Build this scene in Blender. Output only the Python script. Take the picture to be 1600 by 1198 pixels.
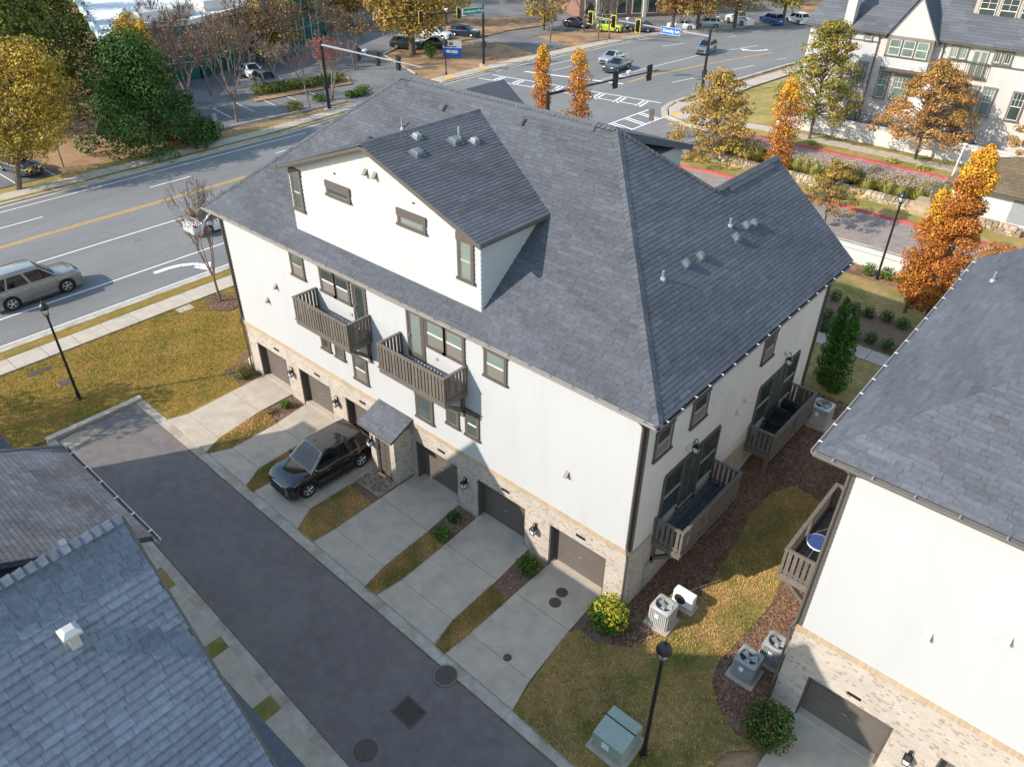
import bpy, bmesh, math, random
from mathutils import Vector, Matrix
from mathutils.geometry import tessellate_polygon
R_ = math.radians
rnd = random.Random(11)
for o in list(bpy.data.objects): bpy.data.objects.remove(o)
SC = bpy.context.scene
COL = SC.collection
# ------------------------------------------------------------------ camera
F = 1175.5
CAM = Vector((8.51, -16.0, 22.24))
RX = Vector((0.75127, 0.65983, 0.01039)); RD = Vector((0.38310, -0.42318, -0.82107)); RF = Vector((-0.53737, 0.62083, -0.57076))
RF.normalize(); RX = (RX - RF * RX.dot(RF)).normalized(); RD = RF.cross(RX).normalized()
cd = bpy.data.cameras.new('camera'); cam = bpy.data.objects.new('camera', cd); COL.objects.link(cam)
cd.sensor_width = 36; cd.lens = F / 1600 * 36; cd.clip_start = .5; cd.clip_end = 3000
m = Matrix((RX, -RD, -RF)).transposed().to_4x4(); m.translation = CAM; cam.matrix_world = m
SC.camera = cam
# ------------------------------------------------------------------ light
SUN = Vector((-.417, -.731, .541)).normalized()
w = bpy.data.worlds.new('World'); SC.world = w; w.use_nodes = True
nt = w.node_tree; bg = nt.nodes['Background']
sky = nt.nodes.new('ShaderNodeTexSky'); sky.sky_type = 'NISHITA'; sky.sun_disc = False
sky.sun_elevation = math.asin(SUN.z); sky.sun_rotation = math.atan2(SUN.x, SUN.y)
sky.air_density = 1.6; sky.dust_density = .35; sky.ozone_density = 1.2
nt.links.new(sky.outputs[0], bg.inputs[0]); bg.inputs[1].default_value = .15
sl = bpy.data.lights.new('sun', 'SUN'); sl.energy = 3.1; sl.angle = R_(.53); sl.color = (1, .915, .80)
so = bpy.data.objects.new('sun', sl); COL.objects.link(so); so.location = (0, 0, 80)
so.rotation_euler = (-SUN).to_track_quat('-Z', 'Y').to_euler()
SC.view_settings.view_transform = 'Standard'; SC.view_settings.look = 'None'
SC.view_settings.exposure = .95; SC.view_settings.gamma = 1
SC.render.engine = 'CYCLES'

# ------------------------------------------------------------------ pixels to places
def ray(p): return RX * ((p[0] - 800) / F) + RD * ((p[1] - 599) / F) + RF
def hit(p, ax, val):
    r = ray(p); return CAM + r * ((val - CAM[ax]) / r[ax])
def hplane(p, n, d):
    r = ray(p); n = Vector(n); return CAM + r * ((d - n.dot(CAM)) / n.dot(r))
def ss(t): t = min(1, max(0, t)); return t * t * (3 - 2 * t)
def h(x, y): return 2.0 * ss((y - 1.5) / 13) * ss((x + 33) / 15)
def gp(px, py):
    z = 0
    for i in range(25):
        P = hit((px, py), 2, z); z += (h(P.x, P.y) - z) * .6
    return Vector((P.x, P.y, h(P.x, P.y)))
def gxy(*pts): return [tuple(gp(*p)[:2]) for p in pts]

# ------------------------------------------------------------------ materials
def mat(name, c, rough=.8, c2=None, scale=1.5, var=.12, bump=0, bscale=40, metal=0, spec=.4, attr=False, c3=None, scale3=.25, t3=(.45, .6), coat=0, obj=False, stretch=None, cracks=0):
    mt = bpy.data.materials.new(name); mt.use_nodes = True; t = mt.node_tree; N = t.nodes; L = t.links
    b = N['Principled BSDF']; b.inputs['Roughness'].default_value = rough; b.inputs['Metallic'].default_value = metal
    b.inputs['Specular IOR Level'].default_value = spec; b.inputs['Coat Weight'].default_value = coat
    if obj: pos = N.new('ShaderNodeTexCoord').outputs['Object']
    else: pos = N.new('ShaderNodeNewGeometry').outputs['Position']
    if stretch:
        mp = N.new('ShaderNodeMapping'); mp.inputs['Scale'].default_value = stretch; L.new(pos, mp.inputs[0]); pos = mp.outputs[0]
    def noise(s, d=5, r=.6):
        n = N.new('ShaderNodeTexNoise'); n.inputs['Scale'].default_value = s; n.inputs['Detail'].default_value = d; n.inputs['Roughness'].default_value = r
        L.new(pos, n.inputs['Vector']); return n.outputs['Fac']
    def ramp(f, a, bb, ca, cb):
        r = N.new('ShaderNodeValToRGB'); e = r.color_ramp.elements
        e[0].position = a; e[1].position = bb; e[0].color = (*ca, 1); e[1].color = (*cb, 1); L.new(f, r.inputs[0]); return r.outputs[0]
    lo = tuple(x * (1 - var) for x in c); hi = c2 or tuple(min(1, x * (1 + var)) for x in c)
    col = ramp(noise(scale), .3, .7, lo, hi)
    if c3:
        mk = ramp(noise(scale3, 6, .65), t3[0], t3[1], (0, 0, 0), (1, 1, 1))
        mx = N.new('ShaderNodeMix'); mx.data_type = 'RGBA'; L.new(mk, mx.inputs['Factor']); L.new(col, mx.inputs['A']); mx.inputs['B'].default_value = (*c3, 1); col = mx.outputs['Result']
    if cracks:
        nz = N.new('ShaderNodeTexNoise'); nz.inputs['Scale'].default_value = 1.2; nz.inputs['Detail'].default_value = 6; g0 = N.new('ShaderNodeNewGeometry').outputs['Position']; L.new(g0, nz.inputs['Vector'])
        av = N.new('ShaderNodeVectorMath'); av.operation = 'ADD'; L.new(g0, av.inputs[0]); L.new(nz.outputs['Color'], av.inputs[1])
        vo = N.new('ShaderNodeTexVoronoi'); vo.feature = 'DISTANCE_TO_EDGE'; vo.inputs['Scale'].default_value = cracks; L.new(av.outputs[0], vo.inputs['Vector'])
        ck = ramp(vo.outputs['Distance'], .002, .008, (1, 1, 1), (0, 0, 0)); mk2 = ramp(noise(.35, 3), .5, .62, (0, 0, 0), (.75, .75, .75))
        mm = N.new('ShaderNodeMix'); mm.data_type = 'RGBA'; mm.blend_type = 'MULTIPLY'; mm.inputs['Factor'].default_value = 1; L.new(ck, mm.inputs['A']); L.new(mk2, mm.inputs['B'])
        mx = N.new('ShaderNodeMix'); mx.data_type = 'RGBA'; L.new(mm.outputs['Result'], mx.inputs['Factor']); L.new(col, mx.inputs['A']); mx.inputs['B'].default_value = tuple(v * .35 for v in c) + (1,); col = mx.outputs['Result']
    if attr:
        a = N.new('ShaderNodeAttribute'); a.attribute_name = 'col'
        mx = N.new('ShaderNodeMix'); mx.data_type = 'RGBA'; mx.blend_type = 'MULTIPLY'; mx.inputs['Factor'].default_value = 1
        L.new(col, mx.inputs['A']); L.new(a.outputs['Color'], mx.inputs['B']); col = mx.outputs['Result']
    L.new(col, b.inputs['Base Color'])
    if bump:
        bn = N.new('ShaderNodeBump'); bn.inputs['Strength'].default_value = bump; bn.inputs['Distance'].default_value = .03
        L.new(noise(bscale, 3), bn.inputs['Height']); L.new(bn.outputs[0], b.inputs['Normal'])
    return mt
def brickmat(name, c1, c2, mort, bw=.21, rh=.072, flat=False, speck=None, bump=.5, off=.5, ms=.009):
    mt = bpy.data.materials.new(name); mt.use_nodes = True; t = mt.node_tree; N = t.nodes; L = t.links
    b = N['Principled BSDF']; b.inputs['Roughness'].default_value = .9; b.inputs['Specular IOR Level'].default_value = .2
    g = N.new('ShaderNodeNewGeometry'); s = N.new('ShaderNodeSeparateXYZ'); L.new(g.outputs['Position'], s.inputs[0])
    cb = N.new('ShaderNodeCombineXYZ')
    if flat: L.new(s.outputs[0], cb.inputs[0]); L.new(s.outputs[1], cb.inputs[1])
    else:
        ad = N.new('ShaderNodeMath'); L.new(s.outputs[0], ad.inputs[0]); L.new(s.outputs[1], ad.inputs[1]); L.new(ad.outputs[0], cb.inputs[0]); L.new(s.outputs[2], cb.inputs[1])
    br = N.new('ShaderNodeTexBrick'); L.new(cb.outputs[0], br.inputs['Vector']); br.offset = off
    for k, v in (('Scale', 1), ('Mortar Size', ms), ('Brick Width', bw), ('Row Height', rh), ('Bias', -.25), ('Mortar Smooth', .2)): br.inputs[k].default_value = v
    br.inputs['Color1'].default_value = (*c1, 1); br.inputs['Color2'].default_value = (*c2, 1); br.inputs['Mortar'].default_value = (*mort, 1)
    n = N.new('ShaderNodeTexNoise'); n.inputs['Scale'].default_value = 1.3; n.inputs['Detail'].default_value = 8; n.inputs['Roughness'].default_value = .7; L.new(g.outputs['Position'], n.inputs['Vector'])
    r = N.new('ShaderNodeValToRGB'); r.color_ramp.elements[0].position = .3; r.color_ramp.elements[1].position = .7
    r.color_ramp.elements[0].color = (.8, .78, .76, 1); r.color_ramp.elements[1].color = (1.06, 1.04, 1.02, 1); L.new(n.outputs['Fac'], r.inputs[0])
    mx = N.new('ShaderNodeMix'); mx.data_type = 'RGBA'; mx.blend_type = 'MULTIPLY'; mx.inputs['Factor'].default_value = 1
    L.new(br.outputs['Color'], mx.inputs['A']); L.new(r.outputs[0], mx.inputs['B']); col = mx.outputs['Result']
    if speck:
        mp = N.new('ShaderNodeMapping'); mp.inputs['Scale'].default_value = (9.5, 15, 1); L.new(cb.outputs[0], mp.inputs[0])
        v = N.new('ShaderNodeTexVoronoi'); v.inputs['Scale'].default_value = 1.0; v.inputs['Randomness'].default_value = .5; L.new(mp.outputs[0], v.inputs['Vector'])
        sp = N.new('ShaderNodeSeparateColor'); L.new(v.outputs['Color'], sp.inputs[0])
        rr = N.new('ShaderNodeValToRGB'); rr.color_ramp.interpolation = 'CONSTANT'; rr.color_ramp.elements[1].position = .88; rr.color_ramp.elements[0].color = (0, 0, 0, 1); rr.color_ramp.elements[1].color = (.6, .6, .6, 1)
        L.new(sp.outputs[0], rr.inputs[0])
        m2 = N.new('ShaderNodeMix'); m2.data_type = 'RGBA'; L.new(rr.outputs[0], m2.inputs['Factor']); L.new(col, m2.inputs['A']); m2.inputs['B'].default_value = (*speck, 1); col = m2.outputs['Result']
    L.new(col, b.inputs['Base Color'])
    bp = N.new('ShaderNodeBump'); bp.inputs['Strength'].default_value = bump; bp.inputs['Distance'].default_value = .012; bp.invert = True
    L.new(br.outputs['Fac'], bp.inputs['Height']); L.new(bp.outputs[0], b.inputs['Normal'])
    return mt
MT = {}
def dm(k, *a, **kw): MT[k] = mat(k, *a, **kw)
dm('shingle', (.106, .112, .126), .92, var=.16, scale=9, bump=.5, bscale=160, spec=.2, attr=True)
dm('shingle_brown', (.17, .125, .075), .92, var=.2, scale=9, bump=.4, bscale=120, spec=.2, attr=True)
dm('roof_felt', (.07, .072, .078), .95)
dm('siding_shade_lift', (.67, .625, .57), .6, var=.03, scale=.9, c3=(.63, .585, .53), scale3=.8, bump=.08, bscale=30)  # same siding, lighter and warmer in colour to lift the shaded side wall
dm('siding', (.468, .468, .468), .55, var=.02, scale=.9, c3=(.44, .437, .43), scale3=1.4, t3=(.5, .8), bump=.08, bscale=30, stretch=(1, 1, .16))
dm('trim', (.105, .09, .077), .6, var=.1, scale=6)
dm('deckwood', (.145, .122, .10), .7, var=.18, scale=5, bump=.2, bscale=30, attr=True)
dm('deckfloor', (.09, .085, .085), .75, var=.25, scale=4, attr=True)
dm('garage', (.135, .117, .10), .55, var=.06, scale=2, bump=.05, bscale=60)
dm('gutter_mid', (.22, .205, .19), .35, var=.1, scale=4, metal=.3)
dm('gutter', (.42, .39, .36), .35, var=.1, scale=4, metal=.3)
dm('gutter_dark', (.12, .11, .11), .4, var=.1, scale=4, metal=.3)
dm('white_metal', (.8, .8, .79), .35)
dm('steel', (.5, .51, .52), .35, metal=.7, var=.08)
dm('galvanised', (.27, .285, .31), .5, metal=.3, var=.1)
dm('concrete', (.45, .38, .30), .9, var=.13, scale=1.6, bump=.15, bscale=60, c3=(.32, .27, .21), scale3=.7, t3=(.55, .8))
dm('kerbstone', (.45, .40, .33), .9, var=.15, scale=2, bump=.2, bscale=50, c3=(.33, .27, .2), scale3=.8)
dm('asphalt_new', (.165, .142, .132), .9, var=.16, scale=2.2, bump=.35, bscale=120, c3=(.235, .205, .18), scale3=.3, t3=(.5, .8))
dm('asphalt_old', (.20, .193, .183), .92, var=.10, scale=2.5, bump=.3, bscale=90, c3=(.165, .16, .152), scale3=.25, t3=(.4, .65), stretch=(1, .2, 1), cracks=.32)
dm('asphalt_lot', (.18, .172, .165), .92, cracks=.25, var=.14, scale=1.2, c3=(.12, .115, .115), scale3=.15)
dm('paint_white', (.74, .73, .70), .8, var=.1, scale=4, c3=(.5, .49, .47), scale3=3, t3=(.58, .75))
dm('paint_yellow', (.68, .38, .05), .8, var=.12, scale=4, c3=(.45, .28, .08), scale3=3, t3=(.6, .75))
dm('paint_red', (.50, .085, .085), .7, var=.2, scale=2, c3=(.45, .26, .22), scale3=2, t3=(.6, .75))
dm('lawn', (.24, .16, .035), .95, c2=(.34, .225, .06), scale=3.4, bump=1, bscale=40, c3=(.17, .155, .03), scale3=.6, t3=(.48, .75), spec=.1)
dm('lawn_shady', (.32, .215, .08), .95, c2=(.42, .285, .12), scale=3.6, bump=1, bscale=40, c3=(.16, .175, .04), scale3=.6, t3=(.46, .68), spec=.1)
dm('lawn_dry', (.33, .235, .085), .95, c2=(.42, .30, .12), scale=1.8, bump=.8, bscale=25, c3=(.24, .21, .06), scale3=.35, spec=.1)
dm('mulch', (.15, .09, .06), 1, c2=(.30, .19, .135), scale=14, bump=1, bscale=45, spec=.1)
dm('pine_straw', (.34, .20, .105), 1, c2=(.46, .295, .17), scale=5, bump=1, bscale=22, c3=(.24, .15, .085), scale3=.3, spec=.1)
dm('soil', (.22, .115, .07), 1, c2=(.40, .225, .145), scale=9, bump=1, bscale=30, c3=(.17, .10, .065), scale3=.9, spec=.1)
dm('iron', (.11, .085, .07), .6, metal=.4, var=.3, scale=20, bump=.5, bscale=80)
dm('black_metal', (.012, .012, .013), .4, spec=.5)
dm('pane', (.045, .06, .058), .04, var=.3, scale=.8, spec=.9)
dm('pane_row', (.17, .225, .20), .08, var=.3, scale=.7, spec=.8)
dm('trim_row', (.20, .175, .15), .6)
dm('pane_blind', (.20, .235, .215), .12, var=.12, scale=1.2, spec=.7, stretch=(1, 1, 12))
dm('pane_teal', (.075, .10, .09), .08, var=.2, scale=.7, spec=.8)
dm('screen', (.19, .175, .15), .7, var=.05)
dm('sash', (.66, .66, .58), .5)
dm('sash_tan', (.42, .37, .30), .5)
dm('sash_dark', (.18, .15, .125), .5)
dm('table_blue', (.04, .07, .2), .3)
dm('bark', (.12, .095, .075), .95, var=.35, scale=6, bump=.8, bscale=25, stretch=(1, 1, .25))
dm('bark_pale', (.25, .21, .175), .95, var=.3, scale=6, bump=.6, bscale=25)
dm('twig', (.21, .15, .12), .95, var=.25, scale=3)
dm('leaf', (1, 1, 1), .65, var=.12, scale=3, attr=True, spec=.15)
dm('sand', (.36, .29, .22), 1, c2=(.46, .38, .29), scale=6, bump=.4, bscale=40, c3=(.26, .2, .15), scale3=1.5)
dm('roofmetal', (.15, .16, .17), .5, var=.1, scale=6)
dm('acmetal', (.50, .49, .465), .45, var=.06, scale=3, metal=.2)
dm('acgrey', (.30, .31, .31), .5, var=.06, scale=3)
dm('transformer', (.30, .36, .31), .55, var=.08, scale=3)
dm('rock', (.40, .33, .24), .95, var=.25, scale=2.5, bump=.8, bscale=12, attr=True)
dm('whitewall', (.60, .58, .55), .8, var=.05, scale=.8, bump=.2, bscale=8)
dm('glass_green', (.015, .10, .085), .06, spec=.9, var=.4, scale=.6)
dm('roof_white', (.62, .62, .63), .8, var=.12, scale=.3)
dm('sign_green', (.0, .19, .13), .5); dm('sign_blue', (.015, .13, .55), .5); dm('sign_white', (.78, .78, .78), .5)
dm('signal_yellow', (.75, .55, .02), .5); dm('signal_black', (.02, .02, .02), .6)
dm('tyre', (.018, .018, .018), .85); dm('rim', (.62, .62, .63), .3, metal=.6); dm('red_lamp', (.5, .02, .02), .25); dm('clear_lamp', (.75, .77, .8), .15)
dm('car_glass', (.008, .010, .013), .03, spec=.5)
dm('chrome', (.8, .8, .8), .15, metal=1)
dm('plastic', (.03, .03, .03), .6)
MT['shingle_warm'] = mat('shingle_warm', (.20, .175, .165), .92, var=.2, scale=12, bump=.5, bscale=160, spec=.2, attr=True, c3=(.26, .25, .25), scale3=.7)
MT['shingle_pale'] = mat('shingle_pale', (.165, .19, .235), .92, var=.2, scale=12, bump=.5, bscale=160, spec=.2, attr=True)
MT['lamp_glass'] = mat('lamp_glass', (.75, .76, .78), .1, spec=.8)
MT['brick'] = brickmat('brick', (.54, .485, .43), (.47, .41, .355), (.50, .455, .40), speck=(.27, .20, .155))
MT['brick_ledge'] = brickmat('brick_ledge', (.52, .41, .28), (.42, .31, .2), (.45, .38, .3), bw=.075, rh=.3)
MT['brick_row'] = brickmat('brick_row', (.66, .61, .57), (.62, .565, .52), (.64, .59, .55), speck=(.48, .40, .35))
MT['brick_red'] = brickmat('brick_red', (.24, .10, .07), (.3, .15, .11), (.4, .34, .3))
MT['pavers'] = brickmat('pavers', (.36, .30, .265), (.27, .225, .2), (.2, .17, .15), bw=.42, rh=.21, flat=True, bump=.4, ms=.015)
def paint(name, c, rough=.3, metal=0): MT[name] = mat(name, c, rough, var=.02, metal=metal, coat=1, spec=.5); return name

# ------------------------------------------------------------------ mesh builder
ORI = {}
class MB:
    def __init__(s): s.v = []; s.f = []; s.m = []; s.c = []; s.cur = (1, 1, 1)
    def face(s, pts, mi=0, col=None):
        n = len(s.v); s.v += [tuple(p) for p in pts]; s.f.append(tuple(range(n, n + len(pts)))); s.m.append(mi); s.c.append(col or s.cur)
    def hexa(s, P, mi=0, col=None):
        n = len(s.v); s.v += [tuple(p) for p in P]
        for q in ((0, 3, 2, 1), (4, 5, 6, 7), (0, 1, 5, 4), (1, 2, 6, 5), (2, 3, 7, 6), (3, 0, 4, 7)):
            s.f.append(tuple(n + i for i in q)); s.m.append(mi); s.c.append(col or s.cur)
    def box(s, x0, x1, y0, y1, z0, z1, mi=0, col=None):
        s.hexa([(x0, y0, z0), (x1, y0, z0), (x1, y1, z0), (x0, y1, z0), (x0, y0, z1), (x1, y0, z1), (x1, y1, z1), (x0, y1, z1)], mi, col)
    def wb(s, P, u0, u1, w0, w1, d0, d1, mi=0, col=None):
        s.hexa([P(u0, w0, d1), P(u1, w0, d1), P(u1, w0, d0), P(u0, w0, d0), P(u0, w1, d1), P(u1, w1, d1), P(u1, w1, d0), P(u0, w1, d0)], mi, col)
    def prism(s, poly, vec, mi=0, col=None):
        vec = Vector(vec); a = [Vector(p) for p in poly]; b = [p + vec for p in a]; n = len(a)
        s.face(a[::-1], mi, col); s.face(b, mi, col)
        for i in range(n): s.face([a[i], a[(i + 1) % n], b[(i + 1) % n], b[i]], mi, col)
    def tube(s, p0, p1, r0, r1, n=6, mi=0, col=None, cap=False):
        p0 = Vector(p0); p1 = Vector(p1); d = p1 - p0
        if d.length < 1e-6: return
        d.normalize(); a = d.orthogonal().normalized(); b = d.cross(a); k = len(s.v)
        for p, r in ((p0, r0), (p1, r1)):
            for i in range(n):
                t = 2 * math.pi * i / n; s.v.append(tuple(p + (a * math.cos(t) + b * math.sin(t)) * r))
        for i in range(n):
            j = (i + 1) % n; s.f.append((k + i, k + j, k + n + j, k + n + i)); s.m.append(mi); s.c.append(col or s.cur)
        if cap:
            s.f.append(tuple(k + i for i in range(n))[::-1]); s.m.append(mi); s.c.append(col or s.cur)
            s.f.append(tuple(k + n + i for i in range(n))); s.m.append(mi); s.c.append(col or s.cur)
    def path(s, pts, r, n=6, mi=0):
        for a, b in zip(pts, pts[1:]): s.tube(a, b, r, r, n, mi, cap=True)
    def lathe(s, prof, c=(0, 0, 0), n=14, mi=0, axis=None, col=None):
        c = Vector(c); ax = Vector(axis or (0, 0, 1)).normalized(); a = ax.orthogonal().normalized(); b = ax.cross(a); k = len(s.v)
        for r, z in prof:
            for i in range(n):
                t = 2 * math.pi * i / n; s.v.append(tuple(c + ax * z + (a * math.cos(t) + b * math.sin(t)) * r))
        for q in range(len(prof) - 1):
            for i in range(n):
                j = (i + 1) % n; s.f.append((k + q * n + i, k + q * n + j, k + q * n + n + j, k + q * n + n + i)); s.m.append(mi); s.c.append(col or s.cur)
        e = k + (len(prof) - 1) * n
        s.f.append(tuple(k + i for i in range(n))[::-1]); s.m.append(mi); s.c.append(col or s.cur)
        s.f.append(tuple(e + i for i in range(n))); s.m.append(mi); s.c.append(col or s.cur)
    def build(s, name, mats, parent=None, smooth=False, local=False, kind=None, label=None, cat=None, group=None, bevel=0):
        if isinstance(mats, str): mats = [mats]
        o0 = ORI.get(parent.name, Vector((0, 0, 0))) if parent is not None and not local else Vector((0, 0, 0))
        me = bpy.data.meshes.new(name)
        me.from_pydata([(x - o0.x, y - o0.y, z - o0.z) for x, y, z in s.v] if o0.length else s.v, [], s.f)
        for k in mats: me.materials.append(MT[k])
        if len(mats) > 1: me.polygons.foreach_set('material_index', s.m)
        if any(c != (1, 1, 1) for c in s.c) or any(k in ATTR for k in mats):
            a = me.attributes.new('col', 'FLOAT_COLOR', 'FACE'); a.data.foreach_set('color', [q for c in s.c for q in (c[0], c[1], c[2], 1.0)])
        if smooth: me.polygons.foreach_set('use_smooth', [True] * len(me.polygons))
        me.update()
        o = bpy.data.objects.new(name, me); COL.objects.link(o)
        if parent is not None: o.parent = parent; ORI[o.name] = o0
        if bevel:
            bv = o.modifiers.new('bevel', 'BEVEL'); bv.width = bevel; bv.segments = 2; bv.limit_method = 'ANGLE'
        tag(o, label, cat, group, kind); return o
ATTR = ('shingle', 'shingle_pale', 'shingle_warm', 'shingle_brown', 'deckwood', 'deckfloor', 'leaf', 'rock')
def tag(o, label=None, cat=None, group=None, kind=None):
    for k, v in (('label', label), ('category', cat), ('group', group), ('kind', kind)):
        if v: o[k] = v
    return o
def thing(name, loc, label=None, cat=None, group=None, rz=0, kind=None):
    o = bpy.data.objects.new(name, None); COL.objects.link(o); o.location = loc; o.rotation_euler = (0, 0, rz); o.empty_display_size = .2
    ORI[o.name] = Vector(loc); return tag(o, label, cat, group, kind)
def copy_tree(o, parent=None):
    c = o.copy(); COL.objects.link(c); c.parent = parent
    for ch in list(o.children): copy_tree(ch, c)
    return c
def patch(name, poly, off, mt, step=0, parent=None, kind='structure', hf=h, label=None, cat=None):
    bm = bmesh.new(); vs = [bm.verts.new((x, y, 0)) for x, y in poly]
    for t in tessellate_polygon([[Vector((x, y, 0)) for x, y in poly]]): bm.faces.new([vs[i] for i in t])
    if step:
        xs = [p[0] for p in poly]; ys = [p[1] for p in poly]
        for ax, lo, hi in ((0, min(xs), max(xs)), (1, min(ys), max(ys))):
            v = math.floor(lo / step) * step + step
            while v < hi:
                co = (v, 0, 0) if ax == 0 else (0, v, 0); no = (1, 0, 0) if ax == 0 else (0, 1, 0)
                bmesh.ops.bisect_plane(bm, geom=bm.verts[:] + bm.edges[:] + bm.faces[:], plane_co=co, plane_no=no, dist=1e-5); v += step
    bmesh.ops.triangulate(bm, faces=bm.faces[:])
    for v in bm.verts: v.co.z = hf(v.co.x, v.co.y) + off
    bm.normal_update(); bmesh.ops.reverse_faces(bm, faces=[f for f in bm.faces if f.normal.z < 0])
    me = bpy.data.meshes.new(name); bm.to_mesh(me); bm.free(); me.materials.append(MT[mt])
    o = bpy.data.objects.new(name, me); COL.objects.link(o)
    if parent is not None:
        o.parent = parent; o0 = ORI.get(parent.name, Vector())
        me.transform(Matrix.Translation(-o0)); ORI[o.name] = o0; kind = None
    return tag(o, label, cat, None, kind)
def slab(name, poly, z1, th, mt, parent, hf=None, gap=.008):
    cx = sum(p[0] for p in poly) / len(poly); cy = sum(p[1] for p in poly) / len(poly)
    q = []
    for x, y in poly:
        d = Vector((cx - x, cy - y)); d = d / max(d.length, .01) * gap; q.append((x + d.x, y + d.y))
    mb = MB(); n = len(q); hz = (lambda x, y: hf(x, y)) if hf else (lambda x, y: 0)
    a = sum((q[i][0] * q[(i + 1) % n][1] - q[(i + 1) % n][0] * q[i][1]) for i in range(n))
    if a < 0: q = q[::-1]
    t = [(x, y, hz(x, y) + z1) for x, y in q]; b = [(x, y, hz(x, y) + z1 - th) for x, y in q]
    mb.face(t); mb.face(b[::-1])
    for i in range(n): j = (i + 1) % n; mb.face([b[i], b[j], t[j], t[i]])
    return mb.build(name, mt, parent)

# ================================================================== ground, roads
gx = [-900, -300, -150, -90, -62, -46, -38] + [-34 + 1.5 * i for i in range(29)] + [14, 25, 60, 200, 900]
gy = [-500, -100, -30, -12, 0] + [1 + i for i in range(17)] + [22, 30, 45, 60, 90, 140, 250, 900]
mb = MB()
mb.v = [(x, y, h(x, y) - .06) for y in gy for x in gx]
for j in range(len(gy) - 1):
    for i in range(len(gx) - 1):
        a = j * len(gx) + i; mb.f.append((a, a + 1, a + 1 + len(gx), a + len(gx))); mb.m.append(0); mb.c.append((1, 1, 1))
mb.build('ground', 'pine_straw', kind='structure')
def strip(pts, d):
    out = []
    for i, p in enumerate(pts):
        a = Vector(pts[max(0, i - 1)]); b = Vector(pts[min(len(pts) - 1, i + 1)]); t = (b - a).normalized()
        out.append((p[0] - t.y * d, p[1] + t.x * d))
    return out
def resample(pts, st):
    out = [pts[0]]; acc = 0
    for a, b in zip(pts, pts[1:]):
        L = math.dist(a, b); n = max(1, round(L / st))
        for i in range(1, n + 1): out.append((a[0] + (b[0] - a[0]) * i / n, a[1] + (b[1] - a[1]) * i / n))
    return out
def kerb(path, w, z0, z1, mt, piece=3.0, name='kerb', side=1):
    path = resample(path, piece); off = strip(path, w * side); e = thing(name, (*path[0], 0), kind='structure')
    for i in range(len(path) - 1):
        slab('kerb_piece', [path[i], path[i + 1], off[i + 1], off[i]], z1, z1 - z0 + .05, mt, e, hf=h, gap=.006)
    return e
NEAR = [(-35.0, -90), (-35.0, 27)]; NEAR2 = [(-35.5, 61.7), (-35.5, 75), (-34.4, 90), (-30.5, 106), (-23, 124), (-8, 150)]
FAR = [(-57.3, -90), (-57.3, 25), (-58.6, 38), (-60.3, 50), (-60.5, 67), (-58.6, 90), (-54.5, 106), (-47.5, 122), (-32, 150)]
patch('main_road', NEAR + [(-35, 45)] + NEAR2 + FAR[::-1], 0, 'asphalt_old')
CORN = [(-35.5, 61.7), (-34.9, 59.2), (-33.2, 56.6), (-30.5, 55.2), (-26, 52.3), (-20, 50), (70, 49.7)]
CORS = [(-35, 27), (-34.2, 30.2), (-31.5, 32.6), (-28, 33), (70, 33)]
patch('side_street_mouth', [(-36, 27)] + [(-35.0, 27), (-34.2, 30.2), (-31.5, 32.6), (-24, 33), (-24, 51.6), (-26, 52.3), (-30.5, 55.2), (-33.2, 56.6), (-34.9, 59.2), (-35.5, 61.7), (-37, 61.7)], .005, 'asphalt_old', 1.5)
patch('brick_street', [(-24, 33), (70, 33), (70, 49.7), (-20, 50), (-24, 51.6)], .005, 'pavers', 1.5)
for pth, sd in ((NEAR, -1), (FAR, 1), (CORN[:5] , 1), (NEAR2, -1), (CORS[:3], -1)):
    kerb(pth, .3, .0, .13, 'kerbstone', side=sd)
    g = kerb(strip(pth, -.42 * sd), .41, -.05, .012, 'concrete', name='gutter_pan', side=sd)
kerb(CORN[4:], .28, 0, .14, 'paint_red', side=1); kerb(CORS[2:], .28, 0, .13, 'kerbstone', side=-1)
# painted lines
def line(name, pts, wd, mt, off=.012, hf=h):
    pts = resample(pts, 4); a = strip(pts, wd / 2); b = strip(pts, -wd / 2); mb = MB()
    for i in range(len(pts) - 1): mb.face([(*p, hf(*p) + off) for p in (b[i], b[i + 1], a[i + 1], a[i])])
    return mb.build(name, mt, kind='structure')
YEL = [(-49.3, -90), (-49.3, 33)]; YEL2 = [(-44.6, 66.5), (-44.3, 72), (-42.6, 82), (-38.3, 101), (-33, 115), (-20, 138)]
for d in (-.14, .14): line('yellow_line', strip(YEL, d), .12, 'paint_yellow'); line('yellow_line', strip(YEL2, d), .12, 'paint_yellow')
line('edge_line', [(-35.55, -90), (-35.55, 27)], .12, 'paint_white'); line('edge_line', [(-55.9, -90), (-56.0, 27)], .12, 'paint_white')
line('lane_line', [(-38.75, -60), (-38.75, 29)], .13, 'paint_white'); line('lane_line', [(-45.0, -60), (-45.0, 33)], .13, 'paint_white')
for y in range(-45, 34, 12): line('lane_dash', [(-52.8, y - 5.6), (-52.8, y - 2.0)], .13, 'paint_white'); line('lane_dash', [(-41.9, y - 5.6), (-41.9, y - 2)], .12, 'paint_white') if y < -20 else None
L1 = [(-47.7, 65.2), (-46.1, 88), (-41, 107.8), (-30, 130)]; L2 = [(-55.2, 64.8), (-53.3, 88), (-48.5, 106), (-44.5, 116.7)]
line('lane_line', L1, .13, 'paint_white'); line('lane_line', [(-57.6, 64), (-57.2, 72)], .13, 'paint_white')
for i, p in enumerate(resample(L2, 4.2)[:-1:3]):
    q = resample(L2, 4.2)[i * 3 + 1]; line('lane_dash', [p, q], .13, 'paint_white')
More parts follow.
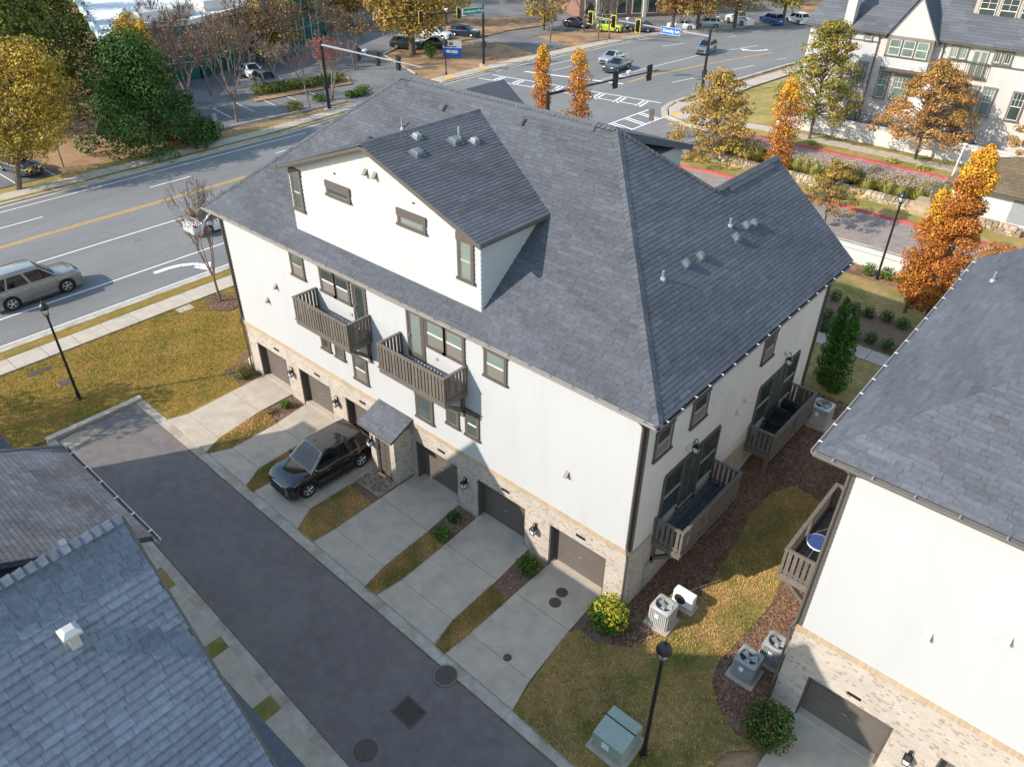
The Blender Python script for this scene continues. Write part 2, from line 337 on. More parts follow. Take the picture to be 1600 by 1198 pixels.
for a, b in (((-40.6, 70), (-39.8, 74)), ((-38.4, 81.5), (-37.6, 86)), ((-36.9, 91.5), (-35.9, 95))): line('lane_dash', [a, b], .13, 'paint_white')
for i in range(7):
    x = -58 + i * 2.05
    if i < 6: line('stop_line', [(-57.4 + i * 2.15, 61.9 + i * .55), (-57.4 + (i + 1) * 2.15 - .0, 61.9 + (i + 1) * .55)], .45, 'paint_white')
for y, x0, x1 in ((58.9, -59.3, -36.4), (56.4, -59.2, -37.6)): line('crosswalk_line', [(x0, y - 1.2), (x1, y + 2.0)], .22, 'paint_white')
for i in range(8):
    x = -57.6 + i * 2.75; y = 58.7 - 1.0 + i * .38
    for k in (0, .55): line('crosswalk_bar', [(x + k, y), (x + k + .5, y - 2.45)], .26, 'paint_white')
for x in (-35.8, -33.0): line('crosswalk_line', [(x, 35), (x - .1, 57.5)], .2, 'paint_white', off=.02)
for i in range(8):
    for k in (0, .5): line('crosswalk_bar', [(-35.8, 37.2 + i * 2.6 + k), (-33.0, 36.6 + i * 2.6 + k)], .24, 'paint_white', off=.02)
def arrow(x, y, ang, s=1.0, bend=1):
    mb = MB(); c, sn = math.cos(ang), math.sin(ang)
    T = lambda u, v: (x + (u * c - v * sn) * s, y + (u * sn + v * c) * s, .016)
    st = [(0, 0), (.8, .0), (1.5, .15), (2.1, .55), (2.35, 1.0)]
    for (u0, v0), (u1, v1) in zip(st, st[1:]):
        dx, dy = u1 - u0, v1 - v0; l = math.hypot(dx, dy); nx, ny = -dy / l * .17, dx / l * .17
        mb.face([T(u0 - nx, (v0 - ny) * bend), T(u1 - nx, (v1 - ny) * bend), T(u1 + nx, (v1 + ny) * bend), T(u0 + nx, (v0 + ny) * bend)])
    mb.face([T(1.85, .95 * bend), T(2.95, 1.0 * bend), T(2.3, 2.0 * bend)])
    mb.build('road_arrow', 'paint_white', kind='structure')
arrow(-37.9, 2.0, R_(90), 1.15, -1); arrow(-45.9, 71.2, R_(-90), 1.3, -1); arrow(-40.9, 97, R_(-105), 1.3, -1)
# sidewalks as slabs
def walk(name, path, w, z, piece, side=1, mt='concrete'):
    path = resample(path, piece); off = strip(path, w * side); e = thing(name, (*path[0], 0), kind='structure')
    for i in range(len(path) - 1): slab('paving_slab', [path[i], path[i + 1], off[i + 1], off[i]], z, .12, mt, e, hf=h, gap=.02)
    return e
walk('sidewalk', [(-33.85, -40), (-33.85, 30)], 1.45, .13, 1.65, -1)
walk('sidewalk', [(-58.1, -30), (-58.1, 24), (-59.4, 38)], 1.5, .13, 2.2, 1)
walk('sidewalk', [(-60.9, 50.5), (-61.1, 66), (-59.4, 90), (-55, 107), (-48, 123)], 1.9, .13, 2.6, 1)
walk('sidewalk', [(-34.0, 62.5), (-34.2, 75), (-33.1, 90), (-29.2, 106), (-22, 124)], 2.0, .13, 2.4, -1)
walk('sidewalk', [(-29.2, 56.5), (-25, 54), (-19, 51.9), (60, 51.6)], 1.5, .14, 2.2, 1)
patch('corner_pavement', [(-35.1, 62.4), (-34.5, 59.3), (-32.9, 56.9), (-30.3, 55.6), (-27.6, 54.2), (-26.6, 55.8), (-30.5, 59.5), (-31.7, 62.6)], .14, 'concrete', 1.5)
patch('tactile_pad', [(-33.4, 57.9), (-32.5, 56.9), (-31.9, 57.5), (-32.8, 58.5)], .15, 'paint_yellow')
patch('tactile_pad', [(-62.0, 51.6), (-60.9, 51.6), (-60.9, 53), (-62.0, 53)], .16, 'paint_yellow')
patch('tactile_pad', [(-62.3, 58.2), (-61.2, 58.2), (-61.2, 59.5), (-62.3, 59.5)], .16, 'paint_yellow')
# lawns and verges
patch('grass_verge', [(-34.65, -60), (-33.9, -60), (-33.9, 28), (-34.65, 28)], .12, 'lawn')
patch('grass_verge', [(-58.1, -60), (-57.6, -60), (-57.6, 24), (-58.9, 38), (-59.4, 38), (-58.1, 24)], .12, 'lawn')
patch('grass_verge', [(-60.9, -60), (-59.6, -60), (-59.6, 24), (-60.4, 30), (-60.9, 16)], .10, 'lawn_dry')
patch('lawn', [(-32.35, -60), (-32.35, 30), (-23.6, 30), (-23.6, -.2), (-23.0, -.2)] + gxy((370, 612), (300, 645), (268, 663)) + [(-22.3, -5.2), (-25.15, -5.2), (-25.3, -9.6), (-26, -40), (-26, -60)], .06, 'lawn', 1.5)
patch('corner_lawn', [(-31.6, 63), (-31.7, 75), (-30.6, 90), (-26.6, 106), (-18, 124), (20, 124), (20, 66), (-16, 66), (-16, 54.8), (-18, 53.4), (-24.5, 55.6), (-30, 60.2)], .10, 'lawn_dry', 1.5)
patch('street_verge', [(-26, 52.7), (-20, 50.35), (70, 50.0), (70, 51.55), (-19, 51.85), (-25, 53.9)], .13, 'lawn_dry', 1.5)
patch('street_verge', [(-19, 53.4), (70, 53.1), (70, 54.4), (-19, 54.5)], .13, 'lawn_dry', 1.5)
patch('street_verge', [(-30, 31.0), (70, 31.0), (70, 32.72), (-30, 32.72)], .12, 'lawn_dry', 1.5)
patch('median', [(-22.5, 41), (-21, 38.7), (70, 38.4), (70, 45.2), (-21, 45.2)], .13, 'lawn_dry', 1.5)
patch('median_bed', [(-21, 42.6), (-19.5, 41.3), (60, 41.2), (60, 44.9), (-20, 44.9)], .16, 'pine_straw', 1.5)
kerb([(-22.6, 41), (-21.2, 38.6), (70, 38.3)], .25, 0, .15, 'paint_red', side=1)
patch('courtyard_lawn', [(-23, 15), (5.2, 15), (5.2, 28.5), (-23, 28.5)], .05, 'lawn_shady', 1.5)
patch('courtyard_bed', [(-12, 28.3), (6, 28.3), (6, 29.9), (-12, 29.9)], .06, 'soil', 1.5)
patch('hedge_bed', [(-14, 20.6), (5, 20.6), (5, 24.2), (-14, 24.2)], .07, 'mulch', 1.5)
walk('path', [(-20, 19.2), (6, 19.2)], 1.15, .09, 1.6, 1)
# side yard
patch('side_yard_soil', [(-.05, -1.2), (-.1, 15.2), (5.7, 15.2), (5.7, -1.5), (3.9, -1.2), (3.2, .3), (1.6, .2), (.4, -1.1)], .03, 'soil', 1)
LN = gxy((895, 1196), (800, 1110), (845, 1045), (885, 990), (905, 985), (932, 1006), (985, 1012), (1036, 993), (1064, 962), (1100, 925), (1122, 890), (1150, 850), (1175, 800), (1205, 772), (1240, 760), (1290, 790), (1250, 850), (1222, 905), (1205, 945), (1160, 995), (1122, 1035), (1112, 1070), (1124, 1110), (1150, 1148), (1195, 1170)) + [(5.4, -2.2), (4.6, -5.5), (4.4, -5.5)]
patch('side_lawn', LN, .055, 'lawn_shady', .8)
# alley
AL = [(-25.0, -5.62), (12, -6.2), (40, -6.4), (40, -10.3), (-2.8, -10.1), (-15.5, -9.55), (-25.0, -9.4)]
patch('alley', AL, 0, 'asphalt_new')
kerb([(-25.2, -5.6), (12, -6.1)], .42, -.05, .03, 'kerbstone', 3.0, 'kerb', 1)
kerb([(-25.2, -9.42), (-15.5, -9.58), (-2.8, -10.12), (12, -10.3)], .36, -.05, .03, 'kerbstone', 3.0, 'kerb', -1)
kerb([(-25.1, -9.75), (-25.1, -5.2)], .32, -.05, .14, 'concrete', 4.6, 'kerb', 1)
patch('sand_drift', gxy((92, 690), (118, 676), (150, 668), (160, 672), (135, 690), (105, 702)), .006, 'sand')
# driveways
GAR = [(-22.44, -19.95), (-18.93, -16.5), (-15.4, -12.95), (-10.68, -8.22), (-7.1, -4.6), (-3.4, -.86)]
DR = [[(-22.5, -19.95), (-22.4, -19.9), (-22.3, -19.5), (-22.6, -19.05)],
      [(-18.8, -16.45), (-18.5, -16.4), (-18.45, -16.3), (-18.9, -15.75)],
      [(-15.45, -12.5), (-15.45, -12.5), (-15.2, -12.55), (-15.2, -12.0)],
      [(-10.9, -8.2), (-10.9, -8.0), (-10.9, -7.9), (-11.0, -7.7)],
      [(-7.1, -4.4), (-7.0, -4.25), (-6.95, -4.2), (-7.1, -3.95)],
      [(-3.3, -.95), (-3.35, -.85), (-3.38, -.62), (-3.45, -.35)]]
YS = [.32, -1.95, -4.35, -5.2]
yk = lambda x, y: -5.19 - (x + 25.2) * .01344 if y < -5 else y
for i, d in enumerate(DR):
    e = thing('driveway', ((d[0][0] + d[0][1]) / 2, -2.5, 0), kind='structure')
    for k in range(3):
        a, b = d[k], d[k + 1]
        slab('concrete_slab', [(a[0], YS[k]), (a[1], YS[k]), (b[1], yk(b[1], YS[k + 1])), (b[0], yk(b[0], YS[k + 1]))], .075, .15, 'concrete', e, gap=.014)
    slab('threshold', [(GAR[i][0] + .05, .03), (GAR[i][1] - .05, .03), (GAR[i][1] - .05, .36), (GAR[i][0] + .05, .36)], .11, .1, 'concrete', e)
patch('front_strip', [(-22.6, -.2), (0, -.2), (0.6, -1.5), (-.4, -5.55), (-22.4, -5.22)], .02, 'mulch')
STRIPS = []
for i in range(5):
    r = [(DR[i][k][1], YS[k]) for k in range(4)]; l = [(DR[i + 1][k][0], YS[k]) for k in range(4)]
    y0 = (-1.75, -1.2, -2.35, -2.0, -2.3)[i]
    f = lambda P, y: next(P[k][0] + (P[k + 1][0] - P[k][0]) * (P[k][1] - y) / (P[k][1] - P[k + 1][1]) for k in range(3) if P[k + 1][1] - 1e-6 <= y <= P[k][1] + 1e-6)
    STRIPS.append([(f(r, y0), y0), (f(l, y0), y0 - .1), (l[2][0], -4.35), (l[3][0], yk(l[3][0], -5.2)), (r[3][0], yk(r[3][0], -5.2)), (r[2][0], -4.35)])
    patch('grass_strip', [(f(r, y0) + .02, y0), (f(l, y0) - .02, y0 - .1), (f(l, -4) - .02, -4), (l[2][0] - .02, -4.35), (l[3][0] - .02, yk(l[3][0], -5.2)), (r[3][0] + .02, yk(r[3][0], -5.2)), (r[2][0] + .02, -4.35), (f(r, -4) + .02, -4)], .06, 'lawn_shady')
e = thing('driveway', (7.6, -2.5, 0), kind='structure')
slab('concrete_slab', [(6.35, .66), (9.1, .66), (9.2, -2.4), (6.3, -2.4)], .075, .15, 'concrete', e); slab('concrete_slab', [(6.3, -2.4), (9.2, -2.4), (9.6, -5.8), (5.6, -5.8)], .075, .15, 'concrete', e)
slab('threshold', [(6.45, .38), (8.85, .38), (8.85, .7), (6.45, .7)], .11, .1, 'concrete', e)
yl = lambda x: -9.94 - (x + 15.5) * .0425
xs = [-17.5, -14.2, -13.0, -9.75, -9.15, -6.55, -5.9, -3.2, -2.4, 1.5]
for i in range(0, len(xs) - 1):
    if i % 2 == 0:
        e = thing('driveway', (xs[i] + 1.4, -11.5, 0), kind='structure')
        for k in (0, 1): slab('concrete_slab', [(xs[i], yl(xs[i]) if k == 0 else -12.0), (xs[i + 1], yl(xs[i + 1]) if k == 0 else -12.0), (xs[i + 1], -12.0 - 1.4 * k), (xs[i], -12.0 - 1.4 * k)], .06, .1, 'concrete', e, gap=.014)
    else: patch('grass_strip', [(xs[i], yl(xs[i])), (xs[i + 1], yl(xs[i + 1])), (xs[i + 1], -13.4), (xs[i], -13.4)], .055, 'lawn_shady')
# parking lots west of the road
patch('parking_lot', [(-62.8, 20.5), (-62.0, 37.2), (-60.4, 37.8), (-60.6, 50.2), (-66, 51.0), (-78, 55.6), (-82, 64), (-72, 73.5), (-63.4, 71.5), (-63.2, 78.5), (-72, 81), (-70, 92), (-63, 101), (-57, 113), (-50, 128), (-60, 150), (-150, 140), (-130, 45), (-88, 27), (-76, 20.5)], -.02, 'asphalt_lot')
kerb([(-66.5, 51.2), (-78, 55.8), (-82, 64), (-73, 73)], .18, 0, .14, 'concrete', side=-1)
kerb([(-63.3, 21), (-62.4, 37)], .18, 0, .12, 'concrete', side=-1)
for i in range(6): line('bay_line', [(-65.5 - .3 * i, 22 + i * 2.9), (-70 - .3 * i, 22.6 + i * 2.9)], .1, 'paint_white', off=.0)
patch('lot_island', gxy((388, 152), (400, 160), (550, 132), (545, 118), (430, 136)), .08, 'pine_straw'); patch('lot_island', [(-90, 70), (-78, 78), (-76, 90), (-84, 92), (-96, 78)], .1, 'pine_straw')
patch('lot_island', gxy((680, 70), (738, 62), (790, 50), (735, 42), (690, 55)), .08, 'pine_straw')
for y in (-3.2, -.4, 2.4, 5.4): line('bay_line', [(-61.5, y), (-66.2, y)], .1, 'paint_white', off=.03)
patch('parking_bay', [(-61.4, -30), (-61.4, 5.6), (-75, 6.5), (-75, -30)], .0, 'asphalt_lot')

# ================================================================== house kit
def clip(poly, a, b, c):            # keep a*u+b*v+c>=0
    out = []
    for i in range(len(poly)):
        p, q = poly[i], poly[(i + 1) % len(poly)]; dp = a * p[0] + b * p[1] + c; dq = a * q[0] + b * q[1] + c
        if dp >= 0: out.append(p)
        if (dp >= 0) != (dq >= 0): t = dp / (dp - dq); out.append((p[0] + (q[0] - p[0]) * t, p[1] + (q[1] - p[1]) * t))
    return out
def edges(poly):
    ar = sum(poly[i][0] * poly[(i + 1) % len(poly)][1] - poly[(i + 1) % len(poly)][0] * poly[i][1] for i in range(len(poly)))
    if ar < 0: poly = poly[::-1]
    E = []
    for i in range(len(poly)):
        p, q = poly[i], poly[(i + 1) % len(poly)]; E.append((-(q[1] - p[1]), q[0] - p[0], (q[1] - p[1]) * p[0] - (q[0] - p[0]) * p[1]))
    return E
def shingle_list(polys, org, u, v, e, w0, w1, tone, seed, t=.02, skip=None, gap=.004):
    """one record per shingle: (distance, verts, faces, colour); polys are convex 3D outlines in one plane"""
    u = Vector(u).normalized(); v = Vector(v).normalized(); n = u.cross(v); org = Vector(org); rr = random.Random(seed); out = []
    if n.z < 0: n = -n
    for P in polys:
        q = [((Vector(p) - org).dot(u), (Vector(p) - org).dot(v)) for p in P]; E = edges(q)
        u0, u1 = min(p[0] for p in q), max(p[0] for p in q); v0, v1 = min(p[1] for p in q), max(p[1] for p in q)
        for r in range(int(math.floor(v0 / e)), int(math.ceil(v1 / e))):
            rs = random.Random(seed * 7919 + r); x = math.floor(u0) - rs.random() * w1
            while x < u1:
                wd = rs.uniform(w0, w1); g = rs.random(); tl = 1.0
                g = .88 + .2 * g * g + (.0 if rs.random() > .16 else -.09)
                g *= 1 + .12 * math.sin(x * .9 + r * .31) * math.sin(r * .23 + x * .2)
                rect = [(x + gap, r * e), (x + wd - gap, r * e), (x + wd - gap, r * e + e + .004), (x + gap, r * e + e + .004)]
                x += wd
                if rect[1][0] < u0: continue
                for a in E:
                    rect = clip(rect, *a)
                    if len(rect) < 3: break
                if len(rect) < 3: continue
                ar = abs(sum(rect[i][0] * rect[(i + 1) % len(rect)][1] - rect[(i + 1) % len(rect)][0] * rect[i][1] for i in range(len(rect)))) / 2
                if ar < .004: continue
                cx = sum(p[0] for p in rect) / len(rect); cy = sum(p[1] for p in rect) / len(rect); cen = org + u * cx + v * cy
                if skip and skip(cen): continue
                jt = rs.uniform(.95, 1.05)
                top = [org + u * a + v * b + n * (.012 + t * jt * max(0, 1 - (b - r * e) / e)) for a, b in rect]; bot = [org + u * a + v * b for a, b in rect]
                k = len(rect); fs = [tuple(range(k))] + [(i, k + i, k + (i + 1) % k, (i + 1) % k) for i in range(k)]
                if (top[1] - top[0]).cross(top[2] - top[0]).dot(n) < 0: fs = [f[::-1] for f in fs]
                d = (CAM - cen); out.append((ar * max(0, d.normalized().dot(n)) / d.length_squared if True else 0, top + bot, fs, (tone * g, tone * g, tone * g * 1.01)))
    return out
def inframe(p, mg=0):
    d = Vector(p) - CAM; zc = d.dot(RF)
    if zc < .5: return False
    x = 800 + F * d.dot(RX) / zc; y = 599 + F * d.dot(RD) / zc
    return -mg < x < 1600 + mg and -mg < y < 1198 + mg
def lay_shingles(recs, roof, mt='shingle', nmax=300):
    recs = sorted(recs, key=lambda r: -r[0] if inframe(r[1][0]) else 0)
    for k, r in enumerate(recs[:nmax]):
        mb = MB(); mb.v = [tuple(p) for p in r[1]]; mb.f = list(r[2]); mb.m = [0] * len(r[2]); mb.c = [r[3]] * len(r[2]); mb.build('shingle', mt, roof)
    mb = MB()
    for r in recs[nmax:]:
        b = len(mb.v); mb.v += [tuple(p) for p in r[1]]; mb.f += [tuple(b + i for i in f) for f in r[2]]; mb.m += [0] * len(r[2]); mb.c += [r[3]] * len(r[2])
    if mb.f: mb.build('shingle_field', mt, roof, kind='stuff')
def caps(mb, a, b, wd=.16, seed=1, st=.2, tone=.95, nn=None):
    """ridge cap shingles from a (low) to b, on the mesh builder"""
    a = Vector(a); b = Vector(b); d = (b - a); n = max(1, round(d.length / st)); d /= n; s = d.cross(Vector((0, 0, 1))).normalized(); rr = random.Random(seed)
    for i in range(n):
        g = tone * rr.uniform(.8, 1.15); c = (g, g, g); p = a + d * i; q = p + d * 1.03
        up = Vector((0, 0, .05)); lo = Vector((0, 0, -.055))
        p2 = p + up * 1.35
        mb.face([p - s * wd + lo + up * .6, p2, q + up, q - s * wd + lo], 0, c); mb.face([p2, p + s * wd + lo + up * .6, q + s * wd + lo, q + up], 0, c); mb.face([p - s * wd + lo, p + s * wd + lo, p + s * wd + lo + up * .6, p2, p - s * wd + lo + up * .6], 0, c)
def boards(P, u0f, u1f, w0, w1, parent, mt='siding', e=.178, lap=.019, name='siding_board'):
    """lap siding: one board per course; u0f/u1f give the ends at height w"""
    w = w0
    while w < w1 - .02:
        t = min(w + e, w1); a0, b0, a1, b1 = u0f(w), u1f(w), u0f(t), u1f(t)
        if b0 - a0 > .1:
            a1 = min(a1, b1); mb = MB()
            mb.hexa([P(a0, w, lap + .006), P(b0, w, lap + .006), P(b0, w, -.01), P(a0, w, -.01), P(a1, t, .006), P(b1, t, .006), P(b1, t, -.01), P(a1, t, -.01)])
            mb.build(name, mt, parent)
        w += e
def window(P, u0, u1, w0, w1, parent, style='sash', glass='pane', tr=.11, head=.0, d=.05, trim='trim', lower=None, mull=0, sill=True, sash='sash', dark=False):
    mb = MB(); P0 = P; P = lambda u, w_, d_: P0(u, w_, d_ + .022)
    mb.wb(P, u0 - tr, u0, w0, w1, -.06, d); mb.wb(P, u1, u1 + tr, w0, w1, -.06, d); mb.wb(P, u0 - tr - .03, u1 + tr + .03, w1, w1 + tr + head, -.06, d + .015)
    mb.wb(P, u0 - tr - .04, u1 + tr + .04, w0 - .09, w0, -.06, d + .045)
    fr = mb.build('window', trim, parent)
    sw = .045; mid = (w0 + w1) / 2
    def pane(a, b, c, e, g):
        m = MB(); m.face([P(a, c, .022), P(b, c, .022), P(b, e, .022), P(a, e, .022)]); m.build('pane', g, fr)
    if style == 'sash':
        m = MB()
        for a, b, c, e in ((u0, u0 + sw, w0, w1), (u1 - sw, u1, w0, w1), (u0 + sw, u1 - sw, w0, w0 + sw), (u0 + sw, u1 - sw, w1 - sw, w1)): m.wb(P, a, b, c, e, .004, .034)
        m.build('sash', 'sash_dark' if dark else sash, fr); m = MB(); m.wb(P, u0 + sw, u1 - sw, mid - .03, mid + .03, .004, .04); m.build('meeting_rail', sash, fr)
        pane(u0 + sw, u1 - sw, w0 + sw, mid - .03, lower or glass); pane(u0 + sw, u1 - sw, mid + .03, w1 - sw, glass)
    else:
        m = MB()
        for a, b, c, e in ((u0, u0 + sw, w0, w1), (u1 - sw, u1, w0, w1), (u0 + sw, u1 - sw, w0, w0 + sw), (u0 + sw, u1 - sw, w1 - sw, w1)): m.wb(P, a, b, c, e, .004, .034)
        m.build('sash', 'sash_dark' if dark else sash, fr); pane(u0 + sw, u1 - sw, w0 + sw, w1 - sw, glass)
    if mull:
        m = MB()
        for i in range(1, mull): uu = u0 + (u1 - u0) * i / mull; m.wb(P, uu - .014, uu + .014, mid + .03 if style == 'sash' else w0 + sw, w1 - sw, .023, .036)
        if style == 'sash' and w1 - w0 > 1: zz = (mid + w1) / 2; m.wb(P, u0 + sw, u1 - sw, zz - .014, zz + .014, .024, .037)
        m.build('glazing_bar', sash, fr)
    return fr
def gutter(p0, p1, out, parent, mt='gutter', wd=.13, hang=.85, hm='steel'):
    p0 = Vector(p0); p1 = Vector(p1); out = Vector(out); d = p1 - p0; dn = d.normalized(); up = Vector((0, 0, 1)); mb = MB()
    prof = [(0, .0), (0, -.12), (wd * .72, -.12), (wd, -.05), (wd, .0), (wd - .02, .0), (wd - .02, -.045), (wd * .7, -.105), (.015, -.105), (.015, 0)]
    a = [p0 + out * x + up * z for x, z in prof]; n = len(a)
    for i in range(n): j = (i + 1) % n; mb.face([a[i], a[j], a[j] + d, a[i] + d])
    mb.face(a[::-1]); mb.face([q + d for q in a])
    g = mb.build('gutter', mt, parent); L = d.length; k = max(1, int(L / hang))
    for i in range(k):
        c = p0 + dn * ((i + .5) * L / k); m = MB()
        m.hexa([c + out * x + dn * s + up * z for z in (.004, .016) for x, s in ((-.04, -.018), (wd, -.018), (wd, .018), (-.04, .018))]); m.build('gutter_hanger', hm, g)
    return g
def downspout(pts, parent, mt='trim', r=.045):
    mb = MB(); mb.path([Vector(p) for p in pts], r, 6); return mb.build('downspout', mt, parent)
def garage(P, u0, u1, ht, parent, d=-.33):
    mb = MB(); mb.wb(P, u0, u0 + .05, .05, ht, d + .02, -.02); mb.wb(P, u1 - .05, u1, .05, ht, d + .02, -.02); mb.wb(P, u0 + .05, u1 - .05, ht - .05, ht, d + .02, -.02)
    g = mb.build('garage_door', 'trim', parent); n = 4; z0 = .1; ph = (ht - .05 - z0) / n
    for i in range(n):
        m = MB(); a, b = z0 + i * ph, z0 + (i + 1) * ph - .012; m.wb(P, u0 + .05, u1 - .05, a, b, d - .04, d)
        for k in range(3): q = a + ph * (k + .5) / 3; m.wb(P, u0 + .06, u1 - .06, q - ph * .14, q + ph * .11, d, d + .006)
        m.build('door_panel', 'garage', g)
    m = MB(); m.wb(P, (u0 + u1) / 2 - .07, (u0 + u1) / 2 + .07, .95, .99, d, d + .035); m.build('handle', 'steel', g)
    return g
def wall_lantern(P, u, w, parent):
    m = MB(); m.wb(P, u - .05, u + .05, w + .05, w + .3, 0, .02)
    c = Vector(P(u, w, .16)); ax = Vector(P(u, w, 1)) - Vector(P(u, w, 0)); s = Vector(P(u + 1, w, 0)) - Vector(P(u, w, 0))
    arc = [Vector(P(u, w + .22, .02)), Vector(P(u, w + .4, .06)), Vector(P(u, w + .44, .12)), Vector(P(u, w + .36, .16)), Vector(P(u, w + .24, .16))]; m.path(arc, .014, 5)
    for a in (-1, 1):
        for b in (-1, 1): m.tube(c + s * .075 * a + ax * .075 * b - Vector((0, 0, .12)), c + s * .11 * a + ax * .11 * b + Vector((0, 0, .13)), .01, .01, 4)
    for z, r in ((-.13, .085), (.13, .12)):
        m.hexa([c + s * r * a + ax * r * b + Vector((0, 0, z + q)) for q in (-.012, .012) for a, b in ((-1, -1), (1, -1), (1, 1), (-1, 1))])
    m.lathe([(.13, .14), (.04, .24), (.02, .25)], c, 4)
    o = m.build('wall_lantern', 'black_metal', parent); g = MB()
    g.hexa([c + s * r * a + ax * r * b + Vector((0, 0, z)) for z, r in ((-.115, .068), (.115, .1)) for a, b in ((-1, -1), (1, -1), (1, 1), (-1, 1))]); g.build('lantern_glass', 'lamp_glass', o)
def vent_hood(P, u, w, parent, mt='siding', s=.11):
    m = MB(); a = [P(u - s, w - .1, 0), P(u - s, w + .14, 0), P(u - s, w - .1, .2)]; vec = Vector(P(u + s, w, 0)) - Vector(P(u - s, w, 0)); m.prism(a, vec); m.wb(P, u - s - .05, u + s + .05, w - .13, w + .17, 0, .014) if s > .09 else None; m.build('vent_hood', mt, parent)
def balcony(P, u0, u1, dep, zd, rail, parent, planks_along_u=False, brace=True, posts=None, fascia=.27, tone=1.0):
    m = MB(); t = (tone,) * 3
    m.wb(P, u0, u1, zd - fascia, zd - .03, dep - .06, dep, 0, t)                                        # rim joists
    m.wb(P, u0, u0 + .06, zd - fascia, zd - .03, 0, dep - .06, 0, t); m.wb(P, u1 - .06, u1, zd - fascia, zd - .03, 0, dep - .06, 0, t)
    m.wb(P, u0 - .04, u1 + .04, zd - .05, zd - .01, dep - .02, dep + .05, 0, t)
    b = m.build('balcony', 'deckwood', parent)
    rr = random.Random(int(u0 * 100))
    if planks_along_u:
        n = int(dep / .14)
        for i in range(n): q = MB(); g = rr.uniform(.75, 1.25); q.wb(P, u0 + .03, u1 - .03, zd - .03, zd, dep * i / n + .004, dep * (i + 1) / n - .006, 0, (g, g, g)); q.build('deck_board', 'deckfloor', b)
    else:
        n = int((u1 - u0) / .14)
        for i in range(n): q = MB(); g = rr.uniform(.75, 1.25); q.wb(P, u0 + (u1 - u0) * i / n + .004, u0 + (u1 - u0) * (i + 1) / n - .006, zd - .03, zd, .01, dep - .06, 0, (g, g, g)); q.build('deck_board', 'deckfloor', b)
    for (ua, ub, da, db) in ((u0 - .03, u1 + .03, dep - .1, dep + .03), (u0 - .03, u0 + .1, 0.01, dep - .1), (u1 - .1, u1 + .03, .01, dep - .1)):
        q = MB(); q.wb(P, ua, ub, rail - .045, rail, da, db, 0, (1.08,) * 3); q.build('hand_rail', 'deckwood', b, bevel=.008)
        q = MB(); 
        if ub - ua > 1: q.wb(P, ua + .09, ub - .09, zd + .07, zd + .15, da + .03, da + .07)
        else: q.wb(P, ua + .04, ub - .05, zd + .07, zd + .15, da, db)
        q.build('bottom_rail', 'deckwood', b)
    for uu in (u0 + .045, u1 - .045, (u0 + u1) / 2):
        q = MB(); q.wb(P, uu - .045, uu + .045, zd - .02, rail - .045, dep - .085, dep + .005); q.build('post', 'deckwood', b)
    for uu in (u0 + .045, u1 - .045): q = MB(); q.wb(P, uu - .045, uu + .045, zd - .02, rail - .045, .012, .09); q.build('post', 'deckwood', b)
    n = int((u1 - u0 - .2) / .172)
    for i in range(n):
        uu = u0 + .1 + (u1 - u0 - .2) * (i + .5) / n
        if abs(uu - (u0 + u1) / 2) < .09: continue
        g = rr.uniform(.88, 1.15); q = MB(); q.wb(P, uu - .06, uu + .06, zd - .0, rail - .05, dep - .025, dep + .002, 0, (g, g, g)); q.build('baluster', 'deckwood', b)
    k = max(3, int((dep - .2) / .165))
    for s_, uu in ((0, u0 + .012), (1, u1 - .037)):
        for i in range(k):
            dd = .1 + (dep - .2) * (i + .5) / k; g = rr.uniform(.88, 1.15); q = MB(); q.wb(P, uu, uu + .025, zd, rail - .05, dd - .06, dd + .06, 0, (g, g, g)); q.build('baluster', 'deckwood', b)
    for uu in (u0 + .12, u1 - .3):
        if brace:
            q = MB(); w0 = zd - fascia; vec = Vector(P(uu + .14, 0, 0)) - Vector(P(uu, 0, 0))
            q.prism([P(uu, w0 - .95, .02), P(uu, w0 - .75, .02), P(uu, w0, dep - .25), P(uu, w0, dep - .05)], vec)
            q.prism([P(uu, w0 - 1.05, .01), P(uu, w0, .01), P(uu, w0, .13), P(uu, w0 - 1.05, .13)], vec); q.build('bracket', 'deckwood', b)
    if posts:
        for uu in (u0 + .08, u1 - .2):
            q = MB(); q.wb(P, uu, uu + .14, posts(uu), zd - fascia, dep - .25, dep - .1); q.build('support_post', 'deckwood', b)
    return b
def roof_vent(c, n, u, parent, s=.2, hgt=.14, mt='roofmetal'):
    """low square box vent sitting on a slope"""
    c = Vector(c); n = Vector(n).normalized(); u = Vector(u).normalized(); v = n.cross(u); m = MB()
    m.hexa([c + u * a * s * 1.3 + v * b * s * 1.3 + n * z for z in (.0, .03) for a, b in ((-1, -1), (1, -1), (1, 1), (-1, 1))])
    m.hexa([c + u * a * r + v * b * r + n * z for z, r in ((.03, s * .9), (hgt, s)) for a, b in ((-1, -1), (1, -1), (1, 1), (-1, 1))])
    m.hexa([c + u * a * r + v * b * r + n * z for z, r in ((hgt, s), (hgt + .05, s * .6)) for a, b in ((-1, -1), (1, -1), (1, 1), (-1, 1))]); m.build('roof_vent', mt, parent)
def pipe_vent(c, parent, ht=.4, r=.045, n=(0, -.6, .8)):
    c = Vector(c); m = MB(); m.tube(c - Vector((0, 0, .1)), c + Vector((0, 0, ht)), r, r, 10, cap=True); m.lathe([(r * 2.6, -.02), (r * 2.2, .05), (r * 1.05, .1)], c, 10, axis=n); m.build('vent_pipe', 'steel', parent, smooth=False)

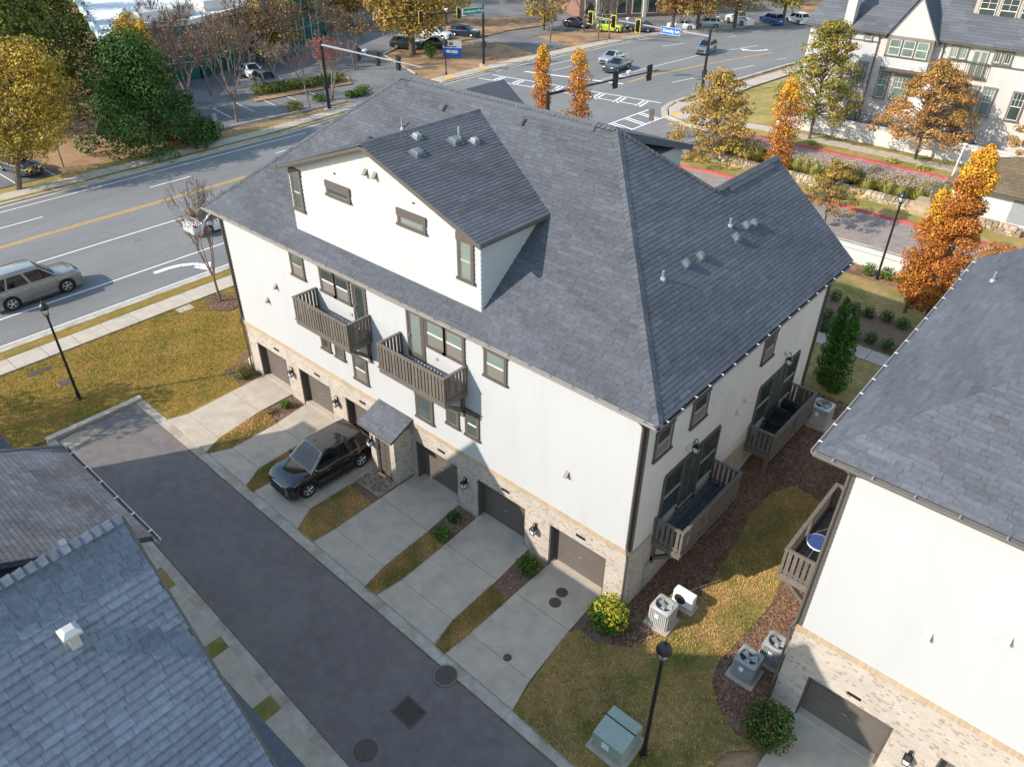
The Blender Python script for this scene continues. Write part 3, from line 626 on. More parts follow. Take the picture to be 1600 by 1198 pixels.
# ================================================================== main townhouse
TH = thing('townhouse', (-11.6, 0, 0), 'white townhouse with grey hip roof, wide front dormer and six alley garage doors', 'house')
X0, X1, YB = -23.3, 0.0, 13.0
EZ, LZ = 9.0, 2.98
PF = lambda u, w_, d: (u, -d, w_)
PS = lambda u, w_, d: (X1 + d, u, w_)
mb = MB(); mb.box(X0, X1 - .004, .37, YB, -.3, LZ); mb.box(X0, X1 - .004, .012, YB, LZ, EZ - .1); mb.box(-6.6, X1 - .004, YB, 14.0, -.3, EZ - .1)
wall = mb.build('wall', 'siding', TH)
boards(PF, lambda w_: X0, lambda w_: X1, LZ + .12, EZ - .12, wall)
boards(PS, lambda w_: .0, lambda w_: 14.0, LZ - .02, EZ - .12, wall, 'siding_shade_lift')
# brick base
mb = MB(); us = [X0] + [q for g in GAR for q in g] + [X1]; GH = 2.1
for i in range(0, len(us), 2): mb.box(us[i], us[i + 1], 0, .36, -.3, GH)
mb.box(X0, X1, 0, .36, GH, LZ - .1); mb.box(X1 - .36, X1 + .02, .36, 14.0, -.4, LZ - .05)
mb.build('brick_base', 'brick', TH)
mb = MB(); mb.box(X0 - .03, X1 + .06, -.05, .1, LZ - .1, LZ + .12); mb.box(X1 - .1, X1 + .07, .1, 14.0, LZ - .06, LZ + .0); mb.build('brick_ledge', 'brick_ledge', TH)
for i, (a, b) in enumerate(GAR): garage(PF, a, b, GH, TH)
for u, z in ((-19.5, 1.55), (-16.0, 1.5), (-7.72, 1.5), (-4.05, 1.4)): wall_lantern(PF, u, z, TH)
for u, z in ((-20.65, 2.42), (-17.4, 2.4), (-14.1, 2.42), (-9.1, 2.42), (-5.6, 2.42), (-2.0, 2.42)):
    mb = MB(); mb.wb(PF, u - .2, u + .2, z - .05, z + .05, 0, .025); mb.build('number_plate', 'black_metal', TH)
# corner boards, eaves
for a in (X0, X1 - .14):
    mb = MB(); mb.wb(PF, a, a + .14, LZ + .12, EZ - .12, .0, .035); mb.build('corner_board', 'trim', TH)
for a, b, z in ((0, .14, LZ), (13.8, 14.0, -.2)):
    mb = MB(); mb.wb(PS, a, b, z, EZ - .12, .0, .035); mb.build('corner_board', 'trim', TH)
mb = MB(); mb.box(-23.9, .5, -.36, 13.1, EZ - .12, EZ - .07); mb.box(-6.9, .5, 13.1, 14.2, EZ - .12, EZ - .07); mb.build('soffit', 'trim', TH)
mb = MB(); mb.box(-23.95, .52, -.40, -.36, EZ - .2, EZ - .005); mb.box(.5, .55, -.36, 14.2, EZ - .2, EZ - .005); mb.build('fascia', 'trim', TH)
gutter((-24.0, -.40, EZ - .02), (.56, -.40, EZ - .02), (0, -1, 0), TH); gutter((.555, -.42, EZ - .02), (.555, 14.25, EZ - .02), (1, 0, 0), TH, 'gutter_dark', hang=.8, hm='white_metal')
downspout([(-.07, -.42, EZ - .14), (-.07, -.2, EZ - .4), (-.07, -.09, EZ - .55), (-.07, -.09, LZ + .35), (.02, -.16, LZ + .1), (.02, -.11, LZ - .15), (.02, -.1, .1)], TH)
downspout([(X0 + .05, -.42, EZ - .14), (X0 + .03, -.1, EZ - .5), (X0 + .03, -.09, LZ + .35), (X0 - .06, -.16, LZ + .1), (X0 - .02, -.1, LZ - .2), (X0 - .02, -.1, .1)], TH)
downspout([(.55, 13.95, EZ - .14), (.1, 13.85, EZ - .5), (.1, 13.85, 1.9)], TH)
# windows, front
TG = lambda a, b, c, d_, **k: window(PF, a, b, c, d_, TH, dark=True, **k)
TG(-17.85, -17.1, 7.5, 8.5, lower='screen', glass='pane_teal', sash='sash_tan'); TG(-15.8, -14.95, 7.45, 8.45, lower='screen', glass='pane', sash='sash'); TG(-14.85, -14.05, 7.45, 8.45, lower='screen', glass='pane')
TG(-6.5, -5.65, 7.4, 8.42, lower='screen', glass='pane_blind'); TG(-9.5, -8.6, 7.4, 8.45, lower='screen', glass='pane_blind'); TG(-8.5, -7.65, 7.4, 8.45, lower='screen', glass='pane_blind')
TG(-16.42, -15.98, 4.35, 5.0, style='fix', sash='sash_tan'); TG(-15.45, -15.0, 4.32, 4.98, style='fix', sash='sash_tan'); TG(-14.25, -13.5, 3.72, 4.85, lower='screen', glass='pane_teal')
TG(-10.32, -9.52, 3.66, 4.75, style='fix', glass='pane_teal', sash='sash'); TG(-8.55, -8.06, 4.22, 4.9, glass='pane_teal', style='fix'); TG(-7.52, -7.0, 4.2, 5.3, glass='pane_teal')
for a, b in ((-13.72, -13.05), (-10.5, -9.75)):
    mb = MB(); mb.wb(PF, a - .1, a, 6.45, 8.5, 0, .06); mb.wb(PF, b, b + .1, 6.45, 8.5, 0, .06); mb.wb(PF, a, b, 8.42, 8.5, 0, .06); mb.wb(PF, a, a + .11, 6.46, 8.42, .005, .04); mb.wb(PF, b - .11, b, 6.46, 8.42, .005, .04); mb.wb(PF, a + .11, b - .11, 6.46, 6.72, .005, .04)
    dr = mb.build('balcony_door', 'trim', TH); q = MB(); q.face([PF(a + .11, 6.72, .03), PF(b - .11, 6.72, .03), PF(b - .11, 8.42, .03), PF(a + .11, 8.42, .03)]); q.build('pane', 'pane_blind' if a > -12 else 'pane', dr)
    q = MB(); q.wb(PF, a + .03, a + .07, 7.35, 7.5, .04, .09); q.build('handle', 'steel', dr)
balcony(PF, -16.35, -12.83, 1.2, 6.36, 7.37, TH); balcony(PF, -11.05, -7.47, 1.2, 6.3, 7.32, TH)
for u in (-14.05, -9.05): mb = MB(); mb.wb(PF, u - .06, u + .06, 6.85, 6.98, 0, .05); mb.build('outlet_box', 'sash_tan', TH)
for u_, z_ in ((-19.5, 6.3), (-20.45, 5.25), (-2.75, 5.0)): vent_hood(PF, u_, z_, TH, 'sash_dark', .07)  # white hoods coloured dark to stand in for the shadows they cast
# side windows, sliders and balconies
for a, b in ((.72, 1.55), (2.98, 3.85), (8.2, 9.0)): window(PS, a, b, 6.75, 7.75, TH, glass='pane', lower='screen', sash='sash_tan')
def slider(P, u0, u1, w0, w1, parent, n=3, glass=('pane', 'pane_teal', 'pane')):
    mb = MB(); P0 = P; P = lambda u, w_, d_: P0(u, w_, d_ + .022); mb.wb(P, u0, u1, w1, w1 + .1, 0, .06); st = (u1 - u0) / (n + .0)
    for i in range(n + 1): uu = u0 + st * i; mb.wb(P, uu - .06, uu + .06, w0, w1, 0, .06)
    s = mb.build('sliding_door', 'trim', parent)
    for i in range(n):
        a, b = u0 + st * i + .06, u0 + st * (i + 1) - .06; lo = w0 + (.0 if i == 1 else .55)
        q = MB(); q.face([P(a, lo, .02), P(b, lo, .02), P(b, w1, .02), P(a, w1, .02)]); q.build('pane', glass[i], s)
        if i != 1:
            q = MB(); q.wb(P, a, b, w0 + .5, w0 + .55, .01, .07); q.wb(P, a, b, (lo + w1) / 2 - .03, (lo + w1) / 2 + .03, .015, .045); q.build('transom', 'sash_tan', s)
        else: q = MB(); q.wb(P, (a + b) / 2 - .03, (a + b) / 2 + .03, w0, w1, .022, .045); q.build('mullion', 'trim', s)
slider(PS, 1.7, 5.45, 2.72, 5.3, TH); slider(PS, 8.7, 12.35, 2.72, 5.3, TH)
balcony(PS, 1.43, 5.63, 1.17, 2.62, 3.65, TH, True); balcony(PS, 8.45, 12.5, 1.17, 2.62, 3.65, TH, True, brace=False, posts=lambda u: h(1, u) - .1)
for u in (3.5, 11.0): wall_lantern(PS, u, 5.5, TH)
for u, z in ((3.0, 5.85), (7.3, 5.55), (6.8, 5.25), (10.6, 6.1)): vent_hood(PS, u, z, TH, s=.08)
mb = MB(); mb.wb(PS, 1.15, 1.45, 1.0, 1.5, 0, .13); mb.wb(PS, 1.2, 1.3, .1, 1.0, 0, .06); mb.build('meter_box', 'acgrey', TH)
mb = MB(); mb.box(X0 - .18, X0, 1.2, 1.75, .9, 2.2); mb.build('utility_cabinet', 'acgrey', TH)
# entry vestibule
mb = MB(); mb.box(-12.55, -12.2, -.95, 0, -.1, 2.62); mb.box(-11.28, -10.98, -.95, 0, -.1, 2.62); mb.box(-12.2, -11.28, -.95, 0, 2.1, 2.62); mb.box(-12.2, -11.28, -.7, 0, -.1, 2.1); mb.build('vestibule', 'brick', TH)
mb = MB(); mb.box(-12.2, -11.28, -.8, -.74, .15, 2.08)
for a in (-12.1, -11.7):
    for z0, z1 in ((.3, 1.0), (1.08, 1.6), (1.68, 2.0)): mb.box(a, a + .32, -.815, -.8, z0, z1)
fd = mb.build('front_door', 'trim', TH); mb = MB(); mb.tube((-11.38, -.83, .95), (-11.38, -.83, 1.15), .02, .02, 6, cap=True); mb.build('handle', 'steel', fd)
wall_lantern(lambda u, w_, d: (u, -.95 - d, w_), -12.4, 1.7, TH)
VR = [(-12.88, -1.28, 2.68), (-10.72, -1.28, 2.68), (-10.72, .0, 3.22), (-12.88, .0, 3.22)]
mb = MB(); mb.prism([Vector(p) - Vector((0, 0, .11)) for p in VR], (0, 0, .1)); vr = mb.build('vestibule_roof', 'trim', TH)
lay_shingles(shingle_list([VR], VR[0], (1, 0, 0), (0, 1.28, .54), .15, .25, .55, 1.25, 31, t=.012), vr)
e = thing('doorstep', (-11.7, -1.45, 0), 'cobbled brick doorstep in front of the dark entry door', 'doorstep'); 
mb = MB(); mb.box(-12.45, -11.0, -1.98, -.96, -.02, .12); mb.build('base', 'concrete', e); rr = random.Random(3)
for i in range(13):
    for k in range(8):
        a = -12.44 + i * .111; b = -1.96 + k * .124; g = rr.uniform(.35, .95); mb = MB(); mb.box(a + .006, a + .104, b + .006, b + .116, .12, .15 + rr.uniform(0, .02), 0, (g, g * .93, g * .9)); mb.build('cobble', 'rock', e)
# ---- roofs
RZ = 14.6; RL, RR, RY = -17.3, -6.2, 6.4; EX0, EX1, EY0, EY1 = -24.0, .58, -.4, 13.2; WX, WZ, WY = -3.48, 12.36, 14.3
a_, b_, c_, d__ = (EX0, EY0, EZ), (EX1, EY0, EZ), (EX1, EY1, EZ), (EX0, EY1, EZ); rl, rr_ = (RL, RY, RZ), (RR, RY, RZ)
wr0 = (WX, 9.12, WZ)
mb = MB(); mb.face([a_, b_, rr_, rl]); mb.face([d__, a_, rl]); mb.face([b_, (EX1, 9.12, EZ), wr0, rr_]); mb.face([(EX1, 9.12, EZ), (EX1, WY, EZ), (WX, WY, WZ), wr0])
mb.face([(-7.54, EY1, EZ), d__, rl, rr_, wr0]); mb.face([wr0, (WX, WY, WZ), (-7.54, WY, EZ), (-7.54, EY1, EZ)])
roof = mb.build('roof', 'roof_felt', TH)
DX0, DX1, DXM, DY, DZ = -17.5, -7.0, -12.3, .29, 14.2; DE = 12.32; DS = (DZ - DE) / (DX1 - DXM)
under = lambda p: DX0 + .1 < p.x < DX1 - .1 and p.y > DY + .1 and p.z < DZ - DS * abs(p.x - DXM) - .15
SLP = (RZ - EZ) / (RY - EY0)
rec = shingle_list([[a_, b_, rr_, rl]], a_, (1, 0, 0), (0, RY - EY0, RZ - EZ), .158, .3, .62, 1.0, 5, t=.013, skip=under)
rec += shingle_list([[b_, (EX1, 9.12, EZ), wr0, rr_], [(EX1, 9.12, EZ), (EX1, WY, EZ), (WX, WY, WZ), wr0]], b_, (0, 1, 0), (RR - EX1, 0, RZ - EZ), .158, .3, .6, 1.08, 6, t=.011)  # shaded slope: shingle colour slightly lighter to lift its shade
rec += shingle_list([[d__, a_, rl]], a_, (0, 1, 0), (RL - EX0, 0, RZ - EZ), .2, .6, 1.2, 1.0, 7)
rec += shingle_list([[d__, c_, rr_, rl]], d__, (1, 0, 0), (0, RY - EY1, RZ - EZ), .25, .8, 1.4, 1.0, 8)
lay_shingles(rec, roof)
mb = MB(); caps(mb, rr_, rl, .17, 1); caps(mb, b_, rr_, .15, 2); caps(mb, a_, rl, .15, 3); caps(mb, (WX, WY, WZ), wr0, .17, 4); caps(mb, wr0, rr_, .15, 5); mb.build('ridge_caps', 'shingle', roof, kind='stuff')
# long ridge vents under the caps
for s in (-1, 1):
    mb = MB(); mb.hexa([(x, RY + s * q, RZ - SLP * q + dz) for dz in (.02, .085) for x, q in ((-16.6, .0), (-7.0, .0), (-7.0, .3), (-16.6, .3))]); mb.build('ridge_vent', 'shingle', roof)
    mb = MB(); mb.hexa([(WX + s * q, y, WZ - SLP * q + dz) for dz in (.02, .085) for y, q in ((9.9, 0), (13.6, 0), (13.6, .3), (9.9, .3))]); mb.build('ridge_vent', 'shingle', roof)
mb = MB(); mb.prism([(WX, WY - .05, WZ - .16), (EX1 - .02, WY - .05, EZ - .16), (EX1 - .02, WY - .05, EZ - .01), (WX, WY - .05, WZ - .01), (-7.5, WY - .05, EZ - .01), (-7.5, WY - .05, EZ - .16)], (0, .06, 0)); mb.prism([(WX, 14.0, WZ - .2), (.0, 14.0, EZ - .15), (-7.0, 14.0, EZ - .15)], (0, -.1, 0)); mb.build('gable_end', 'trim', TH)
nF = Vector((0, -SLP, 1)); nR = Vector((SLP, 0, 1)); dF = EZ - SLP * EY0; dR = EZ + SLP * EX1
for p in ((692, 170), (815, 192)): roof_vent(hplane(p, nF, dF), nF, (1, 0, 0), roof, .16, .1, 'shingle')
pipe_vent(hplane((629, 202), nF, dF), roof, .45); roof_vent(hplane((578, 219), nF, dF), nF, (1, 0, 0), roof, .12, .08, 'plastic')
for p in ((1035, 437), (1140, 354)): pipe_vent(hplane(p, nR, dR), roof, .32, n=nR)
for p in ((1070, 413), (1093, 401), (1164, 353), (1176, 350), (1148, 372)): roof_vent(hplane(p, nR, dR), nR, (0, 1, 0), roof, .13, .13)
# ---- dormer
PD = lambda u, w_, d: (u, DY - d, w_)
mb = MB(); mb.prism([(DX0, DY + .01, 9.3), (DX1, DY + .01, 9.3), (DX1, DY + .01, DE), (DXM, DY + .01, DZ - .12), (DX0, DY + .01, DE)], (0, 4.5, 0)); dw = mb.build('dormer', 'siding', TH)
ru = lambda w_: DX1 if w_ < DE - .05 else DXM + (DZ - .12 - w_) / DS
lu = lambda w_: DX0 if w_ < DE - .05 else DXM - (DZ - .12 - w_) / DS
boards(PD, lu, ru, EZ + SLP * (DY - EY0) - .05, DZ - .15, dw)
boards(lambda u, w_, d: (DX1 + d, u, w_), lambda w_: DY, lambda w_: max(DY, EY0 + (w_ - EZ) / SLP + .3), EZ + SLP * (DY - EY0), DE - .02, dw)
DW = lambda a, b, c, d_, **k: window(PD, a, b, c, d_, TH, tr=.12, sash='sash_tan', dark=True, **k)
DW(-17.25, -16.8, 10.55, 11.95, head=.16, glass='pane_teal'); DW(-7.92, -7.4, 10.6, 11.95, head=.16, glass='pane_blind')
DW(-14.9, -13.72, 11.75, 12.0, style='fix', head=.14); DW(-10.85, -9.65, 11.72, 12.0, style='fix', head=.14, glass='pane_blind')
for u in (-12.52, -12.0): vent_hood(PD, u, 13.15, TH, 'sash_dark', .08)  # dark colour of these hoods stands for their cast shadow
for u, z in ((-14.4, 12.62), (-10.1, 12.62)): mb = MB(); mb.wb(PD, u - .04, u + .05, z, z + .04, 0, .06); mb.build('light_bracket', 'plastic', TH)
ex = .28; OV = .35; yr = EY0 + (DZ - EZ) / SLP; ye = EY0 + (DE - DS * ex - EZ) / SLP
L_ = (DX0 - ex, DY - OV, DE - DS * ex); M_ = (DXM, DY - OV, DZ); N_ = (DX1 + ex, DY - OV, DE - DS * ex); LB = (DX0 - ex, ye, DE - DS * ex); MBk = (DXM, yr, DZ); NB = (DX1 + ex, ye, DE - DS * ex)
mb = MB(); mb.face([L_, M_, MBk, LB]); mb.face([M_, N_, NB, MBk]); 
t_ = Vector((0, 0, .16))
for A, B in ((L_, M_), (M_, N_)): mb.hexa([Vector(A) - t_, Vector(B) - t_, Vector(B) - t_ + Vector((0, .05, 0)), Vector(A) - t_ + Vector((0, .05, 0)), A, B, Vector(B) + Vector((0, .05, 0)), Vector(A) + Vector((0, .05, 0))], 1)
for A, B in ((L_, LB), (N_, NB)): mb.hexa([Vector(A) - t_ * .8, Vector(B) - t_ * .8, Vector(B) - t_ * .8 + Vector((.04, 0, 0)), Vector(A) - t_ * .8 + Vector((.04, 0, 0)), A, B, Vector(B) + Vector((.04, 0, 0)), Vector(A) + Vector((.04, 0, 0))], 1)
mb.face([(L_[0], L_[1], L_[2] - .1), (DX0, DY - OV, DE - .12), (DX0, DY, DE - .12), (DXM, DY, DZ - .14), (DXM, DY - OV, DZ - .14)], 1); mb.face([(N_[0], N_[1], N_[2] - .1), (DXM, DY - OV, DZ - .14), (DXM, DY, DZ - .14), (DX1, DY, DE - .12), (N_[0], DY, N_[2] - .1)], 1)
dr = mb.build('dormer_roof', ['roof_felt', 'trim'], TH)
rec = shingle_list([[M_, N_, NB, MBk]], N_, (0, 1, 0), (DXM - DX1 - ex, 0, DS * (DX1 + ex - DXM)), .158, .3, .6, .98, 9, t=.012) + shingle_list([[L_, M_, MBk, LB]], L_, (0, 1, 0), (DXM - DX0 + ex, 0, DS * (DXM - DX0 + ex)), .158, .3, .6, 1.0, 10)
lay_shingles(rec, dr); mb = MB(); caps(mb, M_, MBk, .15, 6); mb.build('ridge_caps', 'shingle', dr, kind='stuff')
nD = Vector((DS, 0, 1)); dD = DZ + DS * DXM
for p, s in (((652, 241), .2), ((711, 222), .2), ((651, 215), .13), ((741, 222), .13)): roof_vent(hplane(p, nD, dD), nD, (0, 1, 0), dr, s, .12, 'acgrey' if s < .15 else 'roofmetal')
pipe_vent(hplane((717, 217), nD, dD), dr, .42, n=nD)
# back dormer seen over the ridge
mb = MB(); mb.box(-12.0, -6.6, 7.5, 12.0, 10.0, 12.7); mb.build('back_dormer', 'siding', TH)
mb = MB(); mb.prism([(-12.3, 6.5, 14.52), (-12.3, 12.35, 12.68), (-12.3, 12.35, 12.45), (-12.3, 6.5, 14.2)], (6.0, 0, 0)); mb.build('back_dormer_roof', 'shingle', TH)
mb = MB(); mb.prism([(-17.2, 6.9, 12.9), (-15.5, 6.9, 14.05), (-13.8, 6.9, 12.9)], (0, 4.0, 0)); mb.build('back_gable_roof', 'shingle', TH)

# ================================================================== neighbour on the right
RB = thing('townhouse', (6, .35, 0), 'white townhouse beside the side lawn, blue table on its balcony', 'house')
FY = .35; EZR = 10.2; LZR = 3.75
PR = lambda u, w_, d: (u, FY - d, w_)
PL = lambda u, w_, d: (5.6 - d, u, w_)
mb = MB(); mb.box(5.604, 34, FY + .37, 15, -.3, LZR); mb.box(5.604, 34, FY + .012, 15, LZR, EZR - .1); wall = mb.build('wall', 'siding', RB)
boards(PR, lambda w_: 5.6, lambda w_: 34, LZR + .12, EZR - .1, wall); boards(PL, lambda w_: FY, lambda w_: 15, LZR, EZR - .1, wall)
GR = [(6.41, 8.93), (10.2, 12.7), (14, 16.5)]; us = [5.6] + [q for g in GR for q in g] + [34]
mb = MB()
for i in range(0, len(us), 2): mb.box(us[i], us[i + 1], FY, FY + .36, -.3, 2.03)
mb.box(5.6, 34, FY, FY + .36, 2.03, LZR - .1); mb.box(5.58, 5.95, FY + .36, 15, -.3, LZR - .05); mb.build('brick_base', 'brick', RB)
mb = MB(); mb.box(5.54, 34, FY - .05, FY + .1, LZR - .1, LZR + .12); mb.build('brick_ledge', 'brick_ledge', RB)
for a, b in GR: garage(PR, a, b, 2.03, RB)
wall_lantern(PR, 9.55, 1.3, RB)
for u in (7.7, 11.4): mb = MB(); mb.wb(PR, u - .2, u + .2, 2.3, 2.4, 0, .025); mb.build('number_plate', 'black_metal', RB)
vent_hood(PR, 8.6, 6.05, RB); vent_hood(PR, 10.05, 7.2, RB)
mb = MB(); mb.wb(PR, 5.6, 5.76, LZR + .12, EZR - .1, 0, .035); mb.build('corner_board', 'trim', RB); mb = MB(); mb.wb(PL, FY, FY + .16, LZR, EZR - .1, 0, .035); mb.build('corner_board', 'trim', RB)
mb = MB(); mb.box(4.8, 34, .02, 15, EZR - .14, EZR - .09); mb.build('soffit', 'trim', RB)
ra, rb_, rc, rd = (4.75, 0, EZR), (34, 0, EZR), (34, 7.5, EZR + 4.8), (12.25, 7.5, EZR + 4.8)
mb = MB(); mb.face([ra, rb_, rc, rd]); mb.face([(4.75, 15, EZR), ra, rd, (12.25, 15, EZR + 4.8)]); mb.face([(12.25, 15, EZR + 4.8), rd, rc, (34, 15, EZR)]); roof = mb.build('roof', 'roof_felt', RB)
vis = lambda p: not inframe(p, 250)
rec = shingle_list([[ra, rb_, rc, rd]], ra, (1, 0, 0), (0, 7.5, 4.8), .155, .35, .75, 1.15, 41, t=.011, skip=vis) + shingle_list([[(4.75, 15, EZR), ra, rd, (12.25, 15, EZR + 4.8)]], ra, (0, 1, 0), (7.5, 0, 4.8), .155, .35, .7, 1.15, 42, t=.011, skip=vis)
lay_shingles(rec, roof)
gutter((4.72, .0, EZR - .02), (34, .0, EZR - .02), (0, -1, 0), RB, 'gutter_mid', hang=.95, hm='gutter'); gutter((4.76, -.02, EZR - .02), (4.76, 15, EZR - .02), (-1, 0, 0), RB, 'gutter', hang=.9, hm='white_metal')
downspout([(5.62, -.05, EZR - .15), (5.62, FY - .05, EZR - .45), (5.58, FY - .08, LZR + .3), (5.5, FY - .14, LZR), (5.52, FY - .06, LZR - .25), (5.52, FY - .06, .05)], RB)
downspout([(5.52, 3.0, EZR - .15), (5.52, 3.0, 2)], RB)
pipe_vent(hplane((1551, 440), (-.64, 0, 1), EZR - .64 * 4.75), roof, .35, n=(-.64, 0, 1))
rb_bal = balcony(PL, 1.75, 5.75, 1.25, 3.95, 4.97, RB, True, tone=1.25)
slider(PL, 2.0, 5.4, 4.0, 6.5, RB)
tb = thing('bistro_table', (4.95, 3.0, 3.95), 'round blue bistro table on the balcony of the white corner townhouse', 'table')
mb = MB(); mb.lathe([(.3, .70), (.355, .71), (.355, .75), (.3, .755)], (4.95, 3.0, 3.95), 24); mb.build('table_top', 'table_blue', tb, smooth=False)
mb = MB(); mb.lathe([(.355, .7), (.375, .7), (.375, .745), (.355, .745)], (4.95, 3.0, 3.95), 24); mb.build('table_rim', 'white_metal', tb)
for k in range(3): mb = MB(); t = k * 2.1; mb.tube((4.95, 3, 4.65), (4.95 + .3 * math.cos(t), 3 + .3 * math.sin(t), 3.96), .015, .015, 6); mb.build('leg', 'white_metal', tb)

# ================================================================== neighbour across the alley
BL = thing('townhouse', (-6, -13.5, 0), 'townhouse across the alley with shingled cross gable and pale roof vent', 'house')
mb = MB(); mb.box(-24.3, 6, -24, -13.4, -.3, 9.0); mb.box(-11.0, -5.6, -13.4, -12.4, 6.0, 8.9); mb.build('wall', 'siding', BL)
SG = 1.118; GY = -13.55; PX, PZ = -1.9, 13.5; HB = 3.9
def gable_roof(px_, pz, y0, y1, half, seed, cap_obj=True, tone=1.0, shingle_left=False):
    R0 = (px_, y0, pz); R1 = (px_, y1, pz); E0 = (px_ + half, y0, pz - SG * half); E1 = (px_ + half, y1, pz - SG * half); W0 = (px_ - half, y0, pz - SG * half); W1 = (px_ - half, y1, pz - SG * half)
    mb = MB(); mb.face([E0, E1, R1, R0][::-1]); mb.face([W0, R0, R1, W1][::-1]); t = Vector((0, .05, -.2)); 
    for A, B in ((R0, E0), (W0, R0)): mb.hexa([Vector(A) + Vector((0, 0, -.2)), Vector(B) + Vector((0, 0, -.2)), Vector(B) + t, Vector(A) + t, A, B, Vector(B) + Vector((0, .05, 0)), Vector(A) + Vector((0, .05, 0))], 1)
    g = mb.build('gable_roof', ['roof_felt', 'trim'], BL)
    rec = shingle_list([[E0, E1, R1, R0]], E0, (0, 1, 0), (-half, 0, SG * half), .15, .29, .33, tone, seed, t=.006, skip=vis, gap=.003) + shingle_list([[W0, R0, R1, W1]], W0, (0, 1, 0), (half, 0, SG * half), .15, .3, .6, tone, seed + 1, skip=vis)
    lay_shingles(rec, g, 'shingle_pale')
    a = Vector(R0); n = 26
    for i in range(n):
        q = MB(); caps(q, Vector(R0) + Vector((0, -.165 * i, .01)), Vector(R0) + Vector((0, -.165 * (i + 1), .01)), .12, seed + i, .165, .85)
        q.build('ridge_cap', 'shingle_pale', g)
    w_ = MB(); w_.prism([(px_ - half + .3, y0 - .3, 6), (px_ + half - .3, y0 - .3, 6), (px_ + half - .3, y0 - .3, pz - SG * half + .1), (px_, y0 - .3, pz - .25), (px_ - half + .3, y0 - .3, pz - SG * half + .1)], (0, -4, 0)); w_.build('gable_wall', 'siding', BL)
    return g
g1 = gable_roof(PX, PZ, GY, -22, HB, 51); g2 = gable_roof(-14.9, 13.9, -13.5, -22, 3.9, 61)
lE = [(-11.0, -12.1, 9.0), (-6.1, -12.1, 9.0), (-6.1, -20, 12.95), (-11.0, -20, 12.95)]
mb = MB(); mb.prism([(-11.0, -12.1, 8.85), (-11.0, -12.1, 8.99), (-11.0, -20, 12.94), (-11.0, -20, 12.8)], (4.9, 0, 0)); r2 = mb.build('roof', 'roof_felt', BL)
lay_shingles(shingle_list([lE], lE[0], (1, 0, 0), (0, -7.9, 3.95), .125, .29, .35, .8, 71, t=.006, skip=vis), r2, 'shingle_warm')
mb = MB(); mb.hexa([(x, y, z) for dz in (0, 1) for x, y, z in ((-11.12, -12.05, 8.8 + dz * .22), (-11.0, -12.05, 8.8 + dz * .22), (-11.0, -20, 12.75 + dz * .22), (-11.12, -20, 12.75 + dz * .22))]); mb.build('rake_board', 'trim', BL)
gutter((-11.05, -12.1, 8.97), (-5.9, -12.1, 8.97), (0, 1, 0), BL, 'gutter_mid', hang=.85)
mb = MB(); mb.prism([(-24.6, -13.0, 9.0), (-24.6, -17, 11.0), (-24.6, -24.4, 9.0)], (31, 0, 0)); mb.build('back_roof', 'shingle', BL)
nG = Vector((SG, 0, 1)); dG = PZ + SG * PX; c = hplane((117, 1003), nG, dG); vb = MB(); u = Vector((0, 1, 0)); n_ = nG.normalized(); v_ = n_.cross(u)
vb.hexa([c + u * a * .17 + v_ * b * .17 + n_ * z for z in (0, .012) for a, b in ((-1, -1), (1, -1), (1, 1), (-1, 1))])
z_ = Vector((0, 0, 1)); xx = Vector((1, 0, 0))
for z0, z1, r0, r1 in ((-.1, .22, .075, .075), (.22, .27, .14, .14), (.27, .34, .14, .07)): vb.hexa([c + u * a * r + xx * b * r + z_ * z for z, r in ((z0, r0), (z1, r1)) for a, b in ((-1, -1), (-1, 1), (1, 1), (1, -1))])
vb.build('roof_vent', 'acmetal', g1)
mb = MB(); q = hplane((97, 850), (0, .5, 1), 9.0 - .5 * 12.1); mb.box(q.x - .12, q.x + .12, q.y - .2, q.y + .1, q.z - .1, q.z + .04); mb.build('box_vent', 'roofmetal', r2)

# ================================================================== white row across the street
RY_ = 57.0; PW = lambda u, w_, d: (u, RY_ - .055 - d, w_)
def zr(x, y): P = hit((1260 + x * .2125, y * .2125), 1, RY_); return P.x, P.z
RW = thing('row_house', (-8, RY_, 2), 'pale brick row house with steep white gable bay and brick chimney', 'house')
gz = 2.0; xl = zr(50, 140)[0]; xc0, xc1 = zr(290, 140)[0], zr(352, 160)[0]; xm = zr(565, 230)[0]; xr = zr(1035, 290)[0]; ez = 10.7
mb = MB(); mb.box(xl, 14, RY_, RY_ + 12, gz - 1.5, ez); mb.build('wall', 'brick_row', RW)
zsid = zr(400, 640)[1]
mb = MB(); mb.box(xl - .01, xm, RY_ - .03, RY_ - .001, zsid, ez - .02); wl = mb.build('siding_panel', 'siding', RW); mb = MB(); mb.box(xr, 14, RY_ - .03, RY_ - .001, zr(1100, 445)[1], ez - .02); mb.build('siding_panel', 'siding', RW)
boards(lambda u, w_, d: (u, RY_ - .03 - d, w_), lambda w_: xl, lambda w_: xm, zsid, ez - .1, wl, e=.2)
mb = MB(); mb.box(xl, xm, RY_ - .07, RY_ - .03, zr(400, 295)[1] - .05, zr(400, 295)[1] + .05); mb.box(xr, 14, RY_ - .07, RY_ - .03, zr(1100, 445)[1] - .06, zr(1100, 445)[1] + .05); mb.build('band', 'trim', RW)
mb = MB(); mb.box(xc0, xc1, RY_ - .35, RY_ + .5, gz, 13.6); mb.box(xc0 - .08, xc1 + .08, RY_ - .43, RY_ + .58, 13.6, 13.9); mb.build('chimney', 'brick_row', RW)
e0, e1, e2, e3 = (xl - .5, RY_ - .5, ez - .1), (14.4, RY_ - .5, ez - .1), (14.4, RY_ + 6, ez + 5.8), (xl + 1.5, RY_ + 6, ez + 5.8)
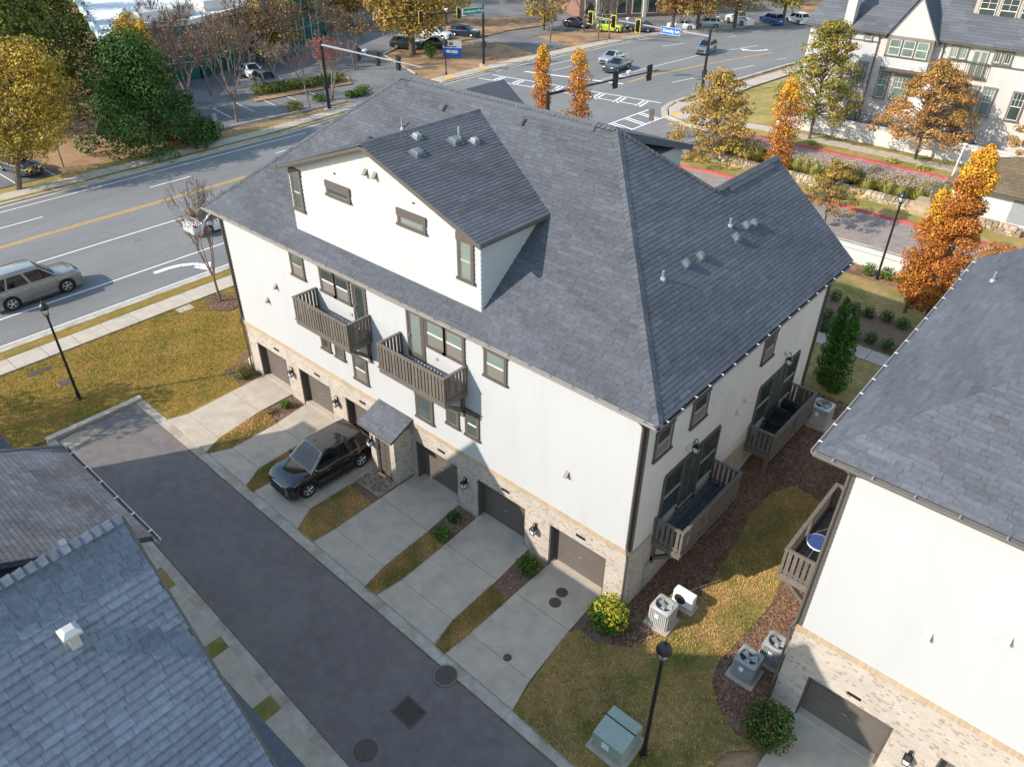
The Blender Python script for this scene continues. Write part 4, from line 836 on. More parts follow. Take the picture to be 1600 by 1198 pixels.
mb = MB(); mb.face([e0, e1, e2, e3]); mb.face([(xl - .5, RY_ + 12.5, ez - .1), e0, e3]); mb.box(xl - .5, 14.4, RY_ - .5, RY_, ez - .22, ez - .11, 1); rf = mb.build('roof', ['roof_felt', 'trim'], RW)
lay_shingles(shingle_list([[e0, e1, e2, e3]], e0, (1, 0, 0), (0, 6.5, 5.9), .3, .9, 1.8, 1.15, 81, t=.02, skip=vis), rf, nmax=60)
rwin = lambda a, b, **k: window(PW, zr(*a)[0], zr(b[0], a[1])[0] if False else zr(*b)[0], zr(b[0], b[1])[1], zr(*a)[1], RW, tr=.1, d=.08, sash='sash', **k)
def rw2(x0, x1, ytl, ybl, **k):
    """left edge pixel column x0 with top ytl and bottom ybl; right edge x1"""
    u0, w1 = zr(x0, ytl); u0b, w0 = zr(x0 - (ybl - ytl) * .22, ybl); u1 = zr(x1, ytl + (x1 - x0) * .18)[0]
    return window(PW, u0, u1, w0, w1, RW, trim='trim_row', tr=.1, d=.08, sash='sash', **k)
rw2(110, 150, 172, 245, glass='pane_row', style='fix'); rw2(452, 498, 212, 290, glass='pane_row', style='fix')
rw2(392, 448, 455, 620, glass='pane_row', mull=2); rw2(318, 380, 745, 860, glass='pane_row', mull=2)
rw2(548, 612, 530, 710, glass='pane_row', mull=2); rw2(665, 770, 555, 725, glass='pane_row', mull=4); rw2(1140, 1268, 620, 815, glass='pane_row', mull=4); rw2(1318, 1395, 645, 845, glass='pane_row', mull=3); rw2(1535, 1620, 680, 880, glass='pane', mull=3)
rw2(1085, 1125, 340, 420, glass='pane_row', style='fix', mull=2); rw2(1150, 1192, 352, 430, glass='pane_row', style='fix', mull=2); rw2(1402, 1442, 380, 458, glass='pane', style='fix', mull=2); rw2(1478, 1520, 390, 470, glass='pane', style='fix', mull=2)
u0, w1 = zr(825, 590); mb = MB(); mb.wb(PW, u0, u0 + 1.0, 4.2, w1, 0, .06); mb.build('front_door', 'white_metal', RW)
u0, w1 = zr(1245, 362); u1 = zr(1350, 385)[0]; mb = MB(); mb.wb(PW, u0, u1, w1 - 2.1, w1, .0, .1); fd = mb.build('french_door', 'sash_tan', RW); 
for k in range(2): q = MB(); a = u0 + (u1 - u0) * (k + .15) / 2; q.face([PW(a, w1 - 1.95, .105), PW(a + (u1 - u0) * .33, w1 - 1.95, .105), PW(a + (u1 - u0) * .33, w1 - .15, .105), PW(a, w1 - .15, .105)]); q.build('pane', 'pane_row', fd)
mb = MB(); ub, wb_ = zr(1205, 445); mb.wb(PW, u0 - .25, u1 + .25, wb_ - .06, wb_, .3, .36); mb.wb(PW, u0 - .25, u1 + .25, wb_ - 1.15, wb_ - 1.05, .1, .36)
rl_ = mb.build('balconet', 'trim', RW)
for k in range(10): q = MB(); a = u0 - .22 + (u1 - u0 + .44) * k / 9; q.wb(PW, a - .025, a + .025, wb_ - 1.05, wb_ - .06, .31, .35); q.build('baluster', 'trim', rl_)
# gable bay
ub0, ub1 = zr(620, 300)[0], zr(935, 400)[0]; wt = zr(650, 250)[1]; wbm = zr(590, 480)[1]; PB = lambda u, w_, d: (u, RY_ - .75 - d, w_)
mb = MB(); mb.box(ub0, ub1, RY_ - .75, RY_, wbm, wt); by = mb.build('bay', 'siding', RW); mb = MB(); mb.box(ub0 - .05, ub1 + .05, RY_ - .8, RY_, wbm - .25, wbm); mb.build('bay_base', 'trim', RW)
um = (ub0 + ub1) / 2; gt = zr(870, 30)[1] + .6
boards(PB, lambda w_: ub0, lambda w_: ub1, wbm, wt, by, e=.2)
mb = MB(); mb.prism([(ub0 - .1, RY_ - .75, wt), (ub1 + .1, RY_ - .75, wt), (um, RY_ - .75, gt)], (0, .3, 0)); mb.build('gable', 'siding', RW)
for s, ue in ((-1, ub0), (1, ub1)):
    mb = MB(); ux = ue + s * .35; wz = wt - .35; mb.hexa([(um, RY_ - 1.0, gt + .1), (ux, RY_ - 1.0, wz), (ux, RY_ + 5, wz), (um, RY_ + 5, gt + .1), (um, RY_ - 1.0, gt + .25), (ux, RY_ - 1.0, wz + .15), (ux, RY_ + 5, wz + .15), (um, RY_ + 5, gt + .25)]); mb.build('gable_roof', 'shingle', RW)
mb = MB(); w0 = zr(625, 395)[1]; mb.wb(PB, ub0 - .02, ub1 + .02, w0 - .15, wt, 0, .03); mb.build('bay_panel', 'trim_row', RW)
for k in range(3): a = ub0 + .25 + (ub1 - ub0 - .35) * k / 3; window(lambda u, w_, d: PB(u, w_, d + .03), a, a + (ub1 - ub0) / 3 - .3, w0 + .05, wt - .25, RW, tr=.06, d=.04, glass='pane_row', sash='sash', trim='trim_row')
mb = MB(); a = zr(1120, 530)[0]; mb.prism([(a - 1.0, RY_ - .9, 7.0), (a + .9, RY_ - .9, 7.0), (a, RY_ - .9, 7.9)], (0, .9, 0)); mb.build('door_hood', 'shingle', RW)
# roof dormer
q0 = hit((1260 + 1240 * .2125, 150 * .2125), 1, RY_ + 1.6); mb = MB(); mb.box(q0.x - .3, q0.x + 4.6, RY_ + 1.6, RY_ + 6, q0.z - .3, q0.z + 2.0); mb.box(q0.x - .5, q0.x + 4.8, RY_ + 1.3, RY_ + 6, q0.z + 2.0, q0.z + 2.15); mb.build('roof_dormer', 'sash_tan', RW)
for k in range(3): window(lambda u, w_, d: (u, RY_ + 1.6 - d, w_), q0.x + .05 + k * 1.5, q0.x + 1.25 + k * 1.5, q0.z, q0.z + 1.75, RW, tr=.05, d=.04, glass='pane', mull=2, sash='sash')
for uu in (zr(555, 230)[0], xr): downspout([(uu, RY_ - .4, ez - .2), (uu, RY_ - .1, ez - .6), (uu, RY_ - .1, 2.5)], RW, r=.06)
# terrace and steps
tx0, tx1 = zr(330, 900)[0], zr(700, 990)[0]
mb = MB(); mb.box(-13.6, -8.6, RY_ - 1.9, RY_, 1.5, 3.4); mb.box(-6.8, 2, RY_ - 1.9, RY_ - .9, 1.5, 3.1); mb.build('terrace', 'asphalt_lot', RW)
for k in range(8): mb = MB(); mb.box(-6.2 + k * .3, -5.9 + k * .3, RY_ - 1.1, RY_ - .05, 2.0, 4.6 - k * .19); mb.build('step', 'brick_red', RW)
mb = MB(); mb.path([(-6.2, RY_ - 1.15, 5.5), (-3.8, RY_ - 1.15, 4.0), (-3.8, RY_ - 1.15, 2.8)], .025, 5); mb.path([(-13.4, RY_ - 1.85, 4.3), (-8.8, RY_ - 1.85, 4.3)], .025, 5)
for k in range(8): mb.tube((-13.4 + k * .65, RY_ - 1.85, 3.4), (-13.4 + k * .65, RY_ - 1.85, 4.3), .018, .018, 4)
mb.build('railing', 'black_metal', RW)
# white garden wall
gw = thing('garden_wall', (-8, 54.6, 2), 'long white rendered garden wall with end pillar in front of the row house', 'wall')
mb = MB(); mb.box(-18.9, 20, 54.5, 54.75, 1.2, 3.55); mb.build('wall_panel', 'whitewall', gw); mb = MB(); mb.box(-19.1, 20, 54.42, 54.83, 3.55, 3.66); mb.build('coping', 'whitewall', gw); mb = MB(); mb.box(-20.3, -19.1, 54.9, 55.7, 1.0, 3.9); mb.box(-20.4, -19.0, 54.8, 55.8, 3.9, 4.05); mb.build('pillar', 'whitewall', gw)
patch('front_bed', [(-18.8, 54.8), (14, 54.8), (14, 57), (-18.8, 57)], .3, 'mulch', 1.5)
lw = thing('garden_wall', (-4, 30.3, 2), 'low white rendered wall between courtyard shrubs and brick street', 'wall')
mb = MB(); mb.box(-14, 8, 30.15, 30.5, 1.5, 2.85); mb.build('wall_panel', 'whitewall', lw); mb = MB(); mb.box(-14.1, 8, 30.08, 30.57, 2.85, 2.95); mb.build('coping', 'whitewall', lw)
# stone wall in the median, stone by stone
sw = thing('stone_wall', (-8, 41, 2), 'low dry stone wall of tan stones along the planted median', 'wall'); rr = random.Random(9)
mb = MB(); mb.box(-20, 3, 41.1, 41.4, 1.5, 2.55); mb.build('core', 'rock', sw)
x = -20.0
for row in range(4):
    x = -20.0 + rr.random() * .3
    while x < 3:
        wd = rr.uniform(.2, .5); g = rr.uniform(.55, 1.25); z = 2.0 + row * .19; mb = MB(); j = lambda s: rr.uniform(-s, s)
        mb.hexa([(x + .02 + j(.03), 40.9 + j(.05), z - .1), (x + wd - .02, 40.9 + j(.05), z - .1), (x + wd - .02, 41.45, z - .1), (x + .02, 41.45, z - .1), (x + .03, 40.95 + j(.04), z + .17 + j(.04)), (x + wd - .03, 40.95 + j(.04), z + .17 + j(.04)), (x + wd - .03, 41.4, z + .17), (x + .03, 41.4, z + .17)], 0, (g, g * rr.uniform(.9, 1), g * rr.uniform(.75, 1)))
        mb.build('stone', 'rock', sw); x += wd
mb = MB(); mb.hexa([(-2.6 + a * 1.0, 41 + b * .7, z) for z, s in ((1.8, 1), (3.1, .85)) for a, b in ((-s, -s), (s, -s), (s, s), (-s, s))], 0, (1.0, .93, .8)); mb.build('stone_pier', 'rock', sw)
# small white house with brown roof
WH = thing('house', (4, 39, 2), 'small white outbuilding with brown shingle roof and grey louvre window', 'house')
q = hit((1532, 300), 2, 5.0); P2 = lambda u, w_, d: (u, 42.0 - d, w_)
hx = hit((1470, 290), 1, 42.0).x + .8
mb = MB(); mb.box(hx, 14, 42.0, 48, 1.5, 4.45); mb.build('wall', 'whitewall', WH)
e0, e1, e2, e3 = (hx - .5, 41.5, 4.45), (14, 41.5, 4.45), (14, 45, 6.1), (hx + 3, 45, 6.1)
mb = MB(); mb.face([e0, e1, e2, e3]); mb.face([(hx - .5, 48.5, 4.45), e0, e3]); mb.box(hx - .5, 14, 41.5, 42, 4.3, 4.42, 1); rf = mb.build('roof', ['roof_felt', 'trim'], WH)
lay_shingles(shingle_list([[e0, e1, e2, e3]], e0, (1, 0, 0), (0, 3.5, 1.65), .3, .3, .6, 1.1, 91, skip=vis) + shingle_list([[(hx - .5, 48.5, 4.45), e0, e3]], e0, (0, 1, 0), (3.5, 0, 1.65), .3, .3, .6, 1.1, 92, skip=vis), rf, 'shingle_brown', 120)
a = hit((1577, 330), 1, 42.0); window(P2, a.x, a.x + 1.5, a.z - .8, a.z + .9, WH, style='fix', glass='acgrey', tr=.05, trim='whitewall')

# ================================================================== vegetation
def leaves(mb, cen, rad, n, size, pal, rr, up=.25, flat=1.0, shell=.55):
    """n small leaf faces through an ellipsoid clump"""
    cx, cy, cz = cen; rx, ry, rz = rad
    for _ in range(n):
        while 1:
            a, b, c = rr.uniform(-1, 1), rr.uniform(-1, 1), rr.uniform(-1, 1); q = a * a + b * b + c * c
            if .02 < q < 1: break
        q = math.sqrt(q); t = q ** (shell) / q
        p = Vector((cx + a * t * rx, cy + b * t * ry, cz + c * t * rz))
        nrm = Vector((a + rr.uniform(-.9, .9), b + rr.uniform(-.9, .9), c + up + rr.uniform(-.9, .9))).normalized()
        u = nrm.orthogonal().normalized(); w_ = nrm.cross(u); th = rr.uniform(0, 6.28); u, w_ = u * math.cos(th) + w_ * math.sin(th), w_ * math.cos(th) - u * math.sin(th)
        s = size * rr.uniform(.6, 1.35); k = rr.choice(pal); g = rr.uniform(.95, 1.55); col = (min(.9, k[0] * g), min(.9, k[1] * g), k[2] * g)
        mb.face([p - u * s, p - w_ * s * .55 + nrm * s * .12, p + u * s, p + w_ * s * .55 + nrm * s * .12], 0, col)
RMIN = .006
def limb(mb, p, d, L, r, rr, depth, spread=.55, up=.12, n=5, tips=None, ratio=.72, kids=(2, 3), seg=2, mi=0):
    d = Vector(d).normalized(); p = Vector(p)
    for i in range(seg):
        d2 = (d + Vector((rr.uniform(-.16, .16), rr.uniform(-.16, .16), rr.uniform(-.05, .12)))).normalized(); q = p + d2 * (L / seg); r2 = r * (.82 if i < seg - 1 else .7)
        mb.tube(p, q, max(r, RMIN), max(r2, RMIN), n if r > .03 else 3, mi); p, d, r = q, d2, r2
        if depth > 0 and i < seg - 1 and rr.random() < .6:
            sd = (d + Vector((rr.uniform(-1, 1), rr.uniform(-1, 1), rr.uniform(-.2, .6))) * spread * 1.3).normalized(); limb(mb, p, sd, L * ratio * .8, r * .55, rr, depth - 1, spread, up, n, tips, ratio, kids, seg, mi)
    if depth <= 0:
        if tips is not None: tips.append(p)
        return
    for k in range(rr.randint(*kids)):
        sd = (d + Vector((rr.uniform(-1, 1), rr.uniform(-1, 1), rr.uniform(-.6, .6) + up)) * spread).normalized()
        limb(mb, p, sd, L * ratio * rr.uniform(.8, 1.15), r * .72, rr, depth - 1, spread, up, n, tips, ratio, kids, seg, mi)
OR = [(.46, .17, .025), (.40, .125, .022), (.5, .23, .03), (.27, .085, .025), (.33, .11, .03), (.2, .07, .03)]
ORT = [(.58, .34, .03), (.52, .27, .03), (.48, .2, .03)]
YG = [(.27, .22, .03), (.34, .25, .035), (.20, .19, .03), (.14, .15, .025), (.38, .27, .05)]
BR = [(.33, .19, .05), (.27, .15, .045), (.40, .25, .07), (.24, .18, .04), (.20, .17, .04)]
GRN = [(.06, .12, .018), (.085, .15, .022), (.045, .095, .015), (.11, .17, .025)]
DGR = [(.03, .075, .016), (.048, .105, .02), (.02, .052, .012), (.08, .14, .025)]
MIX = [(.16, .17, .035), (.22, .20, .04), (.30, .20, .045), (.11, .14, .03), (.36, .22, .05)]
RUS = [(.36, .16, .05), (.30, .13, .045), (.42, .22, .07), (.26, .15, .04), (.20, .16, .04)]
RED = [(.45, .07, .035), (.38, .09, .04), (.5, .14, .05), (.32, .07, .04)]
CYP = [(.045, .11, .014), (.035, .085, .012), (.065, .14, .02)]
def tree_thing(base, label, group=None, name='tree', cat='tree'): return thing(name, tuple(base), label, cat, group)
def columnar(base, H, r, label, seed, n=11000, lean=(0, 0), size=.072, group='orange columnar trees around the main townhouse'):
    rr = random.Random(seed); base = Vector(base); t = tree_thing(base, label, group, 'columnar_tree'); mb = MB(); top = base + Vector((lean[0], lean[1], H))
    mb.tube(base - Vector((0, 0, .2)), base.lerp(top, .5), .11, .07, 7); mb.tube(base.lerp(top, .5), top, .07, .015, 6)
    for k in range(26):
        f = rr.uniform(.15, .85); a = base.lerp(top, f); th = rr.uniform(0, 6.28); mb.tube(a, a + Vector((math.cos(th) * r * .7, math.sin(th) * r * .7, r * 1.1)), .03, .008, 4)
    mb.build('trunk', 'bark', t); mb = MB(); nc = 60
    for k in range(nc):
        f = (k + rr.random()) / nc; prof = min(1, (f + .06) * 4) ** .5 * (1.0 if f < .55 else max(.22, math.sqrt(max(0, 1 - ((f - .55) / .47) ** 2))))
        c = base.lerp(top, .10 + f * .88); th = rr.uniform(0, 6.28); o = r * prof * rr.uniform(.25, .75); pal = ORT if f + rr.uniform(-.2, .2) > .78 else OR
        leaves(mb, (c.x + math.cos(th) * o, c.y + math.sin(th) * o, c.z), (r * .42 * prof + .12, r * .42 * prof + .12, .42), n // nc, size, pal, rr)
    mb.build('crown', 'leaf', t); return t
def broadleaf(base, H, r, z0, label, seed, pal, nclump=46, per=90, size=.16, group=None, trunk=.16, lean=(0, 0), shape='round', mt='bark', name='tree', cr=.30, twigs=True):
    rr = random.Random(seed); base = Vector(base); t = tree_thing(base, label, group, name); mb = MB(); top = base + Vector((lean[0], lean[1], H)); cz = (z0 + H) / 2
    fork = base.lerp(top, max(.25, z0 / H)); mb.tube(base - Vector((0, 0, .3)), fork, trunk, trunk * .75, 8); mb.tube(fork, base.lerp(top, .9), trunk * .7, .02, 6)
    cl = []
    for k in range(nclump):
        f = (k + .5) / nclump; th = k * 2.39996 + rr.uniform(-.3, .3)
        if shape == 'oak':
            R = r * (min(1, f * 5 + .45)) * (1 - f) ** .62 + .2; zz = z0 + f * (H - z0); q = R * (.3 + .85 * rr.random() ** .6)
        elif shape == 'cone': R = r * (1 - f) ** .75 + .25; zz = z0 + f * (H - z0); q = R * rr.uniform(.4, 1.12)
        else:
            zz = z0 + (H - z0) * f; e = math.sqrt(max(.05, 1 - (2 * f - .9) ** 2 / 1.25)); q = r * e * rr.uniform(.35, .92)
        c = base + Vector((lean[0], lean[1], 0)) * (zz / H) + Vector((math.cos(th) * q, math.sin(th) * q, zz + rr.uniform(-.3, .3))); cl.append(c)
        s = fork.lerp(base.lerp(top, .9), max(0, min(1, (zz - z0) / (H - z0) - .15)))
        if twigs: m_ = s.lerp(c, .5) + Vector((0, 0, .15 * r * .3)); mb.tube(s, m_, trunk * .28, trunk * .18, 5); mb.tube(m_, c, trunk * .18, .012, 4)
    mb.build('trunk', mt, t); mb = MB()
    for c in cl:
        q = r * cr * rr.uniform(.7, 1.3); g = rr.uniform(.8, 1.15); sub = rr.sample(pal, min(len(pal), 3)); leaves(mb, c, (q, q, q * (.42 if shape == 'oak' else .7)), int(per * rr.uniform(.7, 1.3)), size, [tuple(v * g for v in p) for p in sub], rr)
    mb.build('crown', 'leaf', t); return t
def bare(base, H, label, seed, group=None, depth=4, spread=.5, r=.13, lf=0, pal=RUS, stems=1, mt='twig', trunk=.3, size=.09, name='tree', kids=(2, 3)):
    rr = random.Random(seed); base = Vector(base); t = tree_thing(base, label, group, name); mb = MB(); tips = []
    for k in range(stems):
        d = Vector((rr.uniform(-.12, .12) + (.35 * math.cos(k * 6.28 / stems) if stems > 1 else 0), rr.uniform(-.12, .12) + (.35 * math.sin(k * 6.28 / stems) if stems > 1 else 0), 1)).normalized(); p = base - Vector((0, 0, .2)); q = base + d * H * trunk
        mb.tube(p, q, r, r * .8, 7); kk = 4 if stems == 1 else 2
        for i in range(kk):
            th = i * 6.28 / kk + rr.uniform(-.4, .4); sd = Vector((math.cos(th) * spread, math.sin(th) * spread, 1)).normalized(); limb(mb, q, sd, H * .27, r * .62, rr, depth, spread, .14, 5, tips, .68, kids)
    mb.build('branches', mt, t)
    if lf:
        mb = MB()
        for p in tips:
            if rr.random() < (.35 if lf == 1 else 1):
              for _ in range(lf): leaves(mb, p + Vector((rr.uniform(-.25, .25), rr.uniform(-.25, .25), rr.uniform(-.3, .1))), (.16, .16, .16), 1, size, pal, rr)
        mb.build('leaves', 'leaf', t)
    return t
def bush(base, r, hgt, label, pal, seed, n=900, size=.05, group=None, name='shrub', top=None):
    rr = random.Random(seed); base = Vector(base); t = thing(name, tuple(base), label, 'shrub', group); mb = MB()
    for k in range(7): th = rr.uniform(0, 6.28); mb.tube(base - Vector((0, 0, .05)), base + Vector((math.cos(th) * r * .5, math.sin(th) * r * .5, hgt * .6)), .02, .008, 4)
    mb.build('stems', 'bark', t); mb = MB(); nc = 22
    for k in range(nc):
        th = k * 2.4; f = (k + .5) / nc; q = r * .62 * math.sqrt(max(.02, 1 - (2 * f - 1) ** 2)) * rr.uniform(.75, 1.05); zz = hgt * (.16 + .68 * f); g = rr.uniform(.75, 1.2); pl = top if top and f > .55 and rr.random() < .7 else pal
        leaves(mb, base + Vector((math.cos(th) * q, math.sin(th) * q, zz)), (r * .45, r * .45, hgt * .24), n // nc, size, [tuple(v * g for v in p) for p in pl], rr, shell=.4)
    mb.build('foliage', 'leaf', t); return t
# --- trees around the house
GO = 'orange columnar trees around the main townhouse'
columnar((-33.0, 35.3, 0), 9.9, .95, 'slimmest orange columnar tree with yellow tip behind the main roof ridge', 101)
columnar((-29.6, 35.8, .4), 9.6, 1.15, 'broader orange columnar tree behind the main roof ridge beside the crosswalk', 102, 9000)
columnar((-11.9, 35.9, 1.9), 8.6, 1.15, 'slim orange columnar tree between small median tree and garden wall', 103, 9000)
columnar((2.2, 25.0, 2), 9.5, 1.05, 'tallest orange columnar tree standing between the courtyard path and neighbouring grey roof edge', 104, 30000, size=.062)
columnar((1.0, 25.6, 2), 6.8, 1.0, 'shorter golden columnar tree against the courtyard low white wall', 105, 17000, size=.062)
broadleaf((-19.9, 41.8, 1.2), 7.6, 3.4, .9, 'wide ochre oak beside the back dormer and red kerb', 111, [(.36, .21, .05), (.30, .17, .045), (.42, .27, .07), (.24, .19, .04)], 120, 105, .095, trunk=.12, shape='oak', cr=.2)
broadleaf((-16.0, 52.4, 1.8), 9.8, 3.3, 2.2, 'green and orange oak before the row house pale wall end', 112, MIX, 130, 110, .10, trunk=.15, shape='oak', cr=.21)
broadleaf((-7.1, 52.9, 2), 7.6, 3.6, 1.9, 'russet oak in front of the row house steps', 113, RUS, 120, 110, .095, trunk=.13, shape='oak', cr=.2)
broadleaf((1.8, 53.0, 2), 7.0, 2.6, 2.2, 'russet oak at the far end of the white garden wall', 114, RUS, 70, 90, .11, trunk=.13, shape='oak', cr=.2)
broadleaf((-7.2, 34.4, 2), 4.3, 1.6, 1.2, 'small olive-brown tree rising over the gable wing roof edge', 115, BR, 60, 80, .075, trunk=.06, shape='oak', cr=.22)
bush((3.2, 35.0, 2), 1.6, 1.6, 'rust and red shrub mass beside the white outbuilding', RUS + RED[:1], 116, 2600, .07)
bush((5.2, 38.5, 2), 1.5, 1.9, 'wispy brown shrub against the outbuilding wall', RUS, 117, 700, .06)
bare((-31.2, 2.8, 0), 7.2, 'young street tree with bare upright twigs and brown leaves in mulch ring', 118, depth=5, spread=.3, r=.085, lf=1, pal=[(.24, .12, .045), (.3, .16, .06)], trunk=.24, size=.07, mt='twig', kids=(2, 3))
patch('mulch_ring', [(-31.0 + 1.25 * math.cos(a * .35), 2.75 + .85 * math.sin(a * .35)) for a in range(18)], .10, 'mulch')
# cypress pair
for i, (x, y, H) in enumerate(((.35, 16.1, 4.3), (1.0, 15.7, 4.0))):
    rr = random.Random(120 + i); t = thing('cypress', (x, y, 2), ('taller dense green cypress touching the back corner of the main townhouse', 'shorter green cypress next to the far air conditioner')[i], 'tree', 'cypresses at the back corner'); mb = MB(); mb.tube((x, y, 1.8), (x, y, 2 + H * .9), .06, .01, 6); mb.build('trunk', 'bark', t); mb = MB()
    for k in range(44):
        f = (k + .5) / 44; R = .58 * (1 - f) ** .5 * min(1, .5 + f * 3); th = k * 2.4; leaves(mb, (x + math.cos(th) * R * .6, y + math.sin(th) * R * .6, 2 + H * f), (R * .5 + .08, R * .5 + .08, .28), 120, .06, CYP, rr, up=.6)
    mb.build('crown', 'leaf', t)
# shrubs
P = gp(940, 978); bush((P.x + .15, P.y + .15, 0), .78, 1.25, 'big yellow-green shrub at the brick corner beside the last garage', GRN, 131, 3200, .055, top=[(.42, .36, .03), (.3, .3, .03), (.2, .24, .03)])
P = gp(1195, 1150); bush((6.05, -.95, 0), .85, 1.3, 'round clipped dark shrub with brownish tips beside the neighbouring house garage', DGR + [(.2, .1, .04)], 132, 3600, .05)
P = gp(823, 890); bush((-3.75, -.75, 0), .5, .6, 'low dark green shrub in the bed between the last two garages', DGR + GRN, 133, 1300, .045)
P = gp(690, 838); bush((-7.42, -1.75, 0), .42, .5, 'bright green mound shrub in the bed between the vestibule-side driveway and next garage', GRN + [(.11, .2, .03)], 134, 1000, .04)
bush((-7.75, -.75, 0), .35, .3, 'dark flat shrub behind the bright mound in the vestibule bed', DGR, 135, 400, .04)
bush((-19.3, -.85, 0), .33, .45, 'small green shrub between the two garages by the lawn', GRN, 136, 700, .035); bush((-19.45, -1.6, 0), .3, .25, 'tiny reddish ground shrub in the strip between two far garages', RUS + GRN, 137, 350, .03)
bush((-23.05, -.75, 0), .48, .7, 'round shrub with reddish tips at the far lawn corner of the main townhouse', GRN, 138, 1100, .04, top=[(.3, .13, .05), (.16, .14, .04)])
hx1 = gxy((1303, 470), (1333, 490), (1355, 497), (1384, 503), (1408, 515)); hx2 = gxy((1285, 518), (1310, 525), (1330, 528), (1358, 537), (1384, 548), (1405, 560), (1290, 500))
for i, q in enumerate(hx1 + hx2): bush((q[0], q[1], h(*q)), .42, .7, 'dark clipped shrub in the courtyard mulch bed', DGR, 140 + i, 520, .045, 'courtyard bed shrubs')
for i, q in enumerate(((-2.2, 28.9), (-1.2, 29.1), (-.3, 29.0), (.6, 29.0), (-6.2, 29.1), (-5.2, 29.1), (-4.2, 29.0), (-7.2, 29.0))): bush((q[0], q[1], 2), .5, .8, 'green shrub along the courtyard side of the low white wall', GRN if i < 4 else DGR, 160 + i, 600, .05, 'shrubs along the low white wall')
for i, q in enumerate(((-15.5, 55.9), (-14.4, 55.9), (-13.4, 55.6), (-12.5, 55.8))): bush((q[0], q[1], 2.3), .6, 1.5 if i == 2 else 1.0, 'green shrub in the front bed of the row house', GRN, 170 + i, 600, .07, 'row house bed shrubs')
for i, q in enumerate(((-17.3, 51.3), (-8.3, 50.9), (-5.8, 50.9), (-15.3, 51.0))): bush((q[0], q[1], 2), .7, .45, 'low yellow-green plant by the red kerb', [(.25, .26, .06), (.3, .28, .08)], 175 + i, 350, .08, 'low plants by the red kerb')
bush((-20.5, 68, 1.6), .8, 1.0, 'lone round shrub on the dry corner lawn', DGR, 180, 600, .07)
# pink grass in the median
rr = random.Random(190); mb = MB()
for k in range(80):
    x = -20 + rr.random() * 19; y = rr.uniform(41.9, 45.0); z = h(x, y) + .15; R = rr.uniform(.75, 1.1)
    for i in range(300):
        th = rr.uniform(0, 6.28); q = rr.random() ** .6; p = Vector((x + math.cos(th) * .15, y + math.sin(th) * .15, z)); tip = Vector((x + math.cos(th) * R * q, y + math.sin(th) * R * q, z + 1.25 * (1.15 - q * .6))); s = Vector((-math.sin(th), math.cos(th), 0)) * .03; g = rr.uniform(.8, 1.2)
        mb.face([p - s, p + s, tip + s * .3, tip - s * .3], 0, (.40 * g, .38 * g, .10 * g))
    leaves(mb, (x, y + .1, z + 1.3), (R * .9, R * .75, .3), 170 if k % 3 else 40, .045, [(.36, .24, .23), (.42, .3, .26), (.32, .2, .19), (.4, .33, .24)], rr)
mb.build('muhly_grass', 'leaf', kind='stuff', label='pink-plumed ornamental grass filling the street median', cat='grass')
# leaf litter on lawns
mb = MB(); rr = random.Random(191)
for k in range(1500):
    x, y = (rr.uniform(-32, -24), rr.uniform(-25, 14)) if k % 3 else (rr.uniform(-.5, 5.4), rr.uniform(-5, 9))
    s = rr.uniform(.02, .05); th = rr.random() * 6.28; c, sn = math.cos(th) * s, math.sin(th) * s; z = h(x, y) + .075 + rr.random() * .01; k_ = rr.choice([(.45, .33, .16), (.5, .4, .22), (.3, .17, .06)]); mb.face([(x - c, y - sn, z), (x + sn * .6, y - c * .6, z + .006), (x + c, y + sn, z), (x - sn * .6, y + c * .6, z + .008)], 0, k_)
mb.build('fallen_leaves', 'leaf', kind='stuff', label='scattered fallen leaves on the lawns', cat='leaves')
# grass blades as short tufts on the two near lawns
def tufts(name, inside, n, box, seed, pal, label):
    rr = random.Random(seed); mb = MB()
    for _ in range(n):
        x, y = rr.uniform(box[0], box[1]), rr.uniform(box[2], box[3])
        if not inside(x, y): continue
        x += rr.gauss(0, .05); y += rr.gauss(0, .05); z = h(x, y) + .05; th = rr.random() * 6.28; l = rr.uniform(.03, .1); wd = rr.uniform(.009, .02); c, s = math.cos(th), math.sin(th); lean = rr.uniform(-.04, .04); nz = math.sin(x * 1.7 + y * .6) * math.sin(y * 1.3 - x * .45) + .6 * math.sin(x * 4.1 + 1.3 * y) * math.sin(y * 3.7) + rr.uniform(-.7, .7); k = pal[0] if nz < -.5 else pal[1] if nz < .1 else pal[2] if nz < .6 else pal[3]; g = rr.uniform(.7, 1.35)
        mb.face([(x - c * wd, y - s * wd, z), (x + c * wd, y + s * wd, z), (x + s * lean, y - c * lean, z + l)], 0, tuple(v * g for v in k))
    mb.build(name, 'leaf', kind='stuff', label=label, cat='grass')
def inpoly(poly):
    def f(x, y):
        r = False
        for i in range(len(poly)):
            (x0, y0), (x1, y1) = poly[i], poly[i - 1]
            if (y0 > y) != (y1 > y) and x < (x1 - x0) * (y - y0) / (y1 - y0) + x0: r = not r
        return r
    return f
GP = [(.72, .48, .2), (.58, .385, .135), (.44, .31, .09), (.22, .25, .05)]
GS = [(.8, .53, .24), (.66, .43, .17), (.52, .35, .13), (.34, .29, .08)]
GL = [(.56, .37, .10), (.45, .29, .065), (.35, .24, .045), (.24, .21, .035)]
tufts('side_grass', inpoly(LN), 90000, (-1, 6, -6, 9.5), 201, GP, 'short grass of the side lawn'); tufts('front_grass', lambda x, y: (x < -25.2 or y > -5.1) and (y < -5.3 or x < -22.6), 110000, (-32.4, -22.5, -14, 8), 202, GL, 'short grass of the roadside lawn')
